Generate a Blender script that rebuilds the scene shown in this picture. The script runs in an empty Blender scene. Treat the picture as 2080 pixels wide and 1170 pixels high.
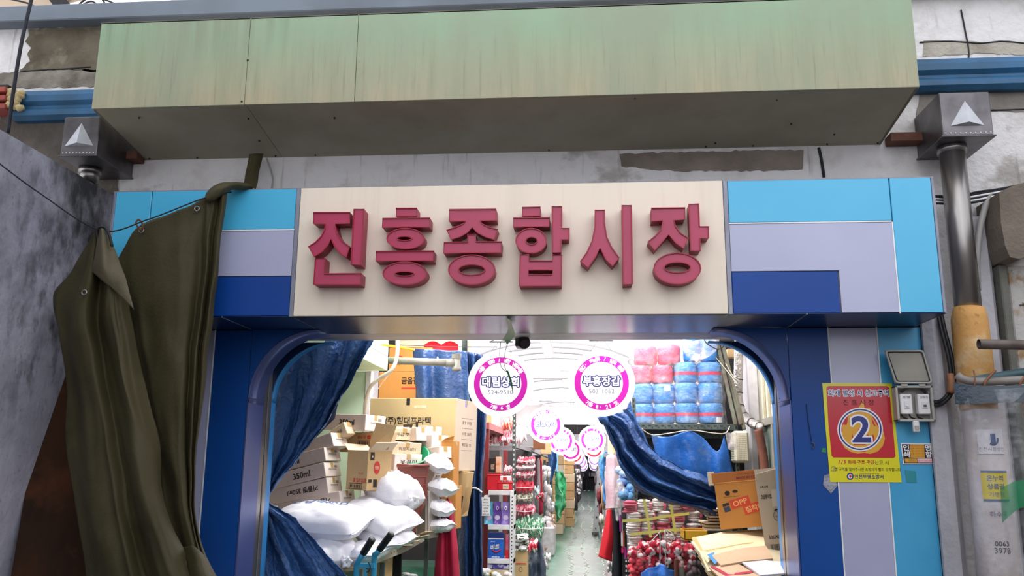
import bpy, math, random
from mathutils import Vector, Matrix, noise
from mathutils.geometry import tessellate_polygon
random.seed(7)
PI = math.pi
SC = bpy.context.scene
COL = SC.collection
# ------------------------------------------------------------------ camera
F, PITCH, YAW, ROLL, CZ = 1715.94, .206827, .0824699, .00878169, 1.6
def axes():
    cp, sp, cy, sy, cr, sr = math.cos(PITCH), math.sin(PITCH), math.cos(YAW), math.sin(YAW), math.cos(ROLL), math.sin(ROLL)
    X = Vector((1, 0, 0)); U = Vector((0, -sp, cp)); Fw = Vector((0, cp, sp))
    Xr = cr*X + sr*U; Ur = -sr*X + cr*U
    Z = Matrix(((cy, -sy, 0), (sy, cy, 0), (0, 0, 1)))
    return Z @ Xr, Z @ Ur, Z @ Fw
AX, AU, AF = axes()
def W(u, v, Y):
    d = AX*((u-1040)/F) - AU*((v-585)/F) + AF
    t = Y/d.y
    return Vector((d.x*t, Y, CZ + d.z*t))
cam = bpy.data.cameras.new('camera'); co = bpy.data.objects.new('camera', cam); COL.objects.link(co)
cam.sensor_width = 36; cam.lens = F*36/2080; cam.clip_end = 300
co.matrix_world = Matrix(((AX.x, AU.x, -AF.x, 0), (AX.y, AU.y, -AF.y, 0), (AX.z, AU.z, -AF.z, CZ), (0, 0, 0, 1)))
SC.camera = co
# ------------------------------------------------------------------ world, lights, exposure
w = bpy.data.worlds.new('world'); SC.world = w; w.use_nodes = True
w.node_tree.nodes['Background'].inputs[0].default_value = (.93, .95, 1.0, 1)
w.node_tree.nodes['Background'].inputs[1].default_value = 2.1
SC.view_settings.view_transform = 'Standard'; SC.view_settings.look = 'None'
SC.view_settings.exposure = 0; SC.view_settings.gamma = 1; SC.view_settings.use_curve_mapping = False
def area(name, loc, rot, sx, sy, power, color=(1, .97, .94)):
    l = bpy.data.lights.new(name, 'AREA'); l.shape = 'RECTANGLE'; l.size = sx; l.size_y = sy; l.energy = power; l.color = color
    o = bpy.data.objects.new(name, l); o.location = loc; o.rotation_euler = rot; COL.objects.link(o); return o
for k, (x, y, p) in enumerate([(-1.5, 8.6, 55), (.5, 8.2, 42), (-.5, 12, 110), (-.3, 17, 120), (-.1, 24, 150), (.1, 33, 150), (.7, 7.3, 26), (-1.5, 7.4, 16)]):  # fill lights added to brighten hall and goods; last two have no fixture
    area('hall_fill', (x, y, 3.25), (0, 0, 0), .5, 2.4 if k < 6 else 1.0, p*1.25)
    if k < 6: area('ceiling_fill', (x, y, 3.40), (PI, 0, 0), .4, 2.4, p*.45)  # upward fill added to whiten the ceiling

# ------------------------------------------------------------------ colour and materials
def lin(c):
    c /= 255.0
    return c/12.92 if c <= .04045 else ((c+.055)/1.055)**2.4
def hx(s):
    return tuple(lin(int(s[i:i+2], 16)) for i in (0, 2, 4)) + (1,)
MATS = {}
def mat(name, c1, c2=None, rough=.6, metal=0, scale=6, stretch=(1, 1, 1), lo=.35, hi=.7, bump=0, bscale=40, coat=0, emit=0, alpha=1, trans=0, detail=4, spec=.5):
    if name in MATS: return MATS[name]
    m = bpy.data.materials.new(name); m.use_nodes = True; nt = m.node_tree; b = nt.nodes['Principled BSDF']
    b.inputs['Roughness'].default_value = rough; b.inputs['Metallic'].default_value = metal
    b.inputs['Coat Weight'].default_value = coat; b.inputs['Coat Roughness'].default_value = .12
    b.inputs['Specular IOR Level'].default_value = spec
    b.inputs['Base Color'].default_value = hx(c1)
    tc = nt.nodes.new('ShaderNodeTexCoord'); mp = nt.nodes.new('ShaderNodeMapping'); mp.inputs['Scale'].default_value = stretch
    nt.links.new(tc.outputs['Object'], mp.inputs[0])
    if c2:
        n = nt.nodes.new('ShaderNodeTexNoise'); n.inputs['Scale'].default_value = scale; n.inputs['Detail'].default_value = detail
        nt.links.new(mp.outputs[0], n.inputs['Vector'])
        r = nt.nodes.new('ShaderNodeValToRGB'); r.color_ramp.elements[0].position = lo; r.color_ramp.elements[1].position = hi
        r.color_ramp.elements[0].color = hx(c1); r.color_ramp.elements[1].color = hx(c2)
        nt.links.new(n.outputs['Fac'], r.inputs[0]); nt.links.new(r.outputs[0], b.inputs['Base Color'])
    if bump:
        n2 = nt.nodes.new('ShaderNodeTexNoise'); n2.inputs['Scale'].default_value = bscale; n2.inputs['Detail'].default_value = 5
        nt.links.new(mp.outputs[0], n2.inputs['Vector'])
        bp = nt.nodes.new('ShaderNodeBump'); bp.inputs['Strength'].default_value = bump; bp.inputs['Distance'].default_value = .02
        nt.links.new(n2.outputs['Fac'], bp.inputs['Height']); nt.links.new(bp.outputs[0], b.inputs['Normal'])
    if emit:
        b.inputs['Emission Color'].default_value = hx(c1); b.inputs['Emission Strength'].default_value = emit
    if alpha < 1: b.inputs['Alpha'].default_value = alpha
    if trans: b.inputs['Transmission Weight'].default_value = trans
    MATS[name] = m; return m
def noisefac(nt, vec, scale, lo, hi, detail=6, rough=.6):
    n = nt.nodes.new('ShaderNodeTexNoise'); n.inputs['Scale'].default_value = scale; n.inputs['Detail'].default_value = detail; n.inputs['Roughness'].default_value = rough
    nt.links.new(vec, n.inputs['Vector'])
    r = nt.nodes.new('ShaderNodeMapRange'); r.inputs[1].default_value = lo; r.inputs[2].default_value = hi
    nt.links.new(n.outputs['Fac'], r.inputs[0]); return r.outputs[0]
def layered(name, base, layers, rough=.85, bump=.4, bscale=18, coat=0, metal=0):
    """layers: (hex, scale, lo, hi, stretch, strength, zrange or None)"""
    m = bpy.data.materials.new(name); m.use_nodes = True; nt = m.node_tree; b = nt.nodes['Principled BSDF']
    b.inputs['Roughness'].default_value = rough; b.inputs['Coat Weight'].default_value = coat; b.inputs['Metallic'].default_value = metal; b.inputs['Specular IOR Level'].default_value = .5 if rough < .45 or coat else .2
    tc = nt.nodes.new('ShaderNodeTexCoord')
    rgb = nt.nodes.new('ShaderNodeRGB'); rgb.outputs[0].default_value = hx(base); cur = rgb.outputs[0]
    for k, (c, s, lo, hi, st, amt, zr) in enumerate(layers):
        mp = nt.nodes.new('ShaderNodeMapping'); mp.inputs['Scale'].default_value = st; mp.inputs['Location'].default_value = (k*7.3, k*3.1, k*5.7)
        nt.links.new(tc.outputs['Object'], mp.inputs[0])
        f = noisefac(nt, mp.outputs[0], s, lo, hi)
        mu = nt.nodes.new('ShaderNodeMath'); mu.operation = 'MULTIPLY'; mu.inputs[1].default_value = amt; nt.links.new(f, mu.inputs[0]); f = mu.outputs[0]
        for (axis, a0, a1) in (zr or []):
            sx = nt.nodes.new('ShaderNodeSeparateXYZ'); nt.links.new(tc.outputs['Object'], sx.inputs[0])
            r = nt.nodes.new('ShaderNodeMapRange'); r.inputs[1].default_value = a0; r.inputs[2].default_value = a1
            nt.links.new(sx.outputs[axis], r.inputs[0])
            m2 = nt.nodes.new('ShaderNodeMath'); m2.operation = 'MULTIPLY'; nt.links.new(f, m2.inputs[0]); nt.links.new(r.outputs[0], m2.inputs[1]); f = m2.outputs[0]
        mx = nt.nodes.new('ShaderNodeMix'); mx.data_type = 'RGBA'; nt.links.new(f, mx.inputs[0]); nt.links.new(cur, mx.inputs[6]); mx.inputs[7].default_value = hx(c); cur = mx.outputs[2]
    nt.links.new(cur, b.inputs['Base Color'])
    if bump:
        n2 = nt.nodes.new('ShaderNodeTexNoise'); n2.inputs['Scale'].default_value = bscale; n2.inputs['Detail'].default_value = 6
        nt.links.new(tc.outputs['Object'], n2.inputs['Vector'])
        bp = nt.nodes.new('ShaderNodeBump'); bp.inputs['Strength'].default_value = bump; bp.inputs['Distance'].default_value = .03
        nt.links.new(n2.outputs['Fac'], bp.inputs['Height']); nt.links.new(bp.outputs[0], b.inputs['Normal'])
    MATS[name] = m; return m
def film(name, c='ffffff', a=.05, rough=.15):
    m = bpy.data.materials.new(name); m.use_nodes = True; nt = m.node_tree; b = nt.nodes['Principled BSDF']
    b.inputs['Base Color'].default_value = hx(c); b.inputs['Roughness'].default_value = rough; b.inputs['Specular IOR Level'].default_value = .8
    tc = nt.nodes.new('ShaderNodeTexCoord')
    f = noisefac(nt, tc.outputs['Object'], 9, .45, .75)
    mr = nt.nodes.new('ShaderNodeMapRange'); mr.inputs[3].default_value = a*.5; mr.inputs[4].default_value = min(1, a*2.4)
    nt.links.new(f, mr.inputs[0]); nt.links.new(mr.outputs[0], b.inputs['Alpha'])
    n2 = nt.nodes.new('ShaderNodeTexNoise'); n2.inputs['Scale'].default_value = 14; nt.links.new(tc.outputs['Object'], n2.inputs['Vector'])
    bp = nt.nodes.new('ShaderNodeBump'); bp.inputs['Strength'].default_value = .9; bp.inputs['Distance'].default_value = .03
    nt.links.new(n2.outputs['Fac'], bp.inputs['Height']); nt.links.new(bp.outputs[0], b.inputs['Normal'])
    MATS[name] = m; return m

# ------------------------------------------------------------------ mesh builder
ORG = {}
def world_org(p):
    while p:
        if p.name in ORG: return ORG[p.name]
        p = p.parent
    return Vector((0, 0, 0))
class MB:
    def __init__(s): s.v = []; s.f = []; s.mi = []; s.cm = 0; s.sm = []; s.smooth = False
    def add(s, vs, fs, M=None):
        n = len(s.v)
        s.v += [tuple(M @ Vector(p)) if M else tuple(p) for p in vs]
        for f in fs: s.f.append([i+n for i in f]); s.mi.append(s.cm); s.sm.append(s.smooth)
        return s
    def box(s, x0, x1, y0, y1, z0, z1, M=None):
        vs = [(x, y, z) for z in (z0, z1) for y in (y0, y1) for x in (x0, x1)]
        return s.add(vs, [(0, 2, 3, 1), (4, 5, 7, 6), (0, 1, 5, 4), (2, 6, 7, 3), (0, 4, 6, 2), (1, 3, 7, 5)], M)
    def bbox(s, x0, x1, y0, y1, z0, z1, r=.01, M=None):   # box with chamfered edges
        a = (x0, y0, z0); b = (x1, y1, z1); pts = []; idx = {}
        for i in range(8):
            c = [(b if i >> k & 1 else a)[k] for k in range(3)]; sg = [-1 if i >> k & 1 else 1 for k in range(3)]
            for k in range(3):
                p = list(c)
                for j in range(3):
                    if j != k: p[j] += sg[j]*r
                idx[(i, k)] = len(pts); pts.append(tuple(p))
        fs = []
        for k in range(3):
            o = [j for j in range(3) if j != k]
            for sd in (0, 1):
                q = [(sd << k) | (p << o[0]) | (t << o[1]) for p, t in ((0, 0), (1, 0), (1, 1), (0, 1))]
                f = [idx[(i, k)] for i in q]; fs.append(f if (sd == 1) == (k != 1) else f[::-1])
        for k in range(3):
            o = [j for j in range(3) if j != k]
            for p in (0, 1):
                for t in (0, 1):
                    i = (p << o[0]) | (t << o[1]); j = i | (1 << k)
                    fs.append([idx[(i, o[0])], idx[(j, o[0])], idx[(j, o[1])], idx[(i, o[1])]])
        for i in range(8): fs.append([idx[(i, 0)], idx[(i, 1)], idx[(i, 2)]])
        return s.add(pts, fs, M)
    def prism(s, poly, y0, y1, holes=(), M=None, conv=None):   # poly in x,z ; extruded along y
        loops = [list(poly)] + [list(h) for h in holes]
        flat = [p for l in loops for p in l]; n = len(flat)
        if conv is None: conv = lambda p, y: (p[0], y, p[1])
        vs = [conv(p, y0) for p in flat] + [conv(p, y1) for p in flat]
        tri = tessellate_polygon([[Vector((p[0], p[1], 0)) for p in l] for l in loops])
        fs = [list(t) for t in tri] + [[i+n for i in t][::-1] for t in tri]
        k = 0
        for l in loops:
            for i in range(len(l)):
                a = k+i; b = k+(i+1) % len(l); fs.append([a, b, b+n, a+n])
            k += len(l)
        return s.add(vs, fs, M)
    def tube(s, pts, r, seg=8, M=None, cap=True, closed=False):
        pts = [Vector(p) for p in pts]; n = len(pts); vs = []; fs = []
        rr = r if isinstance(r, (list, tuple)) else [r]*n
        up = None
        for i, p in enumerate(pts):
            a = pts[i-1] if (i > 0 or closed) else p; b = pts[(i+1) % n] if (i < n-1 or closed) else p
            t = (b-a).normalized() if (b-a).length > 1e-9 else Vector((0, 0, 1))
            if up is None: up = Vector((0, 0, 1)) if abs(t.z) < .9 else Vector((1, 0, 0))
            e = up - t*up.dot(t)
            if e.length < 1e-6: e = t.orthogonal()
            e.normalize(); up = e; g = t.cross(e)
            for k in range(seg):
                th = 2*PI*k/seg + PI/seg; vs.append(p + (e*math.cos(th) + g*math.sin(th))*rr[i])
        m = n if closed else n-1
        for i in range(m):
            for k in range(seg):
                a = i*seg+k; b = i*seg+(k+1) % seg; j = (i+1) % n
                fs.append((a, b, j*seg+(k+1) % seg, j*seg+k))
        if cap and not closed: fs.append(list(range(seg))[::-1]); fs.append([(n-1)*seg+k for k in range(seg)])
        return s.add(vs, fs, M)
    def lathe(s, prof, seg=24, M=None):   # prof: (r, z)
        vs = [(r*math.cos(2*PI*k/seg), r*math.sin(2*PI*k/seg), z) for r, z in prof for k in range(seg)]; fs = []
        for i in range(len(prof)-1):
            for k in range(seg): fs.append((i*seg+k, i*seg+(k+1) % seg, (i+1)*seg+(k+1) % seg, (i+1)*seg+k))
        return s.add(vs, fs, M)
    def ell(s, c, r, M=None, seg=8, rings=5, j=0):
        vs = []; fs = []
        for i in range(rings+1):
            ph = PI*i/rings
            for k in range(seg):
                th = 2*PI*k/seg; d = 1 + (random.uniform(-j, j) if j else 0)
                vs.append((c[0]+r[0]*math.sin(ph)*math.cos(th)*d, c[1]+r[1]*math.sin(ph)*math.sin(th)*d, c[2]+r[2]*math.cos(ph)*d))
        for i in range(rings):
            for k in range(seg): fs.append((i*seg+k, (i+1)*seg+k, (i+1)*seg+(k+1) % seg, i*seg+(k+1) % seg))
        return s.add(vs, fs, M)
    def grid(s, P, M=None):   # P[i][j]
        n = len(P); m = len(P[0]); vs = [p for r in P for p in r]; fs = []
        for i in range(n-1):
            for j in range(m-1): fs.append((i*m+j, i*m+j+1, (i+1)*m+j+1, (i+1)*m+j))
        return s.add(vs, fs, M)
    def build(s, name, mats, parent=None, local=False):
        me = bpy.data.meshes.new(name); o0 = Vector((0, 0, 0)) if local or parent is None else world_org(parent)
        me.from_pydata([tuple(Vector(p)-o0) for p in s.v], [], s.f)
        if not isinstance(mats, (list, tuple)): mats = [mats]
        for m in mats: me.materials.append(m)
        for p, i, g in zip(me.polygons, s.mi, s.sm): p.material_index = i; p.use_smooth = g
        me.validate(); me.update()
        o = bpy.data.objects.new(name, me); COL.objects.link(o)
        if parent: o.parent = parent
        return o
def sm(mb): mb.smooth = True; return mb
def tag(o, label, cat, group=None):
    o['label'] = label; o['category'] = cat
    if group: o['group'] = group
    return o
def thing(name, label, cat, loc=(0, 0, 0), rot=(0, 0, 0), group=None):
    o = bpy.data.objects.new(name, None); COL.objects.link(o); o.location = loc; o.rotation_euler = rot; o.empty_display_size = .1
    ORG[o.name] = Vector(loc)
    return tag(o, label, cat, group)
def solo(mb, name, mats, label, cat, group=None):
    return tag(mb.build(name, mats), label, cat, group)
def struct(mb, name, mats, parent=None):
    o = mb.build(name, mats, parent)
    if parent is None: o['kind'] = 'structure'
    return o
def copy_tree(o, parent=None):
    c = o.copy(); COL.objects.link(c); c.parent = parent
    for ch in list(o.children): copy_tree(ch, c)
    return c
# ------------------------------------------------------------------ lettering
GC = {}
TMP = bpy.data.scenes.new('glyphs'); TVL = TMP.view_layers[0]
def glyphs(body, bold=0.0, res=2):
    if body == '2': res = 8
    k = (body, round(bold, 4), res)
    if k not in GC:
        cu = bpy.data.curves.new('t', 'FONT'); cu.body = body; cu.size = 1; cu.offset = bold; cu.resolution_u = res; cu.extrude = 0; cu.fill_mode = 'FRONT'
        ob = bpy.data.objects.new('t', cu); TMP.collection.objects.link(ob); TVL.update()
        me = bpy.data.meshes.new_from_object(ob.evaluated_get(TVL.depsgraph))
        GC[k] = ([tuple(v.co) for v in me.vertices], [list(p.vertices) for p in me.polygons])
        bpy.data.objects.remove(ob); bpy.data.curves.remove(cu); bpy.data.meshes.remove(me)
    return GC[k]
def tx(mb, body, cx, cz, w=None, h=None, y=0, bold=0.0, rot=0.0, shear=0.0, M=None):
    vs, fs = glyphs(body, bold)
    if not vs: return mb
    x0, x1 = min(v[0] for v in vs), max(v[0] for v in vs); y0, y1 = min(v[1] for v in vs), max(v[1] for v in vs)
    sx = w/(x1-x0) if w else None; sy = h/(y1-y0) if h else None
    if sx is None: sx = sy
    if sy is None: sy = sx
    c, s_ = math.cos(rot), math.sin(rot); out = []
    for v in vs:
        a = (v[0]-(x0+x1)/2)*sx; b = (v[1]-(y0+y1)/2)*sy; a += b*shear
        out.append((cx + a*c - b*s_, y, cz + a*s_ + b*c))
    mb.add(out, fs, M); return mb
def tx_out(mb, body, cx, cz, o, w=None, h=None, y=0, bold=0.02, n=10, **kw):
    for k in range(n): tx(mb, body, cx+o*math.cos(2*PI*k/n), cz+o*math.sin(2*PI*k/n), w=w, h=h, y=y-k*2e-5, bold=bold, **kw)
    return mb
def arc_text(mb, body, R, a_mid, step, h, y, bold, M=None, inward=False, cx=0, cz=0):
    n = len(body)
    for i, ch in enumerate(body):
        if ch == ' ': continue
        d = (i-(n-1)/2)*step; a = a_mid - d if not inward else a_mid + d
        r = a - PI/2 if not inward else a + PI/2
        hh = h if ord(ch) > 200 else (h*.85 if ch not in ',-' else h*.3)
        tx(mb, ch, cx+R*math.cos(a), cz+R*math.sin(a), h=hh, y=y, bold=bold, rot=r, M=M)
def side_M(x):  # glyph plane to a face looking along +x
    return Matrix(((0, -1, 0, x), (1, 0, 0, 0), (0, 0, 1, 0), (0, 0, 0, 1)))
def cr(p0, p1, p2, p3, t):
    return .5*((2*p1) + (p2-p0)*t + (2*p0-5*p1+4*p2-p3)*t*t + (3*p1-p0-3*p2+p3)*t**3)
def resample(pts, n):
    pts = [Vector(p) for p in pts]; m = len(pts); L = [0]
    for a, b in zip(pts, pts[1:]): L.append(L[-1] + max((b-a).length, 1e-5))
    out = []
    for k in range(n):
        s = L[-1]*k/(n-1); i = 0
        while i < m-2 and L[i+1] < s: i += 1
        t = (s-L[i])/(L[i+1]-L[i])
        out.append(cr(pts[max(i-1, 0)], pts[i], pts[i+1], pts[min(i+2, m-1)], t))
    return out
def drape(ribs, nv=44, sub=6, crinkle=.012, cs=6, folds=0, famp=.03, fine=0, mbx=None, fdir=Vector((0, -1, 0)), seed=0, rid=0, rs=(7, 2.2)):
    R = [resample([W(*p) for p in r], nv) for r in ribs]; m = len(R); P = []
    for k in range((m-1)*sub+1):
        i = min(k//sub, m-2); t = (k - i*sub)/sub; row = []
        for j in range(nv):
            p = cr(R[max(i-1, 0)][j], R[i][j], R[i+1][j], R[min(i+2, m-1)][j], t)
            s = k/((m-1)*sub); q = j/(nv-1)
            if folds: p = p + fdir*famp*math.sin(2*PI*folds*s + 1.6*math.sin(q*3+seed))*(.35+.65*min(1, q*2))
            if rid:
                s_, q_ = k/((m-1)*sub), j/(nv-1)
                nn = noise.noise(Vector((s_*rs[0]+.6*noise.noise(Vector((q_*3, s_*2, seed))), q_*rs[1], seed))); n3 = noise.noise(Vector((s_*rs[0]*2.3, q_*rs[1]*2.1, seed+9)))
                p = p + fdir*rid*((1-2.2*abs(nn))+.5*(1-2.2*abs(n3)))
            nz = noise.noise_vector(p*cs + Vector((seed, 0, 0)))
            p = p + nz*crinkle
            if fine: p = p + noise.noise_vector(p*cs*4)*fine
            row.append(p)
        P.append(row)
    mb = mbx or MB(); mb.smooth = True; mb.grid(P); return mb
def solid(o, t=.004):
    md = o.modifiers.new('s', 'SOLIDIFY'); md.thickness = t; md.offset = 0; return o
def wire(pts, r=.004, n=20, seg=6, mb=None):
    mb = mb or MB(); mb.smooth = True; mb.tube(resample(pts, n), r, seg); return mb

# ------------------------------------------------------------------ material set
M_concrete = layered('peeling_wall', 'd9d6d6', [('8b857d', 1.1, .60, .66, (1, 1, 1.4), .75, None), ('b5b0ac', 3.5, .5, .65, (1, 1, 1), .5, None), ('4a4540', 2.2, .62, .72, (6, 6, .5), .45, None)], bump=.5)
M_wall_left = layered('mouldy_plaster', 'a5a4b2', [('85848f', 1.3, .45, .65, (1, 1, 1), .7, None), ('2c2e2e', 2.6, .40, .60, (1, 1.2, .9), .9, [('Y', 4.5, 5.6), ('Z', 1.9, 2.6)]), ('3a3a3c', 9, .50, .66, (1, 1, .5), .8, [('Y', 4.5, 5.5), ('Z', 1.6, 2.2)]), ('60606a', 25, .6, .7, (1, 1, 1), .5, None)], bump=.3)
M_patch = layered('bare_render', '6b6355', [('4b4439', 3, .45, .7, (1, 1, 1), .8, None), ('8c8474', 7, .55, .7, (1, 1, 1), .6, None)], bump=.6)
M_green = layered('streaked_green_beige_sheet', '93ad90', [('b3a68a', 1.0, -.5, .45, (.6, .6, .25), .95, [('Z', .50, .05)]), ('8f9478', 1.6, .45, .62, (5, 5, .35), .55, [('Z', .72, .2)]), ('a89878', 9, .5, .72, (4, 4, .35), .6, [('Z', .4, .03)]), ('555c48', 2.4, .45, .7, (5, 5, .22), .6, [('X', -.9, -1.9), ('Z', .2, .66)]), ('949c86', .9, .42, .6, (1, 1, .5), .75, None), ('776f58', 12, .56, .7, (3, 3, .12), .5, [('Z', .6, .1)])], rough=.5, bump=.03)  # green turns beige towards the bottom, with streaks and stains
M_greenbot = layered('dull_green_underside', 'a59f8c', [('8f8672', 1.4, .4, .7, (1, 1, 1), .8, None), ('9a8466', 2.5, .6, .75, (1, 1, 1), .5, None)], rough=.5, bump=.05)
M_bluechan = mat('blue_channel', '225c86', '17435f', rough=.5, scale=3)
M_greybeam = mat('grey_beam', '6a7480', '5a626c', rough=.6, scale=2)
M_steel = mat('brushed_steel', 'a8a4a2', '6e6a68', rough=.33, metal=.9, scale=9, stretch=(1, 1, .08), bump=.03)
M_darksteel = mat('dull_galvanised', '7a777a', '4a484a', rough=.42, metal=.8, scale=4)
M_cyan = mat('cyan_panel', '46b4e0', '4fb9e2', rough=.35, scale=1.5, coat=.3)
M_cyan2 = mat('cyan_column', '3d9fd0', '4aa9d6', rough=.4, scale=3, coat=.2)
M_lav = mat('lavender_panel', 'a9abca', 'b2b4d0', rough=.25, scale=1.2, coat=.35)
M_blue = mat('blue_panel', '083f90', '0a449a', rough=.4, scale=1.5, coat=.05, spec=.3)
M_blue2 = mat('blue_column', '0a4896', '093f88', rough=.4, scale=1.2, coat=.05, spec=.3)
M_cream = layered('cream_panel', 'efe1cf', [('d9c9b2', 1.5, .5, .8, (3, 3, .3), .5, None), ('cbb89e', 2.5, .58, .75, (6, 6, .3), .3, None)], rough=.45, bump=0, coat=.1)
M_trim = mat('grey_trim', '8f91a0', '7b7d8c', rough=.4, metal=.3, scale=6)
M_letter = mat('crimson_letter', 'b5305a', 'a82a50', rough=.4, scale=2, coat=.2)
M_letside = mat('crimson_side', '9a2045', rough=.45)
M_rim = mat('dark_crimson_rim', 'a01030', rough=.4)
M_soffit = mat('soffit_metal', '5b5660', '45414a', rough=.25, metal=.85, scale=1.2)
M_soffitb = mat('soffit_blue', '1a3a6e', '14305c', rough=.3, metal=.3, scale=1)
M_reveal = mat('satin_blue_reveal', '56629a', '485690', rough=.32, metal=.45, scale=1.5)
M_revealL = mat('satin_blue_liner', '3a88cc', '3078b8', rough=.35, metal=.15, scale=1.5)
M_lint = mat('pale_steel_lintel', '9c949a', 'c9c1c2', rough=.45, metal=.4, scale=3, stretch=(.4, 1, 1))
M_dark = mat('near_black', '17161a', rough=.7)
M_blackrub = mat('black_rubber', '16161a', '24242a', rough=.5, scale=8)
M_olive = layered('olive_canvas', '47412c', [('332e1b', 1.6, .42, .68, (1, 1, 1), .7, None), ('5d573d', 6, .55, .75, (1, 1, .4), .4, None)], rough=.62, bump=.12, bscale=60)
M_tarp = layered('blue_tarpaulin', '3a66a2', [('264a80', 2.5, .45, .65, (1, 1, 1), .8, None), ('7c9cc6', 11, .58, .72, (1, 1, 1), .6, None)], rough=.4, bump=.8, bscale=30)  # pale flecks painted in as crease highlights
M_tarp2 = layered('bright_blue_tarpaulin', '1f60b2', [('1a4a90', 3, .4, .7, (1, 1, 1), .7, None), ('6d7c92', 2.6, .52, .62, (1, 1, 1), .7, None)], rough=.36, bump=.25, bscale=22)
M_navy = layered('navy_tarpaulin', '213f70', [('172e56', 2.5, .45, .65, (1, 1, 1), .7, None), ('50719c', 5, .64, .72, (1, 1, .4), .6, None)], rough=.38, bump=.5, bscale=26)
M_twist = layered('worn_blue_tarpaulin', '27508c', [('19376a', 2.2, .42, .62, (1, 1, 1), .85, None), ('5d7fb0', 10, .58, .7, (1, 1, 1), .5, None)], rough=.42, bump=.7, bscale=28)
M_kraft = layered('kraft_board', 'c9a97c', [('b6946a', 2.5, .4, .7, (1, 1, 1), .5, None), ('d9bd92', 14, .45, .7, (12, 12, 1), .3, None)], rough=.8, bump=.05, bscale=30)
M_kraft2 = layered('pale_board', 'dcc9ad', [('c9b494', 2.5, .4, .7, (1, 1, 1), .5, None)], rough=.8, bump=.05)
M_grayboard = layered('film_wrapped_board', 'c4b2a6', [('b3a196', 3, .4, .7, (1, 1, 1), .5, None), ('f0e8e4', 16, .66, .72, (1, 6, 1), .6, None)], rough=.3, bump=.15, bscale=14, coat=.5)
M_whiteend = layered('white_wrapped_end', 'ece2da', [('cfc3ba', 7, .5, .7, (1, 1, 1), .6, None)], rough=.25, bump=.5, bscale=12, coat=.6)
M_orange = layered('orange_board', 'c68a4a', [('b67c40', 3, .4, .7, (1, 1, 1), .5, None)], rough=.75, bump=.05)
M_orangeD = mat('orange_inner_flap', 'b06c34', 'a5622e', rough=.8, scale=3)
M_ink = mat('black_ink', '2a211d', rough=.7)
M_redink = mat('red_ink', 'c8382e', rough=.7)
M_tape = mat('brown_tape', 'b99a62', rough=.25, coat=.5)
M_sack = layered('woven_white_sack', 'ebeaf0', [('dad9e4', 4, .45, .7, (1, 1, 1), .5, None)], rough=.5, bump=.22, bscale=9)
M_blueink = mat('blue_ink', '2f5ea0', rough=.6)
M_white = mat('white_plastic', 'f4f2f2', 'e4e2e6', rough=.4, scale=6)
M_whitepaint = mat('white_steel', 'eceaee', 'd8d5da', rough=.45, scale=8)
M_gbasin = mat('green_plastic', '1f8a5c', '187850', rough=.3, scale=4, coat=.4)
M_brown = mat('red_brown_board', '7a3326', '652a20', rough=.45, scale=4, coat=.3)
M_rust = mat('rust', '6b4232', '4d2d24', rough=.8, scale=8)
M_bluepaint = mat('blue_paint', '2f9ac4', '288ab2', rough=.35, scale=5, coat=.3)
M_red = mat('red_cloth', 'd8152a', 'c01024', rough=.75, scale=4)
M_crim = mat('crimson_cloth', 'c01c46', 'a01438', rough=.75, scale=4)
M_black = mat('black_cloth', '1c1f2c', '14161f', rough=.75, scale=4)
M_pvc = mat('grey_pvc', '86837a', '75726a', rough=.4, scale=6)
M_hose = mat('pale_conduit', 'cfc8ba', 'b9b09f', rough=.5, scale=8)
M_mint = mat('mint_wall', 'cfe8cb', 'c2dcc0', rough=.7, scale=2)
M_redshelf = mat('dark_red_steel', '8e2f32', '7a2629', rough=.45, scale=6)
M_slot = mat('grey_green_angle', '5f6b68', '4c5755', rough=.5, metal=.4, scale=8)
M_foil = mat('crinkled_foil', 'd6d2cf', 'a8a19c', rough=.22, metal=.9, scale=20, bump=.9, bscale=50)
M_tbrown = mat('brown_duct', '7d4a3a', '63392d', rough=.6, scale=8)
M_cream2 = mat('aged_cream_plastic', 'd3cfba', 'c6c1a8', rough=.5, scale=6)
M_bluetw = layered('blue_twine', '3f88d0', [('2c6cb4', 4, .4, .7, (1, 1, 14), .8, None), ('9cc8f0', 9, .55, .7, (1, 1, 9), .7, None)], rough=.3, bump=.35, bscale=40)
M_pinktw = layered('pink_twine', 'e25a78', [('cc3f62', 4, .4, .7, (1, 1, 14), .7, None)], rough=.4, bump=.35, bscale=40)
M_redband = mat('red_band', 'c02050', rough=.4)
M_film = film('clear_film')
M_filmp = film('milky_film', 'f6eef6', .25)
M_filmg = film('dusty_sheet', 'cfd2da', .16, .3)
M_glove = mat('white_knit', 'efe8e4', 'd6c8c6', rough=.9, scale=14, bump=.5, bscale=60)
M_cuff = mat('red_knit', 'b83a56', 'cf5f74', rough=.9, scale=14)
M_rw = mat('red_white_knit', 'd8324c', 'f7ecea', rough=.8, scale=16, lo=.5, hi=.56, detail=2)
M_pw = mat('pink_white_knit', 'd8506c', 'f7ecec', rough=.8, scale=18, lo=.48, hi=.54, stretch=(3, 3, 1), detail=2)
M_gw = mat('green_white_knit', '3f8f62', 'e4f0e4', rough=.8, scale=18, lo=.5, hi=.56, stretch=(3, 3, 1), detail=2)
M_bw = mat('green_speckled_knit', '74805c', 'efe9dc', rough=.8, scale=30, lo=.45, hi=.55, detail=2)
M_floorin = None
M_yellow = mat('yellow_plastic', 'e8b020', 'd89e14', rough=.35, scale=5)
M_strap = mat('yellow_strap', 'f2e678', rough=.35)
M_blueplas = mat('blue_polythene', '2f6fd0', '4a8ae6', rough=.22, scale=5, bump=.6, bscale=20)
M_cardg = mat('grey_card', 'b5ada0', 'a39a8c', rough=.8, scale=5)
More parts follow.
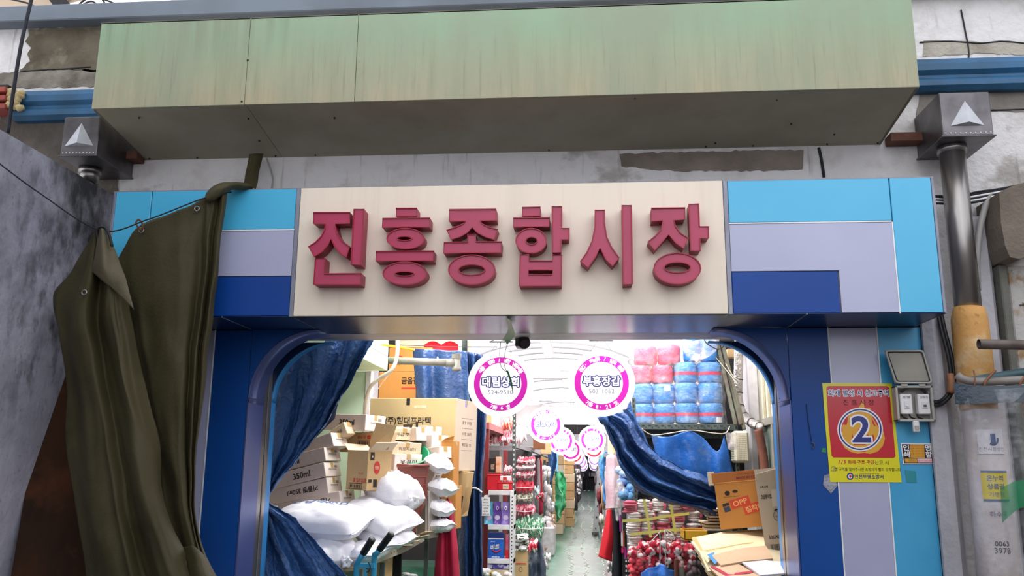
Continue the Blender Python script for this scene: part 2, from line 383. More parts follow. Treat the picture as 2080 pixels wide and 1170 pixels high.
M_wood = mat('raw_wood', 'c2a67e', 'a38560', rough=.8, scale=6)
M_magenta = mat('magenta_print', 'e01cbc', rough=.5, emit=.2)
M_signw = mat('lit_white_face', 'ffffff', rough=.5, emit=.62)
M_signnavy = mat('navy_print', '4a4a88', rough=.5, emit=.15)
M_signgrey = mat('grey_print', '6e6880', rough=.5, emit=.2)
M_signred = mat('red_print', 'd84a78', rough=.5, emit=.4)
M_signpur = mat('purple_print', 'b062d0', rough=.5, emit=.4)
M_tube = mat('fill_lamp_tube', 'ffffff', rough=.4, emit=6)

# ================================================================== STRUCTURE
YW = 6.06      # face of the market wall
g = MB().box(-9, 8, -9, 6.7, -.1, 0); struct(g, 'ground', mat('alley_concrete', '6f6b66', '56524e', rough=.85, scale=3, bump=.3))
g = MB().box(-7.5, -3.36, YW, 6.5, 0, 5.2).box(2.375, 6.5, YW, 6.5, 0, 5.2).box(-3.36, 2.375, YW, 6.3, 2.605, 5.2)
struct(g, 'wall_front', M_concrete)
g = MB().box(-3.78, -3.63, -6, YW-.002, 0, 3.64); struct(g, 'wall_left', M_wall_left)
g = MB().box(-9, 8, -6.2, -6, 0, 2.7); struct(g, 'wall_opposite_added', mat('unseen_block_grey', '8a8680', '76726c', rough=.9, scale=2))  # unseen wall added to hold back light from the horizon
g = MB().box(6.4, 6.5, -6, YW-.002, 0, 4.6); struct(g, 'wall_right_added', mat('unseen_block_grey', '8a8680'))  # unseen side wall added to close off low light
struct(MB().box(-9, -2.6, -6, 4.3, 5.35, 5.45), 'roof', mat('unseen_block_grey', '8a8680'))  # unseen roof slab added to keep sky light off the left side
# bare render patches, a painted shadow, cracks and ledge on the wall
def patch(pts, name='trim_1', m=M_patch, Y=YW, t=.012):
    q = []; rr = random.Random(len(pts)*7+int(pts[0][1]))
    for (a, b), (c, d) in zip(pts, pts[1:]+pts[:1]):
        n = max(1, int(math.hypot(c-a, d-b)/9)); q.append((a, b))
        for k in range(1, n): q.append((a+(c-a)*k/n+rr.uniform(-1.3, 1.3), b+(d-b)*k/n+rr.uniform(-2.0, 2.0)))
    g = MB(); P = [W(u, v, Y) for u, v in q]; g.prism([(p.x, p.z) for p in P], Y-t*.5, Y+.01); return struct(g, name, m)
patch([(58, 60), (230, 50), (230, 118), (230, 150), (140, 142), (70, 146), (40, 143), (62, 125), (56, 110), (64, 98), (52, 85), (60, 72)])
patch([(0, 150), (30, 146), (60, 144), (130, 143), (184, 142), (230, 140), (230, 176), (0, 180)], 'trim_2', mat('grey_render', '8b857a', '5f584e', rough=.9, scale=7, bump=.5))
patch([(1258, 314), (1300, 312), (1400, 308), (1632, 305), (1630, 344), (1560, 347), (1380, 348), (1300, 342), (1262, 338)], 'trim_3', mat('brown_render', '8a7f76', '6d635b', rough=.9, scale=5, bump=.5))
patch([(0, 222), (150, 226), (238, 300), (240, 395), (225, 395), (0, 300)], 'trim_4', mat('dark_render', '4b4540', '6a625a', rough=.95, scale=4, bump=.5), t=.01)
patch([(1876, 83), (2080, 88), (2080, 112), (1990, 108), (1930, 112), (1874, 116)], 'trim_5', mat('pale_render', 'aea89c', '857d70', rough=.9, scale=4, bump=.5))
patch([(1870, 185), (2080, 180), (2080, 228), (1990, 222), (1900, 226), (1860, 240)], 'trim_6', mat('channel_shadow', '8c8780', '726c66', rough=.9, scale=4, bump=.4), t=.01)  # last patch: grey painted as the shadow under the blue channel
for k, pts in enumerate([[(1868, 86), (1930, 84), (1990, 88), (2035, 84), (2080, 88)], [(1663, 300), (1668, 322), (1674, 360)], [(1952, 20), (1960, 60), (1968, 110), (1962, 165)], [(40, 146), (85, 142), (130, 140), (185, 136)], [(1878, 228), (1960, 226), (2080, 222)]]):
    g = wire([W(u, v, YW-.006) for u, v in pts], .011 if k == 1 else .006, 14, 5); struct(g, 'trim_%d' % (7+k), M_dark)
# grey eaves beam, blue channels
g = MB().bbox(-7.5, 6.5, 5.93, YW-.001, 5.1, 5.24, .008); struct(g, 'trim_12', M_greybeam)
def channel(x0, x1, n, ztop):
    prof = [(0, 0), (.07, 0), (.10, -.05), (.10, -.10), (.07, -.13), (.07, -.15), (.10, -.18), (.10, -.22), (.06, -.25), (0, -.25)]
    g = MB(); g.prism([(p[0], p[1]) for p in prof], x0, x1, conv=lambda p, y: (y, YW-.001-p[0], ztop+p[1])); struct(g, n, M_bluechan)
a = W(30, 178, 5.96); b = W(1900, 116, 5.96)
channel(a.x, -3.3, 'trim_13', a.z-.02); channel(2.15, 6.4, 'trim_14', b.z)
# red clay-coloured slats and foam blob at the left end
t = thing('louvre_grille', 'red slatted louvre at the left end of the blue channel', 'louvre', W(8, 225, 5.98))
for k in range(3):
    p = W(8, 184+17*k, 5.93); g = MB().bbox(p.x-.4, p.x+.03, 5.9, YW, p.z-.022, p.z+.022, .005); g.build('slat', mat('clay_red', 'a5483c', '8a3a30', rough=.7, scale=5), t)
g = MB().box(W(8, 200, 6).x-.4, W(8, 200, 6).x+.02, 6.0, YW, W(8, 225, 6).z, W(8, 172, 6).z); g.build('backing', M_dark, t)
g = MB(); g.smooth = True
for i in range(14): g.ell(W(22+random.uniform(-4, 22)*(1 if i % 3 else .4), 185+i*2.6, 5.94), (.035, .03, .03), j=.25)
solo(g, 'foam_filler', mat('old_foam', 'cbb98a', 'a8946a', rough=.9, scale=9), 'blob of yellowed foam filling the end of the blue channel', 'foam')
# roof steel beyond the wall (upper left)
t = thing('roof_truss', 'dark and tan steel roof members seen against the bright sky at upper left', 'truss', W(100, 10, 8))
for (pts, r, m) in [([(70, -60), (150, 40)], .10, M_dark), ([(340, -30), (395, 40)], .10, mat('tan_steel', 'b09a84', rough=.6)), ([(-60, 30), (70, 0), (200, -30)], .12, mat('tan_steel', 'b09a84')), ([(600, 30), (700, -30)], .05, M_dark)]:
    g = MB().tube([W(u, v, 8.4) for u, v in pts], r, 4); g.build('rafter', m, t)
t = thing('overhead_cables', 'thin black cables crossing the skylight at upper left', 'cable', W(200, 10, 7.6))
for pts in [[(150, 30), (165, 5), (200, -8), (232, 40)], [(170, 8), (190, 4), (215, 30)], [(200, -5), (225, 4), (255, 18)], [(425, -5), (440, 30)], [(20, -2), (60, 8), (90, 24)], [(470, 20), (490, 4), (600, -6)], [(575, 12), (640, 2), (760, 4)]]:
    wire([W(u, v, 7.6) for u, v in pts], .010).build('cable', M_dark, t)
solo(wire([W(66, -10, 5.8), W(45, 80, 5.8), W(28, 180, 5.8), W(16, 270, 5.8)], .014), 'hanging_rope', M_black, 'dark rope hanging down past the red louvre at far left', 'rope')

# ---------------------------------------------------------------- weathered green sheet-metal box
XB0, XB1, YB, ZB, ZBk, ZT = -3.42, 2.21, 5.3, 4.03, 3.93, 4.69
t = thing('shutter_housing', 'long weathered green sheet metal housing above the market sign', 'housing', (-.6, 5.3, 4.03))
sx = [XB0, W(503, 120, YB).x, W(724, 120, YB).x, XB1]
for a, b in zip(sx, sx[1:]): MB().bbox(a+.0015, b-.0015, YB, YB+.02, ZB, ZT, .002).build('front_sheet', M_green, t)
def bz(y): return ZB + (ZBk-ZB)*(y-YB)/(YW-YB)
sb = [XB0, W(530, 260, 5.6).x, XB1]
for a, b in zip(sb, sb[1:]):
    g = MB().add([(a+.002, YB+.02, ZB), (b-.002, YB+.02, ZB), (b-.002, YW, ZBk), (a+.002, YW, ZBk), (a+.002, YB+.02, ZB+.012), (b-.002, YB+.02, ZB+.012), (b-.002, YW, ZBk+.012), (a+.002, YW, ZBk+.012)], [(3, 2, 1, 0), (4, 5, 6, 7), (0, 1, 5, 4), (1, 2, 6, 5), (2, 3, 7, 6), (3, 0, 4, 7)])
    g.build('underside_sheet', M_greenbot, t)
for x in (XB0, XB1-.02): MB().prism([(YB+.02, ZB), (YW, ZBk), (YW, ZT), (YB+.02, ZT)], x, x+.02, conv=lambda p, y: (y, p[0], p[1])).build('end_sheet', M_greenbot, t)
MB().box(XB0, XB1, YB, YW, ZT-.01, ZT).build('top_sheet', M_greenbot, t)
g = MB(); g.smooth = True
for u, v in [(503, 122), (491, 206), (505, 234), (283, 234), (528, 269), (560, 314), (680, 232), (303, 326), (400, 325), (640, 325), (1115, 315), (1290, 200), (1578, 203), (1606, 236), (1693, 252), (1452, 267), (1434, 296), (1530, 300), (1680, 292), (1783, 291)]:
    if v < 210: p = W(u, v, YB-.002)
    else:
        q = W(u, v, 5.6); k = (ZB-CZ)/(q.z-CZ); y = 5.6*k; y = min(max(y, YB+.03), YW-.03); p = W(u, v, y); p.z = bz(y)-.003; p.x = W(u, v, y).x
    g.ell(p, (.008, .008, .008), seg=6, rings=3)
g.build('rivets', M_dark, t)['kind'] = 'stuff'
# small dark steel brackets each side of the box
for n, (u0, u1, v0, v1) in enumerate([(1800, 1868, 281, 292), (252, 290, 318, 328)]):
    p = W(u0, v0, YW-.03); q = W(u1, v1, YW-.03); solo(MB().bbox(p.x, q.x, YW-.12, YW-.001, q.z-.01, p.z+.01, .004), 'support_bracket', M_rust, ['rusty flat bracket between green housing and right duct box', 'rusty flat bracket between green housing and left duct box'][n], 'bracket')
# ---------------------------------------------------------------- duct boxes and steel pipes
def ductbox(label, u0, u1, vt, vb, Y0, pipe, plabel):
    a = W(u0, vb, Y0); b = W(u1, vt, Y0); t = thing('duct_box', label, 'duct', ((a.x+b.x)/2, Y0, a.z))
    MB().bbox(a.x, b.x, Y0, YW-.001, a.z, b.z, .006).build('case', M_darksteel, t)
    cx = (a.x+b.x)/2; zt = a.z+(b.z-a.z)*.42
    g = MB().add([(cx-.11, Y0-.002, a.z+.07), (cx+.11, Y0-.002, a.z+.07), (cx, Y0-.002, a.z+.25), (cx, Y0-.035, a.z+.085)], [(0, 1, 3), (1, 2, 3), (2, 0, 3)]); g.build('pyramid_dent', mat('bright_dent_metal', 'b4b6bc', 'a2a4aa', rough=.4, metal=.3, scale=9), t)  # dent faces get a paler metal than the case
    g = MB(); g.smooth = True
    for k in range(10): g.ell((a.x+.02+(b.x-a.x-.04)*k/9, Y0-.002, a.z+.018), (.005, .004, .005), seg=6, rings=3)
    g.build('rivet_line', M_white, t)['kind'] = 'stuff'
    MB().bbox(a.x-.012, b.x+.012, Y0-.012, YW-.001, a.z-.012, a.z, .003).build('bottom_flange', M_darksteel, t)
    (pu, pv), r, zb = pipe; p = W(pu, pv, 5.8)
    t2 = thing('steel_pipe', plabel, 'pipe', (p.x, 5.8, zb))
    g = MB(); g.smooth = True; g.tube([(p.x, 5.8, zb), (p.x, 5.8, a.z-.0125)], r, 24); g.build('tube', M_steel, t2)
    g = MB(); g.smooth = True; g.tube([(p.x, 5.8, a.z-.06), (p.x, 5.8, a.z-.0125)], r+.012, 24); g.build('collar', M_steel, t2)
    return p
pr = ductbox('galvanised duct box with pyramid dent right of the green housing', 1915, 2009, 186, 276, 5.62, ((1943, 400), .083, 2.5), 'tall brushed steel pipe rising to the right duct box')
ductbox('dark galvanised duct box with pyramid dent left of the green housing', 122, 204, 236, 316, 5.55, ((184, 340), .07, 3.655), 'short steel pipe stub under the left duct box')
# lower wrapped sections of the right pipe
x, zt = pr.x, 2.5
t = thing('insulated_downpipe', 'downpipe wrapped in aged orange foam then pale stickered film, right of the portal', 'pipe', (x, 5.8, 0))
g = MB(); g.smooth = True; g.tube([(x, 5.8, 1.98), (x, 5.8, 2.28), (x, 5.8, 2.58), (x+.005, 5.8, 2.66)], [.112, .115, .112, .095], 24); g.build('orange_wrap', layered('aged_orange_wrap', 'c8975a', [('dcc6a0', 2.5, .5, .65, (1, 1, 1), .9, None), ('7a4f2c', 9, .62, .74, (1, 1, 1), .9, None)], rough=.6, bump=.3), t)
g = MB(); g.smooth = True; g.tube([(x+.02, 5.8, 0), (x+.02, 5.8, 1.98)], .125, 24); g.build('pale_wrap', layered('pale_wrap', 'b5aaa8', [('c7c3cc', 1.6, .45, .6, (1, 1, 1), .8, None), ('a58a6c', 3, .58, .66, (1, 1, .6), .7, [('Z', 1.2, 1.7)])], rough=.5, bump=.2), t)
def cyl_label(name, u, v0, v1, m, wang=1.25, rr=.1275, a0=-PI/2-.15):
    z1 = W(u, v0, 5.68).z; z0 = W(u, v1, 5.68).z
    P = [[(x+.02+rr*math.cos(a0+wang*(i/10-.5)), 5.8+rr*math.sin(a0+wang*(i/10-.5)), z) for z in (z0, z1)] for i in range(11)]
    g = MB(); g.grid(P); o = g.build(name, m, t); return z0, z1, rr, a0
def cyl_text(body, zc, h, m, a0=-PI/2-.15, rr=.1285, w=None, bold=0):
    g = MB(); tx(g, body, 0, 0, h=h, w=w, bold=bold); g.v = [(x+.02+rr*math.cos(a0+p[0]/rr), 5.8+rr*math.sin(a0+p[0]/rr), zc+p[2]) for p in g.v]; g.build('lettering', m, t)
z0, z1, _, _ = cyl_label('white_sticker', 1998, 872, 922, mat('sticker_white', 'd8d4da', rough=.5))
cyl_text('인천시장상인', z0+.03, .026, M_signgrey); g = MB(); g.smooth = False
g.tube([(x+.01+.03*math.cos(k*.5), 5.668, (z0+z1)/2+.015+.035*math.sin(k*.5)) for k in range(8, 14)], .005, 5); g.tube([(x+.01, 5.668, (z0+z1)/2-.015), (x+.01, 5.668, (z0+z1)/2+.05)], .014, 6); g.build('emblem', [mat('emblem_blue', '4a5f8a', rough=.6)], t)
z0, z1, _, _ = cyl_label('yellow_sticker', 2000, 958, 1016, mat('sticker_yellow', 'd8c43a', 'c0ac30', rough=.5, scale=6))
cyl_text('온누리', z0+.135, .035, mat('emblem_blue', '4a5f8a'), bold=.02); cyl_text('상품권', z0+.085, .035, mat('emblem_blue', '4a5f8a'), bold=.02); cyl_text('가맹점', z0+.035, .03, mat('emblem_blue', '4a5f8a'))
for dz in (0, z1-z0): g = MB(); g.grid([[(x+.02+.1282*math.cos(-PI/2-.15+1.25*(i/10-.5)), 5.8+.1282*math.sin(-PI/2-.15+1.25*(i/10-.5)), z0+dz+q) for q in (-.006, .006)] for i in range(11)]); g.build('blue_border', mat('emblem_blue', '4a5f8a'), t)
cyl_text('하수구', W(2000, 1044, 5.68).z, .035, M_signgrey, bold=.01); cyl_text('0063', W(2000, 1104, 5.68).z, .03, M_ink); cyl_text('3978', W(2000, 1118, 5.68).z, .034, M_ink)
# white painted concrete pier and mouldings at the right
def vpier(name, u0, u1, v, Y0, z0, z1, m, r=.03):
    a = W(u0, v, Y0).x; b = W(u1, v, Y0).x; struct(MB().bbox(a, b, Y0, YW-.001, z0, z1, r), name, m)
M_pier = layered('flaking_white_paint', 'c3c1c8', [('a6a3a8', 1.6, .45, .65, (1, 1, .6), .7, None), ('35322f', 14, .66, .7, (1, 1, .35), .9, None)], rough=.7, bump=.35)
vpier('column_1', 1901, 1946, 900, 5.93, 0, 2.75, M_pier, .05)
vpier('column_2', 1988, 2030, 640, 5.95, 0, 3.35, M_pier)
vpier('column_3', 2036, 2052, 600, 5.9, 0, 2.98, mat('grey_green_strip', '6f7068', '5d5e57', rough=.8, scale=6, bump=.3), .008)
vpier('column_4', 2052, 2180, 600, 5.95, 0, 2.98, layered('rusty_white', 'b9b5b2', [('9a7a55', 5, .5, .6, (1, 1, 1), .9, None), ('35322f', 16, .64, .7, (1, 1, 1), .9, None)], bump=.4), .008)
pts = [(2018, 398), (2045, 385), (2090, 372), (2130, 380), (2130, 500), (2085, 520), (2060, 532), (2040, 528), (2030, 505), (2022, 460)]
g = MB(); P = [W(u, v, 5.8) for u, v in pts]; g.prism([(p.x, p.z) for p in P], 5.72, YW-.001); 
solo(g, 'stone_slab', mat('brown_stone', '7d7268', '665c52', rough=.9, scale=3, bump=.4), 'brown rough slab jutting at the right edge beside the grey conduit', 'slab')
solo(wire([W(2038, 386, 5.88), W(2012, 395, 5.88), W(1996, 440, 5.88), W(1988, 480, 5.88), W(1984, 530, 5.88), W(1986, 590, 5.9)], .022, 26, 10), 'grey_conduit', mat('conduit_grey', 'a6a3a0', '918e8a', rough=.5, scale=6), 'curved pale grey conduit beside the right steel pipe', 'conduit')
t = thing('wire_bundle', 'bundle of black and white wires running behind the right steel pipe', 'wires', W(1980, 392, 5.9))
for k in range(6):
    wire([W(1900, 398+k*3, 5.9), W(1945, 399+k*3, 5.9), W(1985, 390+k*4, 5.88), W(2030, 384+k*3, 5.86), W(2090, 372+k*3, 5.85)], .008).build('wire', M_black if k not in (2, 4) else M_white, t)
t = thing('black_power_cable', 'thick black cable looping from the header down to the switch box', 'cable', W(1930, 810, 5.9))
for d in (0, .022):
    wire([W(1906, 640, 5.9)+Vector((d, 0, 0)), W(1912, 670, 5.88)+Vector((d, 0, 0)), W(1925, 720, 5.86)+Vector((d, 0, 0)), W(1931, 760, 5.86)+Vector((d, 0, 0)), W(1928, 795, 5.86)+Vector((d*.6, 0, -d*.5)), W(1912, 814, 5.88)+Vector((0, 0, -d)), W(1896, 816, 5.95)+Vector((0, 0, -d))], .013, 30, 8).build('cable', M_blackrub, t)
wire([W(1929, 760, 5.84), W(1933, 780, 5.83), W(1931, 798, 5.84)], .024, 6, 8).build('tape_wrap', mat('old_tape', '9c6a4a', '7c4f36', rough=.6, scale=9), t)
a = W(1988, 699, 5.55); b = W(2140, 702, 5.55)
t = thing('stub_pipe', 'rusty open-ended pipe poking in from the right edge', 'pipe', a)
g = MB(); g.smooth = True; g.tube([a, b], .032, 16, cap=False); g.tube([a+Vector((.004, 0, 0)), b], .025, 16, cap=False); g.build('tube', M_rust if False else mat('weathered_pipe', '7b706c', '5b504c', rough=.6, metal=.4, scale=7), t)
g = MB(); g.tube([a+Vector((.03, 0, 0)), a+Vector((.032, 0, 0))], .026, 16); g.build('dark_bore', M_dark, t)
t = thing('lashed_rods', 'grey tube and green pole lashed with tape across the right piers', 'pole', W(1950, 770, 5.6))
wire([W(1944, 762, 5.62), W(1960, 772, 5.6), W(2000, 775, 5.58), W(2140, 768, 5.55)], .026, 16, 12).build('grey_tube', mat('grey_tube', '8f8984', '7b746e', rough=.5, scale=7), t)
wire([W(1960, 778, 5.66), W(2010, 768, 5.62), W(2140, 748, 5.58)], .03, 10, 12).build('green_pole', mat('teal_pole', '3f6166', '34525a', rough=.5, scale=5), t)
for u in (2004, 2076): wire([W(u+18, 752, 5.55), W(u-2, 775, 5.54), W(u-4, 792, 5.56)], .008).build('lashing', mat('old_tape', '9c6a4a'), t)
wire([W(1978, 752, 5.55), W(1980, 770, 5.54), W(1976, 790, 5.56), W(1950, 815, 5.6)], .005).build('lashing', mat('old_tape', '9c6a4a'), t)
# transparent dusty sheet with a dark hem
t = thing('plastic_sheet', 'dusty clear plastic sheet with dark hem hanging over the wrapped downpipe', 'sheet', W(2000, 820, 5.55))
R = [[(1940, 790, 5.6), (1955, 900, 5.6), (1975, 1040, 5.58), (2000, 1190, 5.6)], [(1965, 792, 5.55), (1975, 900, 5.52), (1990, 1040, 5.5), (2020, 1190, 5.5)], [(2000, 792, 5.57), (2010, 900, 5.56), (2030, 1040, 5.56), (2050, 1190, 5.56)], [(2040, 790, 5.5), (2050, 900, 5.48), (2060, 1040, 5.45), (2080, 1190, 5.45)], [(2150, 780, 5.55), (2150, 900, 5.55), (2160, 1040, 5.52), (2170, 1190, 5.52)]]
drape(R, 24, 4, .006, 5).build('clear_sheet', M_filmg, t)
drape([[(1936, 776, 5.56), (1940, 820, 5.57)], [(1980, 782, 5.54), (1985, 820, 5.53)], [(2040, 784, 5.53), (2045, 818, 5.5)], [(2150, 776, 5.52), (2150, 812, 5.5)]], 6, 6, .005, 6).build('dark_hem', mat('slate_hem', '33414f', '27323e', rough=.35, scale=5, bump=.3), t)
drape([[(2032, 990, 5.44), (2036, 1062, 5.44)], [(2046, 985, 5.4), (2048, 1050, 5.4)], [(2075, 975, 5.4), (2080, 1030, 5.4)], [(2150, 980, 5.42), (2150, 1040, 5.42)]], 8, 5, .006, 6).build('green_film', mat('green_film', '1f8a5c', rough=.25, alpha=.7), t)

# ================================================================== GATEWAY
CX = -.491
ZH0, ZH1, YH, YC = 2.570, 3.482, 5.5, 6.03
HW = 2.817
gate = thing('market_gateway', 'blue and cyan panelled market gateway with cream name board in crimson letters', 'gateway', (CX, YC, 0))
def panel(name, x0, x1, z0, z1, y, m, th=.02, label=None, gap=.003):
    o = MB().bbox(x0+gap, x1-gap, y, y+th, z0+gap, z1-gap, .003).build(name, m, gate)
    if label: o['label'] = label
    return o
MB().box(CX-HW+.01, CX+HW-.01, YH+.021, YC+.02, ZH0+.012, ZH1-.004).build('header_case', M_trim, gate)
for s in (-1, 1): MB().bbox(*sorted((CX+s*(HW-.02), CX+s*HW)), YH+.002, YC, ZH0, ZH1, .003).build('end_cap', M_trim, gate)
MB().bbox(CX-HW, CX+HW, YH+.002, YC, ZH1-.004, ZH1+.004, .001).build('top_trim', M_trim, gate)
XC = 1.448   # half width of the cream panel
zA, zB = 3.187, 2.855
o = panel('name_board', CX-XC, CX+XC, ZH0, ZH1, YH-.012, M_cream, .03, 'cream name board')
for s in (-1, 1):
    def P(a, b): return tuple(sorted((CX+s*a, CX+s*b)))
    MB().bbox(*P(XC, XC+.03), YH-.006, YH+.02, ZH0, ZH1, .003).build('board_trim', M_trim, gate)
    x0 = XC+.03
    panel('cyan_panel', *P(x0, 2.53), zA, ZH1, YH, M_cyan); panel('cyan_panel', *P(2.53, HW-.02), ZH0, ZH1, YH, M_cyan)
    g = MB(); g.prism([(CX+s*(x0+.003), zB+.003), (CX+s*(2.167-0), zB+.003), (CX+s*2.167, ZH0+.003), (CX+s*2.525, ZH0+.003), (CX+s*2.525, zA-.01), (CX+s*(x0+.003), zA-.01)], YH, YH+.02); g.build('lavender_panel', M_lav, gate)
    MB().box(*P(x0, 2.53), YH-.003, YH+.02, zA-.008, zA).build('white_trim', M_white, gate)
    MB().box(*P(2.523, 2.531), YH-.003, YH+.02, ZH0, zA).build('white_trim', M_white, gate)
    panel('blue_panel', *P(x0, 2.16), ZH0, zB, YH, M_blue)
    # soffit under header
    MB().bbox(*P(1.95, HW-.01), YH+.0, YC, ZH0, ZH0+.012, .002).build('soffit_panel', M_soffitb, gate)
    MB().box(*P(1.942, 1.95), YH+.0, YC, ZH0-.002, ZH0+.01).build('soffit_seam', M_trim, gate)
    MB().bbox(*P(1.45, 1.942), YH, 6.26, ZH0, ZH0+.012, .002).build('soffit_panel', M_soffitb, gate)
    # columns
    seams = [1.94, 2.222, 2.553, 2.852]
    ys = YC
    z1 = ZH0-.002
    panel('column_panel', *P(seams[0], seams[1]), 0, z1, ys, M_blue2, .03, 'blue column panel')
    panel('column_panel', *P(seams[1], seams[2]), 0, z1, ys, M_lav, .03, 'lavender column panel')
    panel('column_panel', *P(seams[2], seams[3]), 0, z1, ys, M_cyan2, .03, 'cyan column panel')
    for q in seams[1:3]: MB().box(*P(q-.004, q+.004), ys-.004, ys+.02, 0, z1).build('white_trim', M_white, gate)
    MB().box(*P(1.99, seams[3]-.001), ys+.031, ys+.45, 0, 2.604).build('column_core', M_dark, gate); MB().box(*P(1.95, seams[3]), ys+.001, ys+.03, z1+.001, ZH0+.013).build('column_head', M_dark, gate)
    # arched corner: gusset, reveals, shutter track, liner
    Ro = .50; xo = 1.935; cxa = xo-Ro; cza = ZH0-Ro
    arc = [(cxa+Ro*math.cos(a), cza+Ro*math.sin(a)) for a in [PI/2*k/16 for k in range(17)]]
    poly = [(p[0], p[1]) for p in arc] + [(cxa, z1), (seams[0]-.002, z1), (seams[0]-.002, cza)]
    poly = [(CX+s*p[0], p[1]) for p in arc[:-1]] + [(CX+s*cxa, z1), (CX+s*(seams[0]-.002), z1), (CX+s*(seams[0]-.002), cza)]
    MB().prism(poly, ys, ys+.02).build('arch_gusset', M_blue2, gate)
    g = MB(); g.smooth = True
    ring = [(CX+s*(cxa+(Ro-.004)*math.cos(a)), cza+(Ro-.004)*math.sin(a)) for a in [PI/2*k/20 for k in range(-1, 21)]]
    g.grid([[(p[0], y, p[1]) for y in (ys-.004, 6.33)] for p in ring]); solid(g.build('arch_reveal', M_reveal, gate), .008)
    MB().box(*P(xo-.006, xo+.004), ys-.004, 6.33, 0, cza-.012).build('jamb_reveal', M_reveal, gate)
    g = MB()
    for zz in (cza-.004,): g.tube([(CX+s*(xo-.008), ys-.002, zz), (CX+s*(xo-.008), 6.33, zz)], .003, 5)
    for (y_, z_) in ((ys+.03, cza+.02), (6.3, cza+.02)): g.ell((CX+s*(xo-.008), y_, z_), (.004, .006, .006), seg=6, rings=3)
    g.build('reveal_screws', M_dark, gate)['kind'] = 'stuff'
    # roller shutter track of bright steel with a dark slot
    MB().bbox(*P(xo-.004, xo+.05), 6.33, 6.405, 0, ZH0-.12, .004).build('shutter_track', M_steel, gate)
    MB().bbox(*P(xo-.004, xo+.05), 6.425, 6.50, 0, ZH0-.12, .004).build('shutter_track', M_steel, gate)
    MB().box(*P(xo+.02, xo+.05), 6.40, 6.43, 0, ZH0-.12).build('track_slot', M_dark, gate)
    r2 = .47; c2 = xo-r2; cz2 = ZH0-r2-.03
    ring = [(CX+s*(c2+r2*math.cos(a)), cz2+r2*math.sin(a)) for a in [PI/2*k/20 for k in range(21)]]
    g = MB(); g.smooth = True; g.grid([[(p[0], y, p[1]) for y in (6.5, 6.6)] for p in ring]); solid(g.build('inner_arch_liner', M_revealL, gate), .006)
    poly = [(p[0], p[1]) for p in ring[:-1]] + [(CX+s*c2, cz2+r2), (CX+s*(xo+.05), cz2+r2), (CX+s*(xo+.05), cz2)]
    MB().prism(poly, 6.502, 6.52).build('inner_gusset', M_soffitb, gate)
    MB().box(*P(xo, xo+.01), 6.5, 6.6, 0, cz2).build('inner_jamb_liner', M_revealL, gate)
MB().bbox(CX-1.45, CX+1.45, YH, 6.26, ZH0-.001, ZH0+.011, .002).build('soffit_panel', M_soffit, gate)
MB().bbox(CX-1.90, CX+1.90, 6.27, 6.44, ZH0+.0, ZH0+.05, .005).build('lintel_beam', M_lint, gate)
MB().bbox(CX-1.90, CX+1.90, 6.46, 6.68, ZH0+.01, ZH0+.09, .005).build('lintel_beam', M_lint, gate)
# ---- crimson raised letters
YL = 5.375
def Z(x, y):
    p = W(x/2.311+590, y/2.311+370, YL); return (p.x, p.z)
def ovz(cx, cy, rx, ry, n=28): return [Z(cx+rx*math.cos(2*PI*k/n), cy+ry*math.sin(2*PI*k/n)) for k in range(n)]
def pz(*c): return [Z(c[i], c[i+1]) for i in range(0, len(c), 2)]
LET = [
 [(pz(108,142,280,142,278,193,210,195,213,216,223,248,246,280,278,302,262,352,235,335,208,302,190,265,178,292,150,325,112,350,85,302,115,284,144,255,160,224,164,196,108,195), None), (pz(298,126,346,126,332,390,284,386), None), (pz(117,357,162,357,158,430,333,428,330,480,108,480), None)],
 [(pz(496,122,594,122,594,160,496,160), None), (pz(432,170,655,168,653,210,430,212), None), (ovz(540,265,88,48), ovz(535,264,35,10,16)), (pz(402,325,673,323,670,368,400,370), None), (ovz(537,428,103,53), ovz(535,430,46,11,16))],
 [(pz(745,128,966,126,967,179,890,181,902,197,932,211,973,222,955,269,914,256,876,236,853,211,831,236,796,256,755,269,733,225,774,212,809,196,822,183,746,184), None), (pz(832,245,869,245,871,280,991,280,988,330,718,333,721,283,832,281), None), (ovz(851,411,109,69), ovz(851,411,62,25))],
 [(pz(1088,118,1173,116,1173,158,1088,160), None), (pz(1046,168,1217,166,1215,208,1046,210), None), (ovz(1130,275,72,58), ovz(1132,275,27,18,16)), (pz(1228,114,1274,114,1274,216,1309,216,1308,268,1271,269,1270,330,1230,331), None), (pz(1078,340,1119,340,1120,370,1230,370,1230,342,1274,342,1272,485,1074,487), pz(1118,412,1230,412,1230,433,1118,433))],
 [(pz(1430,130,1475,130,1474,190,1485,258,1509,308,1543,355,1512,393,1480,361,1453,306,1434,347,1396,401,1361,372,1391,330,1415,279,1429,212), None), (pz(1556,108,1601,108,1606,478,1562,480), None)],
 [(pz(1694,122,1853,120,1851,175,1800,178,1807,206,1831,239,1867,262,1846,311,1810,286,1775,245,1744,281,1711,319,1678,280,1711,254,1740,223,1748,180,1695,183), None), (pz(1870,102,1916,101,1920,208,1963,208,1963,262,1922,263,1924,322,1880,322), None), (ovz(1816,405,110,72), ovz(1816,400,62,25))],
]
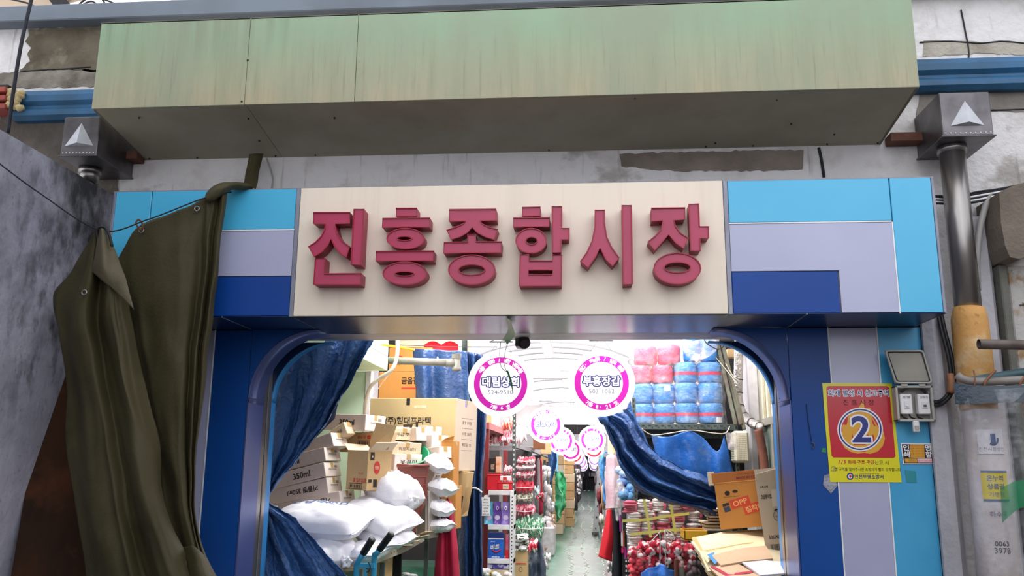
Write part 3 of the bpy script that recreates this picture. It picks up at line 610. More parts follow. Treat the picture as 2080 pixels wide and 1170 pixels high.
for L in LET:
    g = MB(); rim = MB(); sides = MB()
    for outer, hole in L:
        hs = [hole] if hole else []
        g.prism(outer, YL+.006, YL+.012, holes=hs)
        for lp in [outer]+hs:
            n = len(lp)
            for i in range(n):
                a, b = lp[i], lp[(i+1) % n]; sides.add([(a[0], YL, a[1]), (b[0], YL, b[1]), (b[0], 5.488, b[1]), (a[0], 5.488, a[1])], [(0, 1, 2, 3)])
            rim.tube([(p[0], YL+.001, p[1]) for p in lp], .0048, 4, closed=True)
    o = g.build('letter', M_letter, gate); sides.build('return_edge', M_letside, o); rim.build('rim', M_rim, o)
# green ties, small security camera under the lintel
p = W(1062, 693, 6.62)
t = thing('security_camera', 'small dark dome-ended camera under the middle of the lintel', 'camera', p)
g = MB(); g.smooth = True; g.tube([p+Vector((-.02, .1, .09)), p+Vector((0, 0, .02)), p+Vector((.02, -.1, -.03))], [.03, .045, .048], 16); g.build('housing', M_blackrub, t)
g = MB(); g.tube([p+Vector((.02, -.1, -.03)), p+Vector((.022, -.108, -.034))], .034, 16); g.build('lens', mat('lens_glass', '3a3038', rough=.1), t)
MB().bbox(p.x-.06, p.x+.0, p.y-.02, p.y+.14, 2.52, 2.585, .005).build('mount', M_darksteel, t)
t = thing('green_tie_cord', 'green plastic tie hanging on thin wire in front of the left round sign', 'cord', W(1030, 780, 6.5))
drape([[(1028, 752, 6.5), (1036, 775, 6.5), (1043, 799, 6.5)], [(1032, 752, 6.48), (1040, 775, 6.48), (1044, 799, 6.48)]], 12, 4, .006, 20).build('green_strip', mat('green_ribbon', '1f8a4c', rough=.4), t)
wire([W(1017, 694, 6.45), W(1015, 720, 6.5), W(1018, 745, 6.5), W(1030, 756, 6.5)], .0025).build('thin_wire', M_slot, t)
wire([W(1034, 690, 6.45), W(1026, 715, 6.5), W(1024, 740, 6.5), W(1030, 756, 6.5)], .0025).build('thin_wire', M_slot, t)
drape([[(1026, 645, 5.48), (1032, 668, 5.9), (1020, 690, 6.2)], [(1036, 650, 5.48), (1040, 672, 5.9), (1026, 692, 6.2)], [(1040, 660, 5.48), (1046, 682, 6.0), (1030, 700, 6.2)]], 8, 3, .004, 20).build('green_strip', mat('green_ribbon', '1f8a4c'), t)

# ================================================================== ON THE RIGHT COLUMN
YP = 6.024; K = YP/F*1.02
def Q(x, y, Y=YP): return W(x/4.875+1660, y/4.875+760, Y)
t = thing('fire_poster', 'yellow and red fire report poster with a big blue 2 on the right column', 'poster', Q(480, 1070))
MY = mat('poster_yellow', 'e6dc1c', 'ded418', rough=.3, scale=5, coat=.4); MR = mat('poster_red', 'cc1830', 'c0142a', rough=.3, scale=4, coat=.4); MF = mat('flame_orange', 'e0a52c', rough=.3, coat=.4); MN = mat('poster_blue', '20307e', rough=.3, coat=.4); MW = mat('poster_white', 'f2eef4', rough=.3, coat=.4)
def qp(pts, y0, y1, m, name, holes=()):
    c = lambda l: [(Q(a, b).x, Q(a, b).z) for a, b in l]
    return MB().prism(c(pts), YP-y1, YP-y0, holes=[c(h) for h in holes]).build(name, m, t)
def circ(cx, cy, rx, ry, n=40): return [(cx+rx*math.cos(2*PI*k/n), cy+ry*math.sin(2*PI*k/n)) for k in range(n)]
qp([(50, 88), (740, 92), (775, 500), (836, 1072), (128, 1068), (85, 560)], -.004, .0, MY, 'sheet')
qp([(90, 135), (110, 118), (690, 118), (712, 135), (740, 430), (775, 815), (760, 830), (160, 826), (142, 808), (110, 480)], 0, .0006, MR, 'red_field')
qp([(445, 250), (462, 300), (468, 340), (510, 330), (530, 335), (522, 380), (570, 470), (600, 520), (640, 600), (655, 560), (670, 640), (650, 710), (600, 765), (525, 790), (470, 780), (400, 788), (330, 770), (270, 730), (238, 670), (232, 620), (250, 560), (245, 510), (275, 480), (290, 500), (300, 430), (330, 380), (360, 350), (410, 330), (430, 300)], .0006, .0010, MF, 'flame')
for pts in ([(262, 500), (280, 440), (305, 400), (300, 470), (290, 505)], [(535, 430), (560, 470), (580, 520), (560, 510), (545, 480)], [(490, 620), (500, 590), (512, 620)], [(540, 630), (552, 590), (568, 640), (560, 700), (540, 700)], [(340, 660), (345, 585), (360, 640), (420, 520), (415, 560), (400, 640), (480, 640), (480, 700), (360, 700)], [(400, 740), (470, 745), (520, 735), (470, 770), (410, 765)]): qp(pts, .0010, .0013, MR, 'flame_gap')
qp(circ(424, 548, 226, 216), .0013, .0017, MW, 'white_ring', [circ(424, 548, 186, 178)]); qp(circ(424, 548, 213, 204), .0017, .0021, MN, 'blue_ring', [circ(424, 548, 198, 190)])
def qt(body, cx, cy, w, h, m, y=.0022, bold=0, rot=0, shear=0, name='lettering'):
    p = Q(cx, cy); g = MB(); k = YP/F/4.875*1.03; tx(g, body, p.x, p.z, w=w*k, h=h*k*.97, y=YP-y, bold=bold, rot=rot, shear=shear); return g.build(name, m, t)
def qo(body, cx, cy, w, h, m, o, y, bold):
    p = Q(cx, cy); g = MB(); k = YP/F/4.875*1.03; tx_out(g, body, p.x, p.z, o*k, w=w*k, h=h*k*.97, y=YP-y, bold=bold); g.build('lettering', m, t)['kind'] = 'stuff'
qo('2', 432, 545, 168, 248, MW, 15, .0024, .025); qt('2', 432, 545, 168, 248, MN, .0030, .025)
qo('화재 발생 시 신고구역', 408, 188, 548, 64, MW, 5, .0012, .012); qt('화재 발생 시 신고구역', 408, 188, 548, 64, MN, .0019, .012)
qt('진 흥 시 장', 410, 280, 280, 55, M_ink, .0016, 0)
qt('119', 250, 870, 66, 42, MR, .001, .02, shear=.3); qt('화재·구조·구급', 434, 872, 236, 38, MR, .001, .02); qt('신고 시', 637, 876, 122, 40, M_ink, .001, .0)
qt('②', 162, 940, 50, 50, MN, .001, .0); qt('번 구역을 알려주시면 소방차가 빨리 도착합니다.', 503, 943, 588, 34, M_ink, .001, .008)
qt('INCHEON BUPYEONG FIRE STATION', 515, 985, 170, 9, M_ink, .001); qt('인천부평소방서', 512, 1016, 256, 42, MN, .001, .02)
qp(circ(326, 1012, 34, 36, 24), 0, .0006, MN, 'badge'); qp(circ(326, 1012, 20, 22, 20), .0006, .001, MW, 'badge_centre'); qp([(312, 1008), (330, 995), (342, 1012), (326, 1030)], .001, .0013, MR, 'badge_centre')
# small sticker
def Q2(x, y, Y=YP): return W(x/4.5+1790, y/4.5+700, Y)
t = thing('printer_sticker', 'small black and yellow business card sticker below the switch box', 'sticker', Q2(330, 1090))
def rp(a, b, c, d, y0, y1, m, name):
    P = [Q2(*a), Q2(*b), Q2(*c), Q2(*d)]; return MB().prism([(p.x, p.z) for p in P], YP-y1, YP-y0).build(name, m, t)
rp((178, 900), (460, 904), (483, 1093), (200, 1093), -.004, 0, MW, 'sheet'); rp((188, 910), (452, 914), (473, 1085), (208, 1085), 0, .0004, M_ink, 'black_field')
rp((260, 912), (390, 914), (400, 1036), (270, 1034), .0004, .0008, MF, 'yellow_field'); rp((215, 1042), (325, 1042), (330, 1078), (220, 1078), .0004, .0008, MF, 'yellow_field'); rp((330, 1042), (462, 1042), (466, 1078), (334, 1078), .0004, .0008, mat('pale_pink', 'f0c8d0', rough=.5), 'pink_field')
def qt2(body, cx, cy, w, h, m, bold=0):
    p = Q2(cx, cy); k = YP/F/4.5; g = MB(); tx(g, body, p.x, p.z, w=w*k, h=h*k, y=YP-.0012, bold=bold); g.build('lettering', m, t)
qt2('인', 226, 942, 54, 50, MW, .028); qt2('쇄', 232, 1003, 56, 52, MW, .028); qt2('명', 426, 944, 52, 50, MW, .028); qt2('함', 434, 1004, 54, 52, MW, .028)
for k in range(5): qt2('명함 스티커 전단', 328+k*2, 925+k*24, 118, 13, MR)
qt2('대한광고', 285, 1058, 66, 18, M_ink); qt2('☎ 011-255-2356', 400, 1060, 120, 18, MR)
for n, (pts, lb) in enumerate([([(1838, 955), (1860, 957), (1862, 980), (1842, 980)], 'faded green tape scrap under the small sticker'), ([(1674, 966), (1686, 962), (1702, 985), (1688, 1003), (1672, 985)], 'crumpled grey tape scrap at the lower left corner of the fire poster'), ([(1671, 910), (1677, 910), (1678, 920), (1668, 918)], 'tiny green tape scrap left of the fire poster')]):
    P = [W(u, v, YC-.003) for u, v in pts]; solo(MB().prism([(p.x, p.z) for p in P], YC-.004, YC-.0005), 'tape_scrap', [mat('tape_teal', '2f8f9c', rough=.3), mat('tape_grey', '7a7c8c', 'a3a4b2', rough=.25, scale=12, bump=.6), mat('green_ribbon', '1f8a4c')][n], lb, 'tape')
t = thing('hanging_wire', 'thin dark wire with a small hook on the blue right column', 'wire', W(1645, 870, 6.02))
wire([W(1638, 820, 6.022), W(1641, 850, 6.02), W(1649, 898, 6.02)], .0022).build('thin_wire', M_dark, t); wire([W(1647, 898, 6.018), W(1655, 903, 6.015), W(1650, 912, 6.018)], .004, 12).build('hook', M_darksteel, t)
# ---- switch box with raised lid
p = Q2(310, 705, 5.93); q = Q2(155, 370, 5.93); x0, x1, z0, z1 = q.x-.015, W(1900, 840, 5.93).x, p.z, q.z
x0 = W(1822, 830, 5.93).x; z0 = W(1860, 856, 5.93).z; z1 = W(1860, 783, 5.93).z
MG = mat('box_grey_plastic', 'b9b6ae', 'adaaa2', rough=.4, scale=5)
t = thing('switch_box', 'open grey electrical switch box with raised lid on cyan column', 'switch box', ((x0+x1)/2, 5.93, z0))
g = MB(); g.bbox(x0, x1, 5.93, 5.955, z0, z0+.016, .004).bbox(x0, x1, 5.93, 5.955, z1-.016, z1, .004).bbox(x0, x0+.016, 5.93, 5.955, z0, z1, .004).bbox(x1-.016, x1, 5.93, 5.955, z0, z1, .004)
g.box(x0+.006, x0+.012, 5.95, YC, z0+.006, z1-.006).box(x1-.012, x1-.006, 5.95, YC, z0+.006, z1-.006).box(x0+.006, x1-.006, 5.95, YC, z0+.006, z0+.012).box(x0+.006, x1-.006, 5.95, YC, z1-.012, z1-.006).box(x0+.01, x1-.01, YC-.01, YC-.001, z0+.01, z1-.01)
g.build('case', MG, t)
zl0 = W(1850, 778, 5.9).z; zl1 = zl0 + .225
lid = MB(); xs = -.05
def lidp(u, r, y, d): return (x0+.002+(x1-x0-.004)*u - .05*r + 0, 5.93-d*.0+y - .0*r, zl0+(zl1-zl0)*r)
for (a, b, c, d, yy) in [(0, 1, 0, 1, 0)]:
    lid.prism([(x0, zl0), (x1-.005, zl0), (x1-.045, zl1), (x0-.05, zl1)], 5.925, 5.935)
lid.build('lid', mat('lid_inside', 'a19d93', '8f8b81', rough=.35, scale=4), t)
def rloop(C, r, n=5):
    out = []; m = len(C)
    for i in range(m):
        a, b, c = Vector(C[i-1]), Vector(C[i]), Vector(C[(i+1) % m]); p = b+(a-b).normalized()*r; q = b+(c-b).normalized()*r
        for k in range(n+1): t_ = k/n; out.append(p*(1-t_)**2+b*2*t_*(1-t_)+q*t_*t_)
    return out
g = MB(); g.smooth = True; g.tube(rloop([(x0+.004, 5.922, zl0+.004), (x1-.008, 5.922, zl0+.004), (x1-.048, 5.922, zl1-.004), (x0-.046, 5.922, zl1-.004)], .02), .007, 6, closed=True); g.build('lid_rim', MG, t)
g = MB(); g.smooth = True; g.tube(rloop([(x0+.014, 5.920, zl0+.013), (x1-.018, 5.920, zl0+.013), (x1-.056, 5.920, zl1-.013), (x0-.036, 5.920, zl1-.013)], .018), .0035, 5, closed=True); g.build('lid_seal', M_blackrub, t)
for f in (.25, .72): MB().bbox(x0+(x1-x0)*f-.022, x0+(x1-x0)*f+.022, 5.925, 5.94, z1-.006, zl0+.008, .003).build('hinge', MG, t)
MB().bbox(x0+(x1-x0)*.46-.018, x0+(x1-x0)*.46+.024, 5.925, 5.95, z0-.07, z0+.003, .006).build('latch', M_white, t)
MB().bbox(x0+(x1-x0)*.46-.01, x0+(x1-x0)*.46+.016, 5.918, 5.926, z0-.058, z0-.028, .003).build('latch', MG, t)
for k, s in enumerate(('조명', '오락기')):
    a = x0+.032+k*.115; g = MB().bbox(a, a+.078, 5.945, 6.0, z0+.05, z0+.185, .006)
    b = g.build('switch', M_white, t); g = MB(); tx(g, s, a+.039, z0+.162, w=.05, h=.016, y=5.943); g.build('lettering', M_ink, b)
    MB().bbox(a+.022, a+.06, 5.938, 5.947, z0+.088, z0+.135, .003).build('rocker', mat('rocker_white', 'e8e6ea', rough=.3), b); MB().bbox(a+.03, a+.05, 5.932, 5.94, z0+.098, z0+.112, .002).build('rocker', M_darksteel if k else M_white, b)
wire([(x0+.05, 5.97, z0+.2), (x0+.09, 5.965, z0+.225), (x0+.17, 5.96, z0+.225), (x1-.04, 5.965, z0+.19), (x1-.035, 5.99, z0+.15)], .009).build('inner_cable', M_blackrub, t)
for k in range(3): wire([(x0+.045+k*.05, 5.98, z0+.05), (x0+.05+k*.05, 5.97, z0+.03), (x0+.08+k*.05, 5.98, z0+.02)], .006).build('inner_cable', M_blackrub, t)

# ================================================================== LEFT TARPAULIN
t = thing('olive_tarpaulin', 'big olive canvas tarpaulin hooked up in heavy folds over the left side of the gateway', 'tarpaulin', W(300, 1100, 5.3))
R = [[(238, 535, 5.36), (266, 650, 5.35), (298, 850, 5.36), (330, 1000, 5.36), (350, 1200, 5.36)],
 [(283, 462, 5.33), (278, 560, 5.31), (300, 700, 5.33), (326, 900, 5.34), (350, 1050, 5.34), (376, 1200, 5.34)],
 [(335, 440, 5.31), (338, 600, 5.27), (346, 760, 5.27), (356, 920, 5.28), (375, 1060, 5.26), (402, 1200, 5.24)],
 [(385, 420, 5.33), (380, 580, 5.29), (374, 760, 5.28), (376, 920, 5.30), (390, 1060, 5.28), (425, 1200, 5.26)],
 [(418, 402, 5.34), (406, 560, 5.35), (388, 740, 5.35), (384, 940, 5.36), (396, 1080, 5.35), (438, 1200, 5.33)],
 [(434, 388, 5.31), (417, 560, 5.27), (398, 745, 5.26), (389, 940, 5.28), (399, 1090, 5.26), (444, 1200, 5.22)],
 [(444, 384, 5.34), (427, 560, 5.345), (405, 760, 5.35), (392, 945, 5.35), (402, 1095, 5.34), (449, 1200, 5.33)],
 [(454, 384, 5.31), (436, 560, 5.28), (412, 770, 5.28), (395, 950, 5.29), (405, 1100, 5.28), (454, 1200, 5.26)],
 [(464, 388, 5.36), (444, 560, 5.34), (418, 780, 5.34), (398, 955, 5.36), (408, 1100, 5.36), (458, 1200, 5.36)]]
solid(drape(R, 70, 9, .010, 4, rid=.016, rs=(4, 1.6), seed=2, fine=.0015).build('draped_sheet', M_olive, t))
R = [[(196, 478, 5.2), (150, 550, 5.2), (110, 602, 5.2), (124, 690, 5.2), (138, 790, 5.22), (136, 900, 5.22), (158, 1040, 5.22), (180, 1200, 5.2)],
 [(199, 470, 5.14), (172, 555, 5.12), (142, 615, 5.12), (152, 710, 5.12), (168, 820, 5.13), (178, 950, 5.13), (196, 1060, 5.12), (222, 1200, 5.12)],
 [(203, 466, 5.14), (190, 560, 5.08), (176, 640, 5.08), (190, 735, 5.08), (212, 860, 5.08), (228, 990, 5.08), (246, 1080, 5.08), (276, 1200, 5.08)],
 [(207, 465, 5.18), (208, 565, 5.18), (204, 655, 5.2), (222, 760, 5.18), (246, 890, 5.16), (262, 1005, 5.15), (282, 1095, 5.15), (314, 1200, 5.15)],
 [(210, 465, 5.12), (222, 565, 5.08), (228, 660, 5.06), (248, 770, 5.03), (276, 905, 5.02), (292, 1010, 5.02), (318, 1100, 5.02), (354, 1200, 5.02)],
 [(215, 466, 5.16), (240, 570, 5.12), (254, 665, 5.10), (270, 768, 5.10), (304, 900, 5.09), (320, 1002, 5.08), (344, 1095, 5.06), (390, 1200, 5.06)],
 [(224, 472, 5.2), (258, 575, 5.2), (271, 650, 5.2), (290, 755, 5.2), (326, 890, 5.2), (333, 990, 5.2), (362, 1085, 5.18), (424, 1200, 5.16)]]
solid(drape(R, 80, 10, .010, 4, rid=.022, rs=(5, 1.4), seed=7, fine=.0015).build('gathered_sheet', M_olive, t))
R = [[(203, 466, 5.1), (196, 500, 5.06), (190, 530, 5.05), (184, 552, 5.07)], [(206, 464, 5.05), (208, 505, 5.01), (207, 540, 4.99), (204, 566, 5.02)], [(212, 466, 5.08), (224, 515, 5.05), (232, 560, 5.03), (238, 596, 5.04)], [(217, 470, 5.12), (238, 520, 5.09), (258, 575, 5.06), (273, 630, 5.02)]]
solid(drape(R, 20, 6, .006, 8).build('folded_corner', layered('grey_olive_canvas', '5f5845', [('453f2e', 2, .4, .7, (1, 1, 1), .7, None)], rough=.55, bump=.12, bscale=60), t))
R = [[(418, 412, 5.3), (420, 392, 5.3), (440, 376, 5.38), (480, 376, 5.5)], [(436, 406, 5.26), (440, 384, 5.24), (458, 370, 5.34), (500, 372, 5.5)], [(452, 396, 5.28), (458, 382, 5.26), (478, 374, 5.34), (512, 378, 5.5)], [(464, 392, 5.32), (472, 386, 5.36), (492, 384, 5.44), (515, 385, 5.55)]]
solid(drape(R, 14, 6, .008, 9).build('top_bunch', M_olive, t))
R = [[(372, 1112, 5.2), (378, 1140, 5.1), (384, 1200, 5.08)], [(388, 1106, 5.12), (400, 1130, 5.04), (410, 1200, 5.0)], [(404, 1116, 5.16), (420, 1145, 5.08), (432, 1200, 5.04)], [(412, 1130, 5.22), (434, 1160, 5.16), (450, 1200, 5.14)]]
solid(drape(R, 14, 6, .012, 9).build('bottom_bunch', M_olive, t))
for u, v, Y in [(287, 468, 5.27), (171, 594, 5.02), (400, 424, 5.3)]:
    g = MB(); g.smooth = True; p = W(u, v, Y); g.tube([p+Vector((.016*math.cos(2*PI*k/14), 0, .016*math.sin(2*PI*k/14))) for k in range(14)], .005, 6, closed=True); g.build('grommet', M_steel, t)
wire([W(287, 468, 5.26), W(276, 455, 5.25), W(281, 446, 5.25), W(288, 452, 5.25), W(290, 466, 5.26)], .006).build('tie_loop', M_rust, t)
wire([W(200, 490, 5.08), W(196, 470, 5.08), W(202, 462, 5.08), W(214, 463, 5.08), W(222, 478, 5.06), W(228, 500, 5.04)], .009).build('tie_loop', M_dark, t)
solo(wire([W(-30, 310, 4.6), W(80, 392, 4.85), W(205, 468, 5.12), W(300, 446, 5.2), W(410, 404, 5.28), W(470, 390, 5.44)], .0045, 40), 'support_wire', M_black, 'thin black wire carrying the olive tarpaulin from the left wall', 'wire')
# canvas strip and white cable dropping from the green housing to the header
solid(solo(drape([[(506, 314, 5.95), (500, 350, 5.9), (494, 378, 5.75)], [(520, 312, 5.92), (514, 350, 5.84), (510, 380, 5.7)], [(534, 312, 5.95), (526, 352, 5.9), (520, 384, 5.72)]], 14, 5, .004), 'canvas_strap', M_olive, 'olive canvas strap rising from the tarpaulin to the green housing', 'strap'))
solo(wire([W(542, 322, 6.0), W(548, 340, 6.0), W(554, 362, 6.02), W(552, 384, 5.95)], .007), 'white_cable', mat('conduit_grey', 'a6a3a0'), 'short pale cable beside the olive strap above the header', 'cable')
# rusty board leaning against the left wall
g = MB(); P = [W(110, 655, 5.74), W(175, 650, 5.85), W(260, 1230, 5.55), W(12, 1230, 5.22)]
g.add([tuple(p) for p in P]+[tuple(p+Vector((.02, .03, 0))) for p in P], [(0, 3, 2, 1), (4, 5, 6, 7), (0, 1, 5, 4), (1, 2, 6, 5), (2, 3, 7, 6), (3, 0, 4, 7)])
solo(g, 'leaning_board', layered('stained_red_board', '38200f', [('1c120c', 1.6, .4, .65, (2, 1, .5), .9, None), ('55301c', 3, .55, .7, (1, 1, 1), .6, None)], rough=.85, bump=.2), 'dark red-brown board leaning on the mouldy wall behind the tarpaulin', 'board')

# ================================================================== HALL SHELL
def fol():
    m = bpy.data.materials.new('translucent_roofing'); m.use_nodes = True; nt = m.node_tree; o = nt.nodes['Material Output']
    d = nt.nodes.new('ShaderNodeBsdfDiffuse'); d.inputs[0].default_value = (.92, .9, .92, 1); t = nt.nodes.new('ShaderNodeBsdfTranslucent'); t.inputs[0].default_value = (.95, .93, .95, 1)
    x = nt.nodes.new('ShaderNodeMixShader'); x.inputs[0].default_value = .5; nt.links.new(d.outputs[0], x.inputs[1]); nt.links.new(t.outputs[0], x.inputs[2]); nt.links.new(x.outputs[0], o.inputs[0]); return m
M_roof = fol()
M_hallwall = mat('hall_wall_white', 'dcd8dc', 'c9c5c9', rough=.8, scale=3)
XLW, XRW = -3.15, 1.75
M_floorin = layered('green_hall_floor', '2f6149', [('515852', .9, .2, .5, (1, .12, 1), 1.0, [('X', .62, .3), ('X', -.5, -.1)]), ('5f8f78', 5, .5, .7, (1, .4, 1), .5, None)], rough=.45, bump=.03)
struct(MB().box(XLW, XRW, 6.71, 58, .0005, .012), 'floor', M_floorin)
def zig(x, y0, y1, a, s, r):
    g = MB(); pts = []; y = y0; k = 0
    while y < y1: pts.append((x+(a if k % 2 else -a)+random.uniform(-.02, .02)+.05*math.sin(y), y, .014)); y += s*random.uniform(.7, 1.3); k += 1
    g.tube(pts, r, 4); return g
for k, (x, a) in enumerate([(-.22, .03), (.02, .02), (.3, .025)]): struct(zig(x, 11, 48, a, .16, .007), 'trim_%d' % (30+k), mat('pale_crack', 'cfd3ca', rough=.8))
for k, y in enumerate((22.9, 31.5, 40.5)): struct(MB().box(-1.2, 1.2, y, y+.07, .013, .02), 'trim_%d' % (33+k), mat('seam_grey', '59635e', rough=.7))
struct(MB().box(XLW-.1, XLW, 6.71, 58, 0, 3.25), 'wall_hall_left', M_hallwall)
struct(MB().box(XRW, XRW+.1, 6.71, 58, 0, 3.25), 'wall_hall_right', mat('hall_wall_cream', 'cbc6b6', 'b9b3a2', rough=.8, scale=3))
struct(MB().box(XLW, XRW, 58, 58.2, 0, 4.6), 'wall_far', mat('far_dark', '4c4648', '332f33', rough=.8, scale=.8))
cxv = (XLW+XRW)/2; rv = (XRW-XLW)/2+.1
def vz(a): return (cxv+rv*math.cos(a), 3.2+1.25*math.sin(a))
g = MB(); g.smooth = True; g.grid([[(vz(PI*i/20)[0], y, vz(PI*i/20)[1]) for y in (6.31, 20, 40, 58.1)] for i in range(21)]); struct(g, 'ceiling', M_roof)
t = thing('roof_arches', 'thin grey arched ribs under the translucent market hall roof', 'roof ribs', (cxv, 20, 3.2))
for y in [19.3, 20.2, 21.2, 22.3, 26, 28, 31, 34, 38, 42, 47]:
    g = MB(); g.smooth = True; g.tube([(cxv+(rv-.06)*math.cos(PI*i/16), y, 3.2+1.19*math.sin(PI*i/16)) for i in range(17)], .022, 6); g.build('rib', mat('rib_grey', 'd0cdd0', rough=.5), t)
for a in (.25, .75): g = MB(); p = vz(PI*a); g.tube([(p[0], 19, p[1]-.1), (p[0], 48, p[1]-.1)], .015, 5); g.build('purlin', mat('rib_grey', 'b5b2b6'), t)
M_beamw = mat('white_beam', 'ece6e8', 'dad2d4', rough=.6, scale=3)
for k, (v, Y, h) in enumerate([(768, 13.5, .10), (812, 18.3, .10), (862, 24.5, .55), (905, 31, .4), (925, 38, .5)]):
    z = W(1130, v, Y).z; struct(MB().bbox(XLW, XRW, Y, Y+.12, z, z+h, .005), 'beam_%d' % (k+1), M_beamw)
for k, (x, y) in enumerate([(-1.5, 8.6), (.5, 8.2), (-.5, 12), (-.3, 17), (-.1, 24), (.1, 33)]):  # tube fixtures added to go with the hall fill lights
    tt = thing('fill_lamp', ['added fluorescent lamp over the left sack shelf', 'added fluorescent lamp over the twine rolls', 'added fluorescent lamp over the red shelf', 'added fluorescent lamp over the aisle between first and second beams', 'added fluorescent lamp by the wide white beam', 'farthest added fluorescent lamp over the aisle'][k], 'lamp', (x, y, 3.29))
    g = MB().bbox(x-.08, x+.08, y-1.2, y+1.2, 3.30, 3.36, .01); g.build('fixture', M_white, tt)
    for q in (-.04, .04): g = MB(); g.tube([(x+q, y-1.15, 3.285), (x+q, y+1.15, 3.285)], .014, 8); g.build('tube', M_tube, tt)

# ================================================================== HANGING ROUND SIGNS
def round_sign(u, v, Y, r, label, name='', phone='', top='', bot='', ring=None, detail=2):
    ring = ring or M_magenta
    p = W(u, v, Y); R = r*Y/F
    t = thing('round_sign', label, 'sign', p, group='round shop signs hanging over the aisle'); M = Matrix.Translation(p)
    seg = 64 if detail > 1 else 32
    c = lambda R_: [(R_*math.cos(2*PI*k/seg), R_*math.sin(2*PI*k/seg)) for k in range(seg)]
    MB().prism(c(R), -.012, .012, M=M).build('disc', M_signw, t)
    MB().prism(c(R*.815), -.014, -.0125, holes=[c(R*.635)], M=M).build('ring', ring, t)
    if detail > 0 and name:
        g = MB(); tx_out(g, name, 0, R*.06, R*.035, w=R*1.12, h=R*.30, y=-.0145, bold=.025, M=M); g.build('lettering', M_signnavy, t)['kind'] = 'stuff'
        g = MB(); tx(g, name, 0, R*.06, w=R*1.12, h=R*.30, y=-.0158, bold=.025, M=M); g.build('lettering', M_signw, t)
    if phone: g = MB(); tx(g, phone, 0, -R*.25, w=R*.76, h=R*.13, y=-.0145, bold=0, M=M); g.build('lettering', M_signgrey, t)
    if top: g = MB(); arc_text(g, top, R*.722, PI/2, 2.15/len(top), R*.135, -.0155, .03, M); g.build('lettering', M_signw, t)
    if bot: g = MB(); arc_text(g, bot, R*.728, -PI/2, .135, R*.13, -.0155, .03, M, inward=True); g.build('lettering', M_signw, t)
    if detail > 0:
        g = MB()
        for s in (-1, 1): g.tube([p+Vector((s*R*.33, 0, R*.95)), p+Vector((s*R*.1, 0, R*1.28))], .0015, 4)
        g.tube([p+Vector((0, 0, R*1.3)), (p.x, p.y, 3.2+1.25*math.sqrt(max(0, 1-((p.x-cxv)/rv)**2)))], .0015, 4); g.build('hanging_wire', M_slot, t)
        g = MB().bbox(p.x-R*.36, p.x+R*.36, p.y-.008, p.y+.008, p.z+R*1.27, p.z+R*1.31, .002); g.tube([p+Vector((-.1, 0, R*1.3)), p+Vector((-.04, 0, R*1.38)), p+Vector((.04, 0, R*1.32)), p+Vector((.1, 0, R*1.37))], .004, 4); g.build('hanger_bar', M_darksteel, t)
    if detail == 0: g = MB(); g.tube([p+Vector((0, 0, R*.98)), (p.x, p.y, 3.2+1.25*math.sqrt(max(0, 1-((p.x-cxv)/rv)**2)))], .003, 4); g.build('hanging_wire', M_slot, t)
    return t
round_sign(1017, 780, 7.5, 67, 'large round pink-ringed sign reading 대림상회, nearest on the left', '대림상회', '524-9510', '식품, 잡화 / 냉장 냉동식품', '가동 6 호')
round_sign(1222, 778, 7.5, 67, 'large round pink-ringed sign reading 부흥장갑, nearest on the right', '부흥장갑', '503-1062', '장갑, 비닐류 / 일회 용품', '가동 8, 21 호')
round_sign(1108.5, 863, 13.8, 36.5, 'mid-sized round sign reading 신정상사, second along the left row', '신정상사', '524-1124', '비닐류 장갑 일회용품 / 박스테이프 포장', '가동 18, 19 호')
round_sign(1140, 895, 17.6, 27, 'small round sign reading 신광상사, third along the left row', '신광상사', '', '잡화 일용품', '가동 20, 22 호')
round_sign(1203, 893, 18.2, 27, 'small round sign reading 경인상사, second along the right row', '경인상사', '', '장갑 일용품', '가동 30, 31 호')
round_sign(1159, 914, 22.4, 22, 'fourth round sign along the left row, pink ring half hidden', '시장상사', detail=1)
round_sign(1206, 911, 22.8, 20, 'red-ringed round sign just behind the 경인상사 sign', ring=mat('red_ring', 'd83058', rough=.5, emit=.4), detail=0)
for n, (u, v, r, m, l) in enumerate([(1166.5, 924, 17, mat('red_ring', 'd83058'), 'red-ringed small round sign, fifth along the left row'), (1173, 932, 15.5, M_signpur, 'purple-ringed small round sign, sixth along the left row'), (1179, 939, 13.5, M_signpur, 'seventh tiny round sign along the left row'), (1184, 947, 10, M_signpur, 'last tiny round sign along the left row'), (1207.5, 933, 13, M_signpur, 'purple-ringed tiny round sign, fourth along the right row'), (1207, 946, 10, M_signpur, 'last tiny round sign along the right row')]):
    round_sign(u, v, .29*F/r, r, l, ring=m, detail=0)

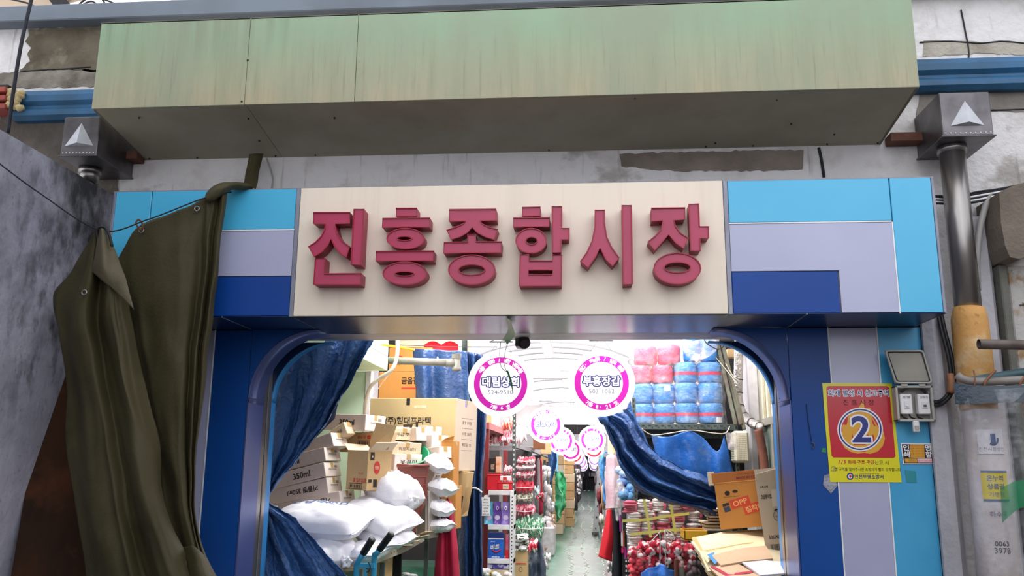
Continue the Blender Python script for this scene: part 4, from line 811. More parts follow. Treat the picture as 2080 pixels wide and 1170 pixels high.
# ================================================================== HELPERS FOR GOODS
def px(Y): return Y/F
def carton(name, label, u, v, Y, w, d, h, rz=0, ry=0, rx=0, side='R', m=None, mside=None, group=None, cat='carton', tape=True, open_top=False, flaps=0, r=.004):
    p = W(u, v, Y); t = thing(name, label, cat, p, (math.radians(rx), math.radians(ry), math.radians(rz)), group)
    m = m or M_kraft; x0 = -w if side == 'R' else 0
    g = MB(); g.bbox(x0, x0+w, 0, d, 0, h, r) if not open_top else None
    if open_top:
        e = .006; g.box(x0, x0+w, 0, e, 0, h).box(x0, x0+w, d-e, d, 0, h).box(x0, x0+e, e, d-e, 0, h).box(x0+w-e, x0+w, e, d-e, 0, h).box(x0, x0+w, 0, d, 0, e)
    mats = [m]
    if mside:
        mats.append(mside)
    o = g.build('body', mats, t, local=True)
    if mside:
        for p_ in o.data.polygons:
            if abs(p_.normal.x) > .8: p_.material_index = 1
    if tape and not open_top: MB().box(x0-.001, x0+w+.001, d*.5-.025, d*.5+.025, h-.05, h+.001).build('tape', M_tape, t, local=True)
    ORG[t.name] = Vector((0, 0, 0)); t['x0'] = x0; t['w'] = w; t['d'] = d; t['h'] = h
    return t
def ft(t, body, fx, fz, w=None, h=None, m=None, bold=.01, rot=0, face='F', up=True):   # lettering on a carton face, fractions of width/height
    W_, D, H, x0 = t['w'], t['d'], t['h'], t['x0']; g = MB()
    if face == 'F': tx(g, body, x0+W_*fx, H*fz, w=w, h=h, y=-.0012, bold=bold, rot=rot + (0 if up else PI))
    else: tx(g, body, D*fx, H*fz, w=w, h=h, y=0, bold=bold, rot=rot, M=side_M(x0+W_+.0012 if face == 'S' else x0-.0012))
    return g.build('lettering', m or M_ink, t, local=True)
def fr(t, fx0, fx1, fz0, fz1, m, name='print', face='F', y=-.0008):
    W_, D, H, x0 = t['w'], t['d'], t['h'], t['x0']; g = MB()
    if face == 'F': g.box(x0+W_*fx0, x0+W_*fx1, y, 0, H*fz0, H*fz1)
    else: g.box(x0+W_, x0+W_-y, D*fx0, D*fx1, H*fz0, H*fz1)
    return g.build(name, m, t, local=True)
def barcode(t, fx0, fx1, fz0, fz1, face='F', n=13, m=None):
    W_, D, H, x0 = t['w'], t['d'], t['h'], t['x0']; g = MB(); rnd = random.Random(3)
    L = W_ if face == 'F' else D; a, b = fx0*L, fx1*L; k = (b-a)/n
    for i in range(n):
        s = a+i*k; e = s+k*rnd.choice([.25, .4, .65])
        if face == 'F': g.box(x0+s, x0+e, -.0012, -.0002, H*fz0, H*fz1)
        else: g.box(x0+W_+.0002, x0+W_+.0012, s, e, H*fz0, H*fz1)
    th = (b-a)*.03
    for (p, q, r_, s_) in ((a, b, H*fz0-2*th, H*fz0-th), (a, b, H*fz1+th, H*fz1+2*th)):
        if face == 'F': g.box(x0+p, x0+q, -.0012, -.0002, r_, s_)
        else: g.box(x0+W_+.0002, x0+W_+.0012, p, q, r_, s_)
    o = g.build('barcode', m or M_ink, t, local=True); o['kind'] = 'stuff'; return o
def sack(label, u, v, Y, L, Wd, H, rz=0, ry=0, rx=0, m=None, seed=0, crimp=.04, group=None, text=None, name='white_sack', cat='sack', nz=.02, tied=False):
    p = W(u, v, Y); t = thing(name, label, cat, p, (math.radians(rx), math.radians(ry), math.radians(rz)), group); m = m or M_sack
    top = []; bot = []; n1, n2 = 36, 20
    def pt(s, q, sg):
        e = max(0, (1-abs(s)**3.2)*(1-abs(q)**2.6))**.5; x = s*L/2*(1-.05*q*q); y = q*Wd/2*(1-.10*s*s*s*s); z = sg*H/2*e
        wr = noise.noise(Vector((s*4+seed, q*5, sg*3+seed)))*nz*e + .5*nz*e*math.sin((q*9+seed)+3*noise.noise(Vector((s*2, q*2, seed))))*abs(s)**2
        return (x, y, z+wr)
    for sg, A in ((1, top), (-1, bot)):
        for i in range(n1+1): A.append([pt(2*i/n1-1, 2*j/n2-1, sg) for j in range(n2+1)])
    g = MB(); g.smooth = True; g.grid(top); g.grid([r[::-1] for r in bot]); g.build('body', m, t, local=True)
    if not tied:
        for s in (1,):
            g = MB(); g.smooth = True; P = []
            for j in range(17):
                q = 2*j/16-1; x = s*L/2*(1-.05*q*q); y = q*Wd/2*.9; w_ = .012*math.sin(q*3.3+seed)
                P.append([(x-.01, y, w_*.6-.005), (x+crimp*.5, y*1.0, w_+.004)])
            solid(g.grid(P).build('sewn_end', m, t, local=True), .006)
    else:
        g = MB(); g.smooth = True; P = []
        for i, (xx, rr, am) in enumerate([(L/2-.09, H*.34, .04), (L/2-.04, H*.2, .08), (L/2+.005, .03, .1), (L/2+.02, .022, .1), (L/2+.04, .035, .15), (L/2+.065, .045, .22), (L/2+.07, .03, .2), (L/2+.06, .005, 0)]):
            P.append([(xx, rr*(1+am*math.cos(5*th+seed+xx*20))*math.cos(th), rr*(1+am*math.cos(5*th+seed+xx*20))*math.sin(th)) for th in [2*PI*k/28 for k in range(29)]])
        g.grid(P).build('tied_neck', m, t, local=True)
        g = MB(); g.tube([(L/2+.028, .024*math.cos(a), .024*math.sin(a)) for a in [2*PI*k/12 for k in range(12)]], .004, 5, closed=True); g.build('tie', M_red, t, local=True)
    if text:
        g = MB(); tx(g, text[0], text[1], text[2], w=text[3], h=text[4], bold=.015)
        out = []
        for q in g.v:
            s, k = q[0]/(L/2), q[2]/(Wd/2)
            if text[5] == 'top': z = pt(s, k, 1); out.append((z[0], z[1], z[2]+.004))
            else:   # on the front (-y) flank: wrap
                kk = -1 + (q[2]-text[2]+.12)*.0; out.append(q)
        g.v = out; g.build('lettering', M_blueink, t, local=True)
    ORG[t.name] = Vector((0, 0, 0)); return t
def clump(mb, c, r, n=10, sz=.35, seed=1, M=None, flat=1):
    rnd = random.Random(seed); mb.smooth = True
    for k in range(n):
        d = Vector((rnd.uniform(-1, 1), rnd.uniform(-1, 1), rnd.uniform(-1, 1)))
        q = Vector((c[0]+d.x*r[0]*.7, c[1]+d.y*r[1]*.7, c[2]+d.z*r[2]*.7)); s = rnd.uniform(.7, 1.2)*sz
        mb.ell(q, (r[0]*s, r[1]*s, r[2]*s*flat), seg=8, rings=5, j=.12)
    return mb
def hung(name, label, cat, ribs, m, nv=24, sub=5, cr_=.01, cs=7, part='cloth', th=.004, group=None, folds=0, famp=.03, fine=0, rid=0, rs=(5, 1.5), seed=0):
    Yc = ribs[0][0][2]; t = thing(name, label, cat, W(ribs[0][-1][0], ribs[0][-1][1], Yc), group=group)
    solid(drape(ribs, nv, sub, cr_, cs, folds=folds, famp=famp, fine=fine, rid=rid, rs=rs, seed=seed).build(part, m, t), th); return t

# ================================================================== LEFT SHOP
struct(MB().bbox(XLW, -2.09, 6.9, 9.0, 2.59, 3.2, .004), 'trim_40', M_mint)
struct(MB().box(-2.092, -2.088, 6.9, 9.0, 2.74, 2.745), 'trim_41', M_slot)
xm = W(743, 780, 9.0).x
struct(MB().box(XLW, xm, 9.0, 9.1, 0, 2.585), 'wall_mint', M_mint)
struct(MB().bbox(xm+.001, W(754, 780, 9.0).x, 8.98, 9.1, 0, 2.585, .004), 'trim_42', M_whitepaint)
t = thing('gap_shade_board', 'dark board standing for the shade between white post and orange cartons', 'panel', W(760, 900, 9.9)); MB().box(xm-.1, W(800, 780, 10).x, 9.98, 10.0, 0, 3.1).build('board', M_dark, t)  # dark board added where the gap lies in shade
# conduit, pipe and strings
t = thing('curved_conduit', 'pale flexible conduit curving down in front of the orange cartons', 'conduit', W(745, 838, 8.6))
wire([W(806, 670, 8.2), W(808, 700, 8.2), W(805, 730, 8.2), W(795, 752, 8.2), W(772, 768, 8.25), W(753, 785, 8.3), W(743, 815, 8.4), W(741, 850, 8.5)], .019, 40, 10).build('tube', M_hose, t)
wire([W(795, 755, 8.3), W(775, 780, 8.4), W(752, 812, 8.5)], .003).build('string', M_white, t)
a = W(789, 732, 8.4); b = W(925, 737, 8.4)
t = thing('grey_drain_pipe', 'horizontal grey plastic pipe ending in an open tee', 'pipe', a)
g = MB(); g.smooth = True; g.tube([a, b+Vector((-.06, 0, 0))], .036, 20); g.build('pipe', M_pvc, t)
g = MB(); g.smooth = True; g.tube([b+Vector((-.09, 0, 0)), b], .042, 20); c = b+Vector((.01, 0, 0)); g.build('sleeve', M_pvc, t)
g = MB(); g.smooth = True; g.tube([c+Vector((0, .02, -.075)), c+Vector((0, .01, -.045)), c+Vector((0, .01, -.045)), c+Vector((0, 0, .05))], [.046, .046, .040, .040], 20); g.tube([c+Vector((0, 0, .05)), c+Vector((0, -.01, .09))], .047, 20, cap=False); g.tube([c+Vector((0, 0, .05)), c+Vector((0, -.01, .09))], .038, 20, cap=False); g.build('tee', M_pvc, t)
g = MB(); g.tube([c+Vector((0, 0, .055)), c+Vector((0, 0, .058))], .038, 20); g.build('bore', M_dark, t)
g = MB(); g.smooth = True; g.tube([a+Vector((.62*(b.x-a.x)*1.18, 0, 0)), a+Vector((.62*(b.x-a.x)*1.18+.006, 0, 0))], .037, 20); g.build('white_mark', M_white, t)
solo(wire([W(766, 699, 8.7), W(815, 706, 8.7), W(842, 711, 8.7)], .013), 'yellow_pole', M_yellow, 'short yellow rod above the grey drain pipe', 'rod')
# orange cartons behind
t = carton('orange_carton', 'lowest orange carton with four red handling symbols, behind big tan box', 767, 842, 9.9, .62, .5, .50, side='L', m=M_orange)
ft(t, '금음김', .60, .80, w=.20, h=.085, bold=.03); fr(t, .44, .80, .60, .64, M_redink, 'red_rule')
for k in range(4): fr(t, .28+k*.14, .405+k*.14, .10, .27, M_redink, 'red_symbol'); 
for k, s in enumerate('↑☂♨✗'): ft(t, s, .34+k*.14, .185, h=.045, m=M_orange, bold=.01)
t = carton('orange_carton', 'orange carton reading 자른, standing on the lower orange carton', 789, 755, 9.95, .52, .48, .29, side='L', m=M_orange); ft(t, '자른', .42, .42, w=.17, h=.08, bold=.03)
g = MB(); x0 = 0; g.tube([(.13+.05*math.cos(a), -.003, .14+.05*math.sin(a)) for a in [2*PI*k/16 for k in range(16)]], .006, 4, closed=True); g.build('red_stamp', M_redink, t, local=True)
t = carton('pale_carton', 'pale carton lying on top of the orange cartons', 792, 705, 10.0, .40, .4, .15, side='L', m=M_kraft2)
t = carton('red_print_carton', 'cream carton with a red curved print behind the top of navy curtain', 848, 722, 10.1, .60, .4, .20, side='L', m=M_kraft2)
g = MB(); g.smooth = True; g.prism([(.08+.42*k/16, .13+.045*abs(math.sin(PI*k/8))) for k in range(17)]+[(.5, .02), (.08, .02)], -.003, 0); g.build('red_print', M_red, t, local=True)
# navy curtains
hung('navy_curtain', 'short navy tarpaulin hung behind the grey drain pipe', 'curtain', [[(838, 708, 9.4), (843, 770, 9.4), (846, 850, 9.4)], [(860, 710, 9.33), (862, 770, 9.3), (864, 850, 9.3)], [(880, 709, 9.4), (880, 770, 9.4), (882, 850, 9.4)], [(905, 711, 9.34), (906, 770, 9.32), (908, 850, 9.3)], [(930, 712, 9.4), (934, 770, 9.4), (936, 850, 9.4)], [(948, 712, 9.36), (952, 770, 9.36), (954, 850, 9.36)]], M_navy, part='sheet', cr_=.015)
hung('long_navy_curtain', 'long navy tarpaulin curtain tied back beside the red shelf', 'curtain', [[(934, 712, 9.6), (936, 850, 9.6), (930, 1000, 9.5), (935, 1190, 9.5)], [(945, 713, 9.5), (948, 850, 9.48), (945, 1000, 9.4), (948, 1190, 9.4)], [(953, 714, 9.6), (955, 850, 9.6), (954, 990, 9.52), (955, 1190, 9.5)], [(962, 716, 9.48), (966, 850, 9.45), (962, 985, 9.4), (964, 1190, 9.35)], [(970, 718, 9.6), (975, 850, 9.6), (969, 990, 9.5), (972, 1190, 9.5)], [(978, 720, 9.5), (985, 850, 9.46), (975, 995, 9.42), (979, 1190, 9.4)], [(984, 722, 9.62), (988, 860, 9.6), (979, 1000, 9.5), (981, 1190, 9.5)]], M_navy, nv=40, cr_=.012, part='sheet')
solo(wire([W(956, 992, 9.40), W(968, 992, 9.40), W(979, 1000, 9.42)], .010), 'curtain_tie', M_white, 'white string tied round the long navy curtain', 'string')
t = thing('steel_post', 'grey post above the navy curtains', 'post', W(944, 715, 9.5)); g = MB(); g.smooth = True; g.tube([W(944, 716, 9.5), W(944, 640, 9.5)], .03, 12); g.build('tube', M_slot, t)
t = thing('support_string', 'dark line strung above the navy curtain', 'line', W(900, 704, 9.3)); wire([W(790, 700, 9.3), W(900, 704, 9.3), W(1010, 705, 9.3)], .004).build('line', M_dark, t)
# left storage shelf along the aisle
ZS = .80; ZT_ = ZS
SX = -1.80
t = thing('storage_shelf', 'slotted steel storage shelf with a curved perforated front edge carrying the sacks', 'shelf', (SX, 8.4, 0))
MB().box(XLW+.02, SX-.02, 7.05, 9.95, ZS-.05, ZS-.02).build('shelf_board', M_wood, t)
edge = [W(700, 1154, 7.1), W(755, 1138, 7.35), W(790, 1125, 7.6), W(822, 1112, 7.9), W(848, 1098, 8.6), W(868, 1088, 9.5)]
E_ = resample(edge, 60); g = MB()
for a, b in zip(E_, E_[1:]): g.add([a+Vector((0, 0, -.035)), b+Vector((0, 0, -.035)), b+Vector((0, 0, .035)), a+Vector((0, 0, .035)), a+Vector((.01, .01, -.035)), b+Vector((.01, .01, -.035)), b+Vector((.01, .01, .035)), a+Vector((.01, .01, .035))], [(0, 1, 2, 3), (7, 6, 5, 4), (3, 2, 6, 7), (0, 4, 5, 1)])
g.build('edge_angle', mat('cream_angle', 'c9bfae', 'b3a896', rough=.5, scale=8), t)
g = MB()
for p in resample(edge, 46): g.ell(p+Vector((0, -.003, 0)), (.008, .006, .010), seg=6, rings=4)
g.build('slot_holes', M_dark, t)['kind'] = 'stuff'
for (u, v, Y) in [(866, 1100, 8.6), (776, 1150, 7.55)]:
    p = W(u, v, Y); g = MB().bbox(p.x-.02, p.x+.02, Y, Y+.04, 0, p.z+.03, .003); g.build('post', M_slot, t)
g = MB(); g.box(XLW+.05, -1.95, 9.4, 9.45, 0, ZS-.06); g.build('shelf_shade_board', M_dark, t)  # dark board added for the shade beneath the shelf
# --- flat film-wrapped bottle boxes, left stack
BT = [  # u, v, Y, w, d, h, rz, ry, text, up
 ('bottom box of the leaning left stack, printed upside down', 692, 1028, 7.58, .62, .30, .132, -11, -10, '기름병 350ml', False, .60),
 ('second lowest box of the leaning left stack, large upside-down print', 667, 1002, 7.60, .62, .28, .142, -11, -12, '기름병 350ml', False, .58),
 ('third box up in the leaning left stack, reading 350ml', 662, 968, 7.60, .62, .30, .130, -11, -13, '350ml', True, .62),
 ('fourth box up in the leaning left stack, edge beside the blue tarpaulin', 662, 936, 7.62, .62, .30, .126, -11, -13, '350ml', True, .44),
 ('fifth box up, tilted most steeply on the leaning left stack', 678, 906, 7.66, .50, .27, .130, -14, -18, None, True, 0),
 ('topmost flat box spanning behind the left stack, reading 350ml', 741, 875, 7.85, .62, .34, .150, -20, 2, '350ml', True, .66)]
for (lb, u, v, Y, w_, d_, h_, rz, ry, s, up, fx) in BT:
    t = carton('bottle_box', lb, u, v, Y, w_, d_, h_, rz, ry, m=M_grayboard, mside=M_whiteend, group='flat film-wrapped bottle boxes')
    if s: ft(t, s, fx if up else .60, .5, h=.055, up=up, bold=.03)
    g = MB(); tx(g, '(주)대한유리병', d_*.48, h_*.5, w=d_*.5, h=.02, bold=.01, M=side_M(.0012)); g.build('lettering', M_ink, t, local=True); fr(t, .62, .8, .62, .80, M_ink if False else mat('pale_print', '8c8078', rough=.7), 'stamp', face='S')
t = carton('small_carton', 'small kraft carton poking up at a slant behind the leaning left stack', 706, 880, 7.8, .20, .12, .12, -25, -28, m=M_kraft2, group=None); ft(t, '품명', .6, .5, w=.06, h=.03)
# cartons right of stack
def bx(lb, u, v, Y, w_, d_, h_, rz, ry, m=M_grayboard, ms=M_whiteend, s=None, ss=None, g_='flat film-wrapped bottle boxes'):
    t = carton('bottle_box', lb, u, v, Y, w_, d_, h_, rz, ry, m=m, mside=ms, group=g_)
    if s: ft(t, s, .55, .5, w=w_*.45, bold=.02)
    if ss: g = MB(); tx(g, ss, d_*.5, h_*.5, w=d_*.6, h=h_*.3, bold=.01, M=side_M(.0012)); g.build('lettering', M_ink, t, local=True)
    return t
bx('wrapped box wedged between the open carton and green basin', 800, 955, 7.95, .30, .34, .15, -38, 3, ss='옷걸이')
bx('wrapped box reading 마트지(손), over the open carton', 797, 925, 8.0, .22, .34, .12, -40, 8, m=M_kraft2, ms=M_kraft2, ss='마트지(손)')
bx('wrapped box marked 취급주의 in the middle of the pile', 788, 893, 8.05, .26, .38, .11, -42, 6, m=M_kraft2, ms=M_kraft2, ss='취급주의')
bx('grey-sided box directly below the tan box lettering', 865, 896, 8.35, .42, .30, .15, -22, 0, s='기')
bx('end box of the middle pile above the green basin', 876, 917, 8.3, .30, .26, .16, -30, 0)
bx('small wrapped box at the right end of the pile, below the tan box', 893, 930, 8.2, .17, .17, .11, -35, -5)
bx('wrapped box beside the top of the brown board', 846, 895, 8.2, .30, .2, .13, -30, -4)
t = carton('behind_carton', 'kraft carton with red 뜯는곳 arrow behind the open carton', 757, 918, 8.0, .40, .22, .185, -20, 0, m=M_kraft); ft(t, '뜯는곳 ➡', .74, .74, w=.15, h=.035, m=M_redink, bold=.02); barcode(t, .56, .92, .28, .52)
# open carton
t = carton('open_carton', 'open-topped kraft carton with red oval mark and barcodes, flaps up', 744, 997, 7.55, .30, .27, .35, -38, 1, m=M_kraft, open_top=True)
fr(t, .36, .95, .20, .30, M_redink, 'red_band'); 
g = MB(); tx(g, '충격금지!', -.10, .088, w=.15, h=.034, y=-.0022, bold=.03); g.build('lettering', M_kraft, t, local=True)
barcode(t, .15, .80, .06, .14); ft(t, '주의사항', .70, .42, w=.07, h=.018, m=M_redink)
g = MB(); g.prism([(.105+.035*math.cos(2*PI*k/20), .2+.058*math.sin(2*PI*k/20)) for k in range(20)], -.001, .0, conv=lambda p, y: (.0012-y, p[0], p[1])); g.build('red_oval', M_redink, t, local=True)
g = MB(); tx(g, '햇맛', .105, .2, w=.045, h=.03, bold=.03, M=side_M(.003)); g.build('lettering', M_kraft2, t, local=True)
fr(t, .10, .27, .76, .96, M_ink, 'black_mark', face='S'); g = MB(); tx(g, '★', .05, .30, w=.03, bold=.0, M=side_M(.0025)); g.build('lettering', M_kraft2, t, local=True)
fr(t, .06, .20, .20, .28, M_ink, 'black_mark', face='S'); fr(t, .26, .42, .08, .28, M_ink, 'black_mark', face='S'); barcode(t, .5, .88, .08, .22, face='S'); fr(t, .62, .92, .30, .33, M_redink, 'red_rule', face='S')
for (P) in [[(-.30, .27, .35), (0, .27, .35), (.02, .31, .52), (-.29, .30, .50)], [(0, 0, .35), (0, .27, .35), (.07, .28, .43), (.08, .02, .42)], [(-.30, 0, .35), (-.30, .27, .35), (-.38, .28, .40), (-.39, .02, .41)], [(-.29, 0, .35), (0, 0, .35), (-.02, -.02, .38), (-.27, -.10, .30)]][:3]:
    g = MB(); g.add(P, [(0, 1, 2, 3)]); solid(g.build('flap', M_kraft2, t, local=True), .005)
g = MB(); g.add([(-.12, .1, .36), (.03, .2, .36), (.09, .24, .58), (-.06, .12, .60)], [(0, 1, 2, 3)]); solid(g.build('flap', M_kraft, t, local=True), .005)
# big tan box
t = carton('big_tan_box', 'very large tan cardboard box reading (주)현대프라텍', 921, 957, 8.75, 1.05, .62, .74, -14, 1.0, m=layered('tan_board', 'c8b184', [('b9a276', 2.5, .4, .7, (1, 1, 1), .4, None)], rough=.8, bump=.04), mside=layered('pinkish_board', 'd8c6b4', [('cbb8a4', 2.5, .4, .7, (1, 1, 1), .4, None)], rough=.8, bump=.04))
ft(t, '(주)현대프라텍', .485, .675, w=.53, h=.092, bold=.025); fr(t, .46, .50, .90, .999, M_dark, 'black_tape'); fr(t, .55, .68, .855, .90, mat('torn_paper', 'e6d6b8', 'c8b48c', rough=.9, scale=30), 'torn_patch', y=-.003)
for k, s in enumerate(('품 명  휴지통', '수 량  200개', '제조일  22')):
    g = MB(); tx(g, s, .33, .50-k*.115, w=.26, h=.035, M=side_M(.0012)); g.build('lettering', M_ink, t, local=True); fr(t, .30, .80, (.44-k*.115)/.74, (.443-k*.115)/.74, M_ink, 'rule', face='S')
fr(t, .30, .80, .545/.74, .548/.74, M_ink, 'rule', face='S'); fr(t, .42, .50, .90, .999, mat('purple_tape', '8a80d8', rough=.4), 'purple_tape', face='S')
# basin
p = W(838, 924, 8.22); t = thing('green_basin', 'round green plastic basin tucked behind the wrapped boxes', 'basin', p, (math.radians(36), math.radians(6), 0)); ORG[t.name] = Vector()
g = MB(); g.smooth = True; g.lathe([(.10, -.11), (.105, -.115), (.15, .0), (.165, .0), (.172, .012), (.160, .016), (.146, .012), (.098, -.10), (.0, -.10)], 32); g.build('bowl', M_gbasin, t, local=True)
# brown board + cardboard pieces on shelf
g = MB(); P = [W(808, 942, 7.9), W(868, 942, 8.0), W(864, 1010, 7.98), W(846, 1062, 7.9), W(832, 1108, 7.85), W(796, 1116, 7.75)]; n = 6
g.add([tuple(q) for q in P]+[tuple(q+Vector((.01, .04, 0))) for q in P], [tuple(range(n))[::-1], tuple(range(n, 2*n))]+[(i, (i+1) % n, (i+1) % n+n, i+n) for i in range(n)])
t = thing('brown_tub', 'upright glossy red-brown tub wall below the green basin', 'tub', W(830, 1110, 7.85)); g.build('side_wall', M_brown, t)
a = W(806, 946, 7.86); b = W(872, 946, 7.98); g = MB(); g.smooth = True; g.tube([a, b], .016, 8); g.build('rim', M_brown, t)
for v in (968, 985): g = MB(); g.tube([W(812, v, 7.88), W(866, v, 7.975)], .004, 5); g.build('ridge', mat('brown_ridge', '8f4434', rough=.4), t)
t = carton('upright_open_box', 'narrow upright grey box with hollow open side, right of brown tub', 845, 1094, 8.1, .14, .20, .43, -20, -2, side='L', m=mat('grey_white_card', 'd8cfc6', 'c4bab0', rough=.5, scale=6), tape=False)
fr(t, .08, .72, .05, .90, mat('shadow_grey', '8f867c', '7f766c', rough=.6, scale=4), 'hollow', y=-.002); fr(t, .86, .95, .1, .9, mat('print_grey', '8a8480', rough=.7), 'label_strip')  # flat grey patch painted as the shade inside the open side
bx('little wrapped box slanting on the upright hollow box', 872, 988, 8.25, .12, .14, .18, -25, 25, g_='flat film-wrapped bottle boxes', ss='휴지')
bx('little wrapped box lying just above the upright hollow box', 862, 1004, 8.3, .10, .12, .09, -25, 12)
for k in range(4):
    p = W(815+k*13, 1108-k*5, 7.75+k*.1); solo(MB().bbox(-.16, .1, -.05, .12, 0, .008, .002, M=Matrix.Translation((p.x, p.y, p.z+k*.008)) @ Matrix.Rotation(.2-k*.25, 4, 'Z') @ Matrix.Rotation(-.12*k, 4, 'Y')), 'cardboard_scrap', M_kraft2, ['nearest', 'second', 'third', 'farthest'][k]+' flat cardboard scrap along the curved perforated shelf edge', 'cardboard', 'cardboard scraps on the curved shelf edge')
# sacks
sack('large white sack with blue lettering lying on top of the left heap', 652, 1058, 7.35, .86, .50, .27, -14, 2, rx=18, seed=1, text=('안녕하세요', -.05, .10, .55, .09, 'top'), group='white woven sacks on the left shelf')
sack('white sack drooping over behind the lettered sack', 772, 1048, 7.6, .66, .48, .25, -30, 16, rx=16, seed=2, group='white woven sacks on the left shelf')
sack('round tied white sack behind the open carton', 800, 1001, 7.8, .48, .42, .36, -38, 12, rx=0, seed=3, tied=True, nz=.03, group='white woven sacks on the left shelf')
sack('tied white sack with gathered mouth under the lettered sack', 668, 1118, 7.3, .62, .46, .28, -50, 10, rx=0, seed=4, tied=True, nz=.035, group='white woven sacks on the left shelf')
sack('flat white sack beneath the drooping sack, beside the hand truck', 783, 1088, 7.5, .46, .40, .16, -34, 10, rx=10, seed=5, group='white woven sacks on the left shelf')
sack('white sack lowest beside the blue hand truck grips', 735, 1122, 7.28, .42, .36, .17, -30, -4, rx=8, seed=6, group='white woven sacks on the left shelf')
for k, (u, v, L, H, ry, lb) in enumerate([(882, 940, .34, .20, 22, 'topmost of four small white bags right of the green basin'), (890, 988, .34, .20, 10, 'second of four small white bags, left of the orange cartons'), (886, 1030, .30, .18, 14, 'third of four small white bags, above the lowest one'), (886, 1066, .30, .15, -6, 'lowest of the four small white bags by the red cloth')]):
    sack(lb, u+9, v+2, 8.14, L*.70, .22, H*.80, -38, ry, seed=10+k, nz=.018, crimp=.03, group='small white bags beside the orange cartons')
# orange cartons on shelf end
t = carton('orange_carton', 'orange carton with torn flap under the right corner of the tan box', 920, 990, 8.42, .15, .2, .45, -8, 0, m=M_orange); barcode(t, .35, .85, .62, .72)
g = MB(); g.add([(-.12, -.005, .45), (-.01, -.005, .45), (.01, -.02, .50), (-.08, -.03, .47)], [(0, 1, 2, 3)]); solid(g.build('torn_flap', M_orange, t, local=True), .004)
t = carton('orange_carton', 'orange carton lowest in its column behind the red cloth', 925, 1075, 8.42, .15, .2, .41, -8, 0, m=M_orange); g = MB(); tx(g, '숯불', -.04, .18, w=.05, h=.03, y=-.0012, rot=PI/2, bold=.03); g.build('lettering', M_ink, t, local=True)
t = carton('torn_carton', 'torn kraft carton hanging beside the lower orange carton', 938, 1050, 9.0, .16, .2, .46, -10, 8, m=M_kraft, tape=False); fr(t, .3, .9, .1, .45, M_dark, 'torn_hole')
g = MB(); g.add([(0, 0, .02), (.06, -.02, .08), (.07, -.02, .34), (0, 0, .30)], [(0, 1, 2, 3)]); solid(g.build('flap', M_kraft, t, local=True), .004)
hung('crimson_cloth', 'crimson cloth hanging in a narrow peak beside the navy curtain', 'cloth', [[(894, 1046, 8.24), (888, 1100, 8.24), (880, 1190, 8.24)], [(900, 1030, 8.19), (898, 1100, 8.14), (896, 1190, 8.14)], [(908, 1012, 8.20), (908, 1100, 8.22), (910, 1190, 8.22)], [(913, 1016, 8.16), (918, 1100, 8.14), (922, 1190, 8.14)], [(918, 1022, 8.24), (928, 1100, 8.24), (934, 1190, 8.24)]], M_crim, cr_=.006)
t = carton('low_carton', 'kraft carton standing under the shelf behind the hand truck', 779, 1185, 7.7, .16, .2, .22, -10, 0, m=M_kraft); 
solo(clump(MB(), W(832, 1170, 8.0), (.09, .06, .03), 6, .5, 3), 'crumpled_paper', M_white, 'crumpled white paper on the ground under the shelf', 'paper')
# hand truck
t = thing('hand_truck', 'bright blue hand truck with black grips leaning against the sacks', 'trolley', W(740, 1250, 6.9))
for k, (a, b, c, d) in enumerate([((757, 1094), (738, 1124), (724, 1150), (722, 1250)), ((796, 1083), (771, 1116), (760, 1136), (758, 1250))]):
    Y = 6.88+.02*k; g = MB(); g.smooth = True; g.tube(resample([W(*b, Y), W(c[0]+4, c[1]-10, Y), W(*c, Y+.02), W(*d, Y+.06)], 14), .023, 12); g.build('side_tube', M_bluepaint, t)
    g = MB(); g.smooth = True; p = W(*a, Y-.06); q = W(*b, Y); g.tube([p, p.lerp(q, .05), q], [.024, .029, .029], 14); g.build('grip', M_blackrub, t)
for v in (1149, 1200): MB().bbox(W(724, v, 6.88).x, W(760, v, 6.88).x, 6.885, 6.915, W(740, v+5, 6.9).z, W(740, v-5, 6.9).z, .004).build('cross_bar', M_bluepaint, t)
MB().bbox(W(738, 1160, 6.88).x, W(745, 1160, 6.88).x, 6.89, 6.91, W(740, 1250, 6.9).z, W(740, 1156, 6.9).z, .003).build('centre_bar', M_bluepaint, t)
wire([W(748, 1142, 6.86), W(752, 1150, 6.86), W(750, 1160, 6.86), W(744, 1162, 6.86)], .004).build('loop_wire', M_dark, t)
# blue tarpaulins of the left opening
t = thing('blue_tarpaulin_curtain', 'blue tarpaulin gathered at the left jamb and flaring across the sacks', 'tarpaulin', W(545, 1100, 6.8))
R = [[(548, 680, 7.1), (550, 850, 7.1), (540, 960, 7.05), (532, 1012, 7.0), (526, 1090, 6.95), (520, 1200, 6.9)], [(600, 675, 6.95), (580, 850, 6.95), (556, 955, 6.9), (536, 1012, 6.86), (536, 1090, 6.84), (546, 1200, 6.8)],
 [(640, 675, 7.05), (612, 820, 7.05), (574, 935, 7.0), (539, 1013, 6.92), (550, 1090, 6.92), (576, 1200, 6.9)], [(680, 675, 6.88), (645, 800, 6.86), (590, 920, 6.84), (541, 1014, 6.82), (562, 1085, 6.8), (606, 1200, 6.76)],
 [(712, 676, 7.0), (672, 795, 6.98), (610, 912, 6.95), (543, 1015, 6.88), (574, 1078, 6.9), (636, 1195, 6.86)], [(738, 678, 6.84), (690, 790, 6.82), (626, 903, 6.8), (545, 1016, 6.8), (586, 1068, 6.78), (662, 1185, 6.74)],
 [(755, 680, 6.94), (700, 788, 6.92), (637, 895, 6.9), (558, 988, 6.86), (547, 1018, 6.84), (598, 1060, 6.84), (684, 1172, 6.8)], [(764, 684, 6.84), (706, 788, 6.82), (643, 888, 6.8), (568, 980, 6.8), (548, 1020, 6.82), (606, 1058, 6.8), (708, 1172, 6.76)]]
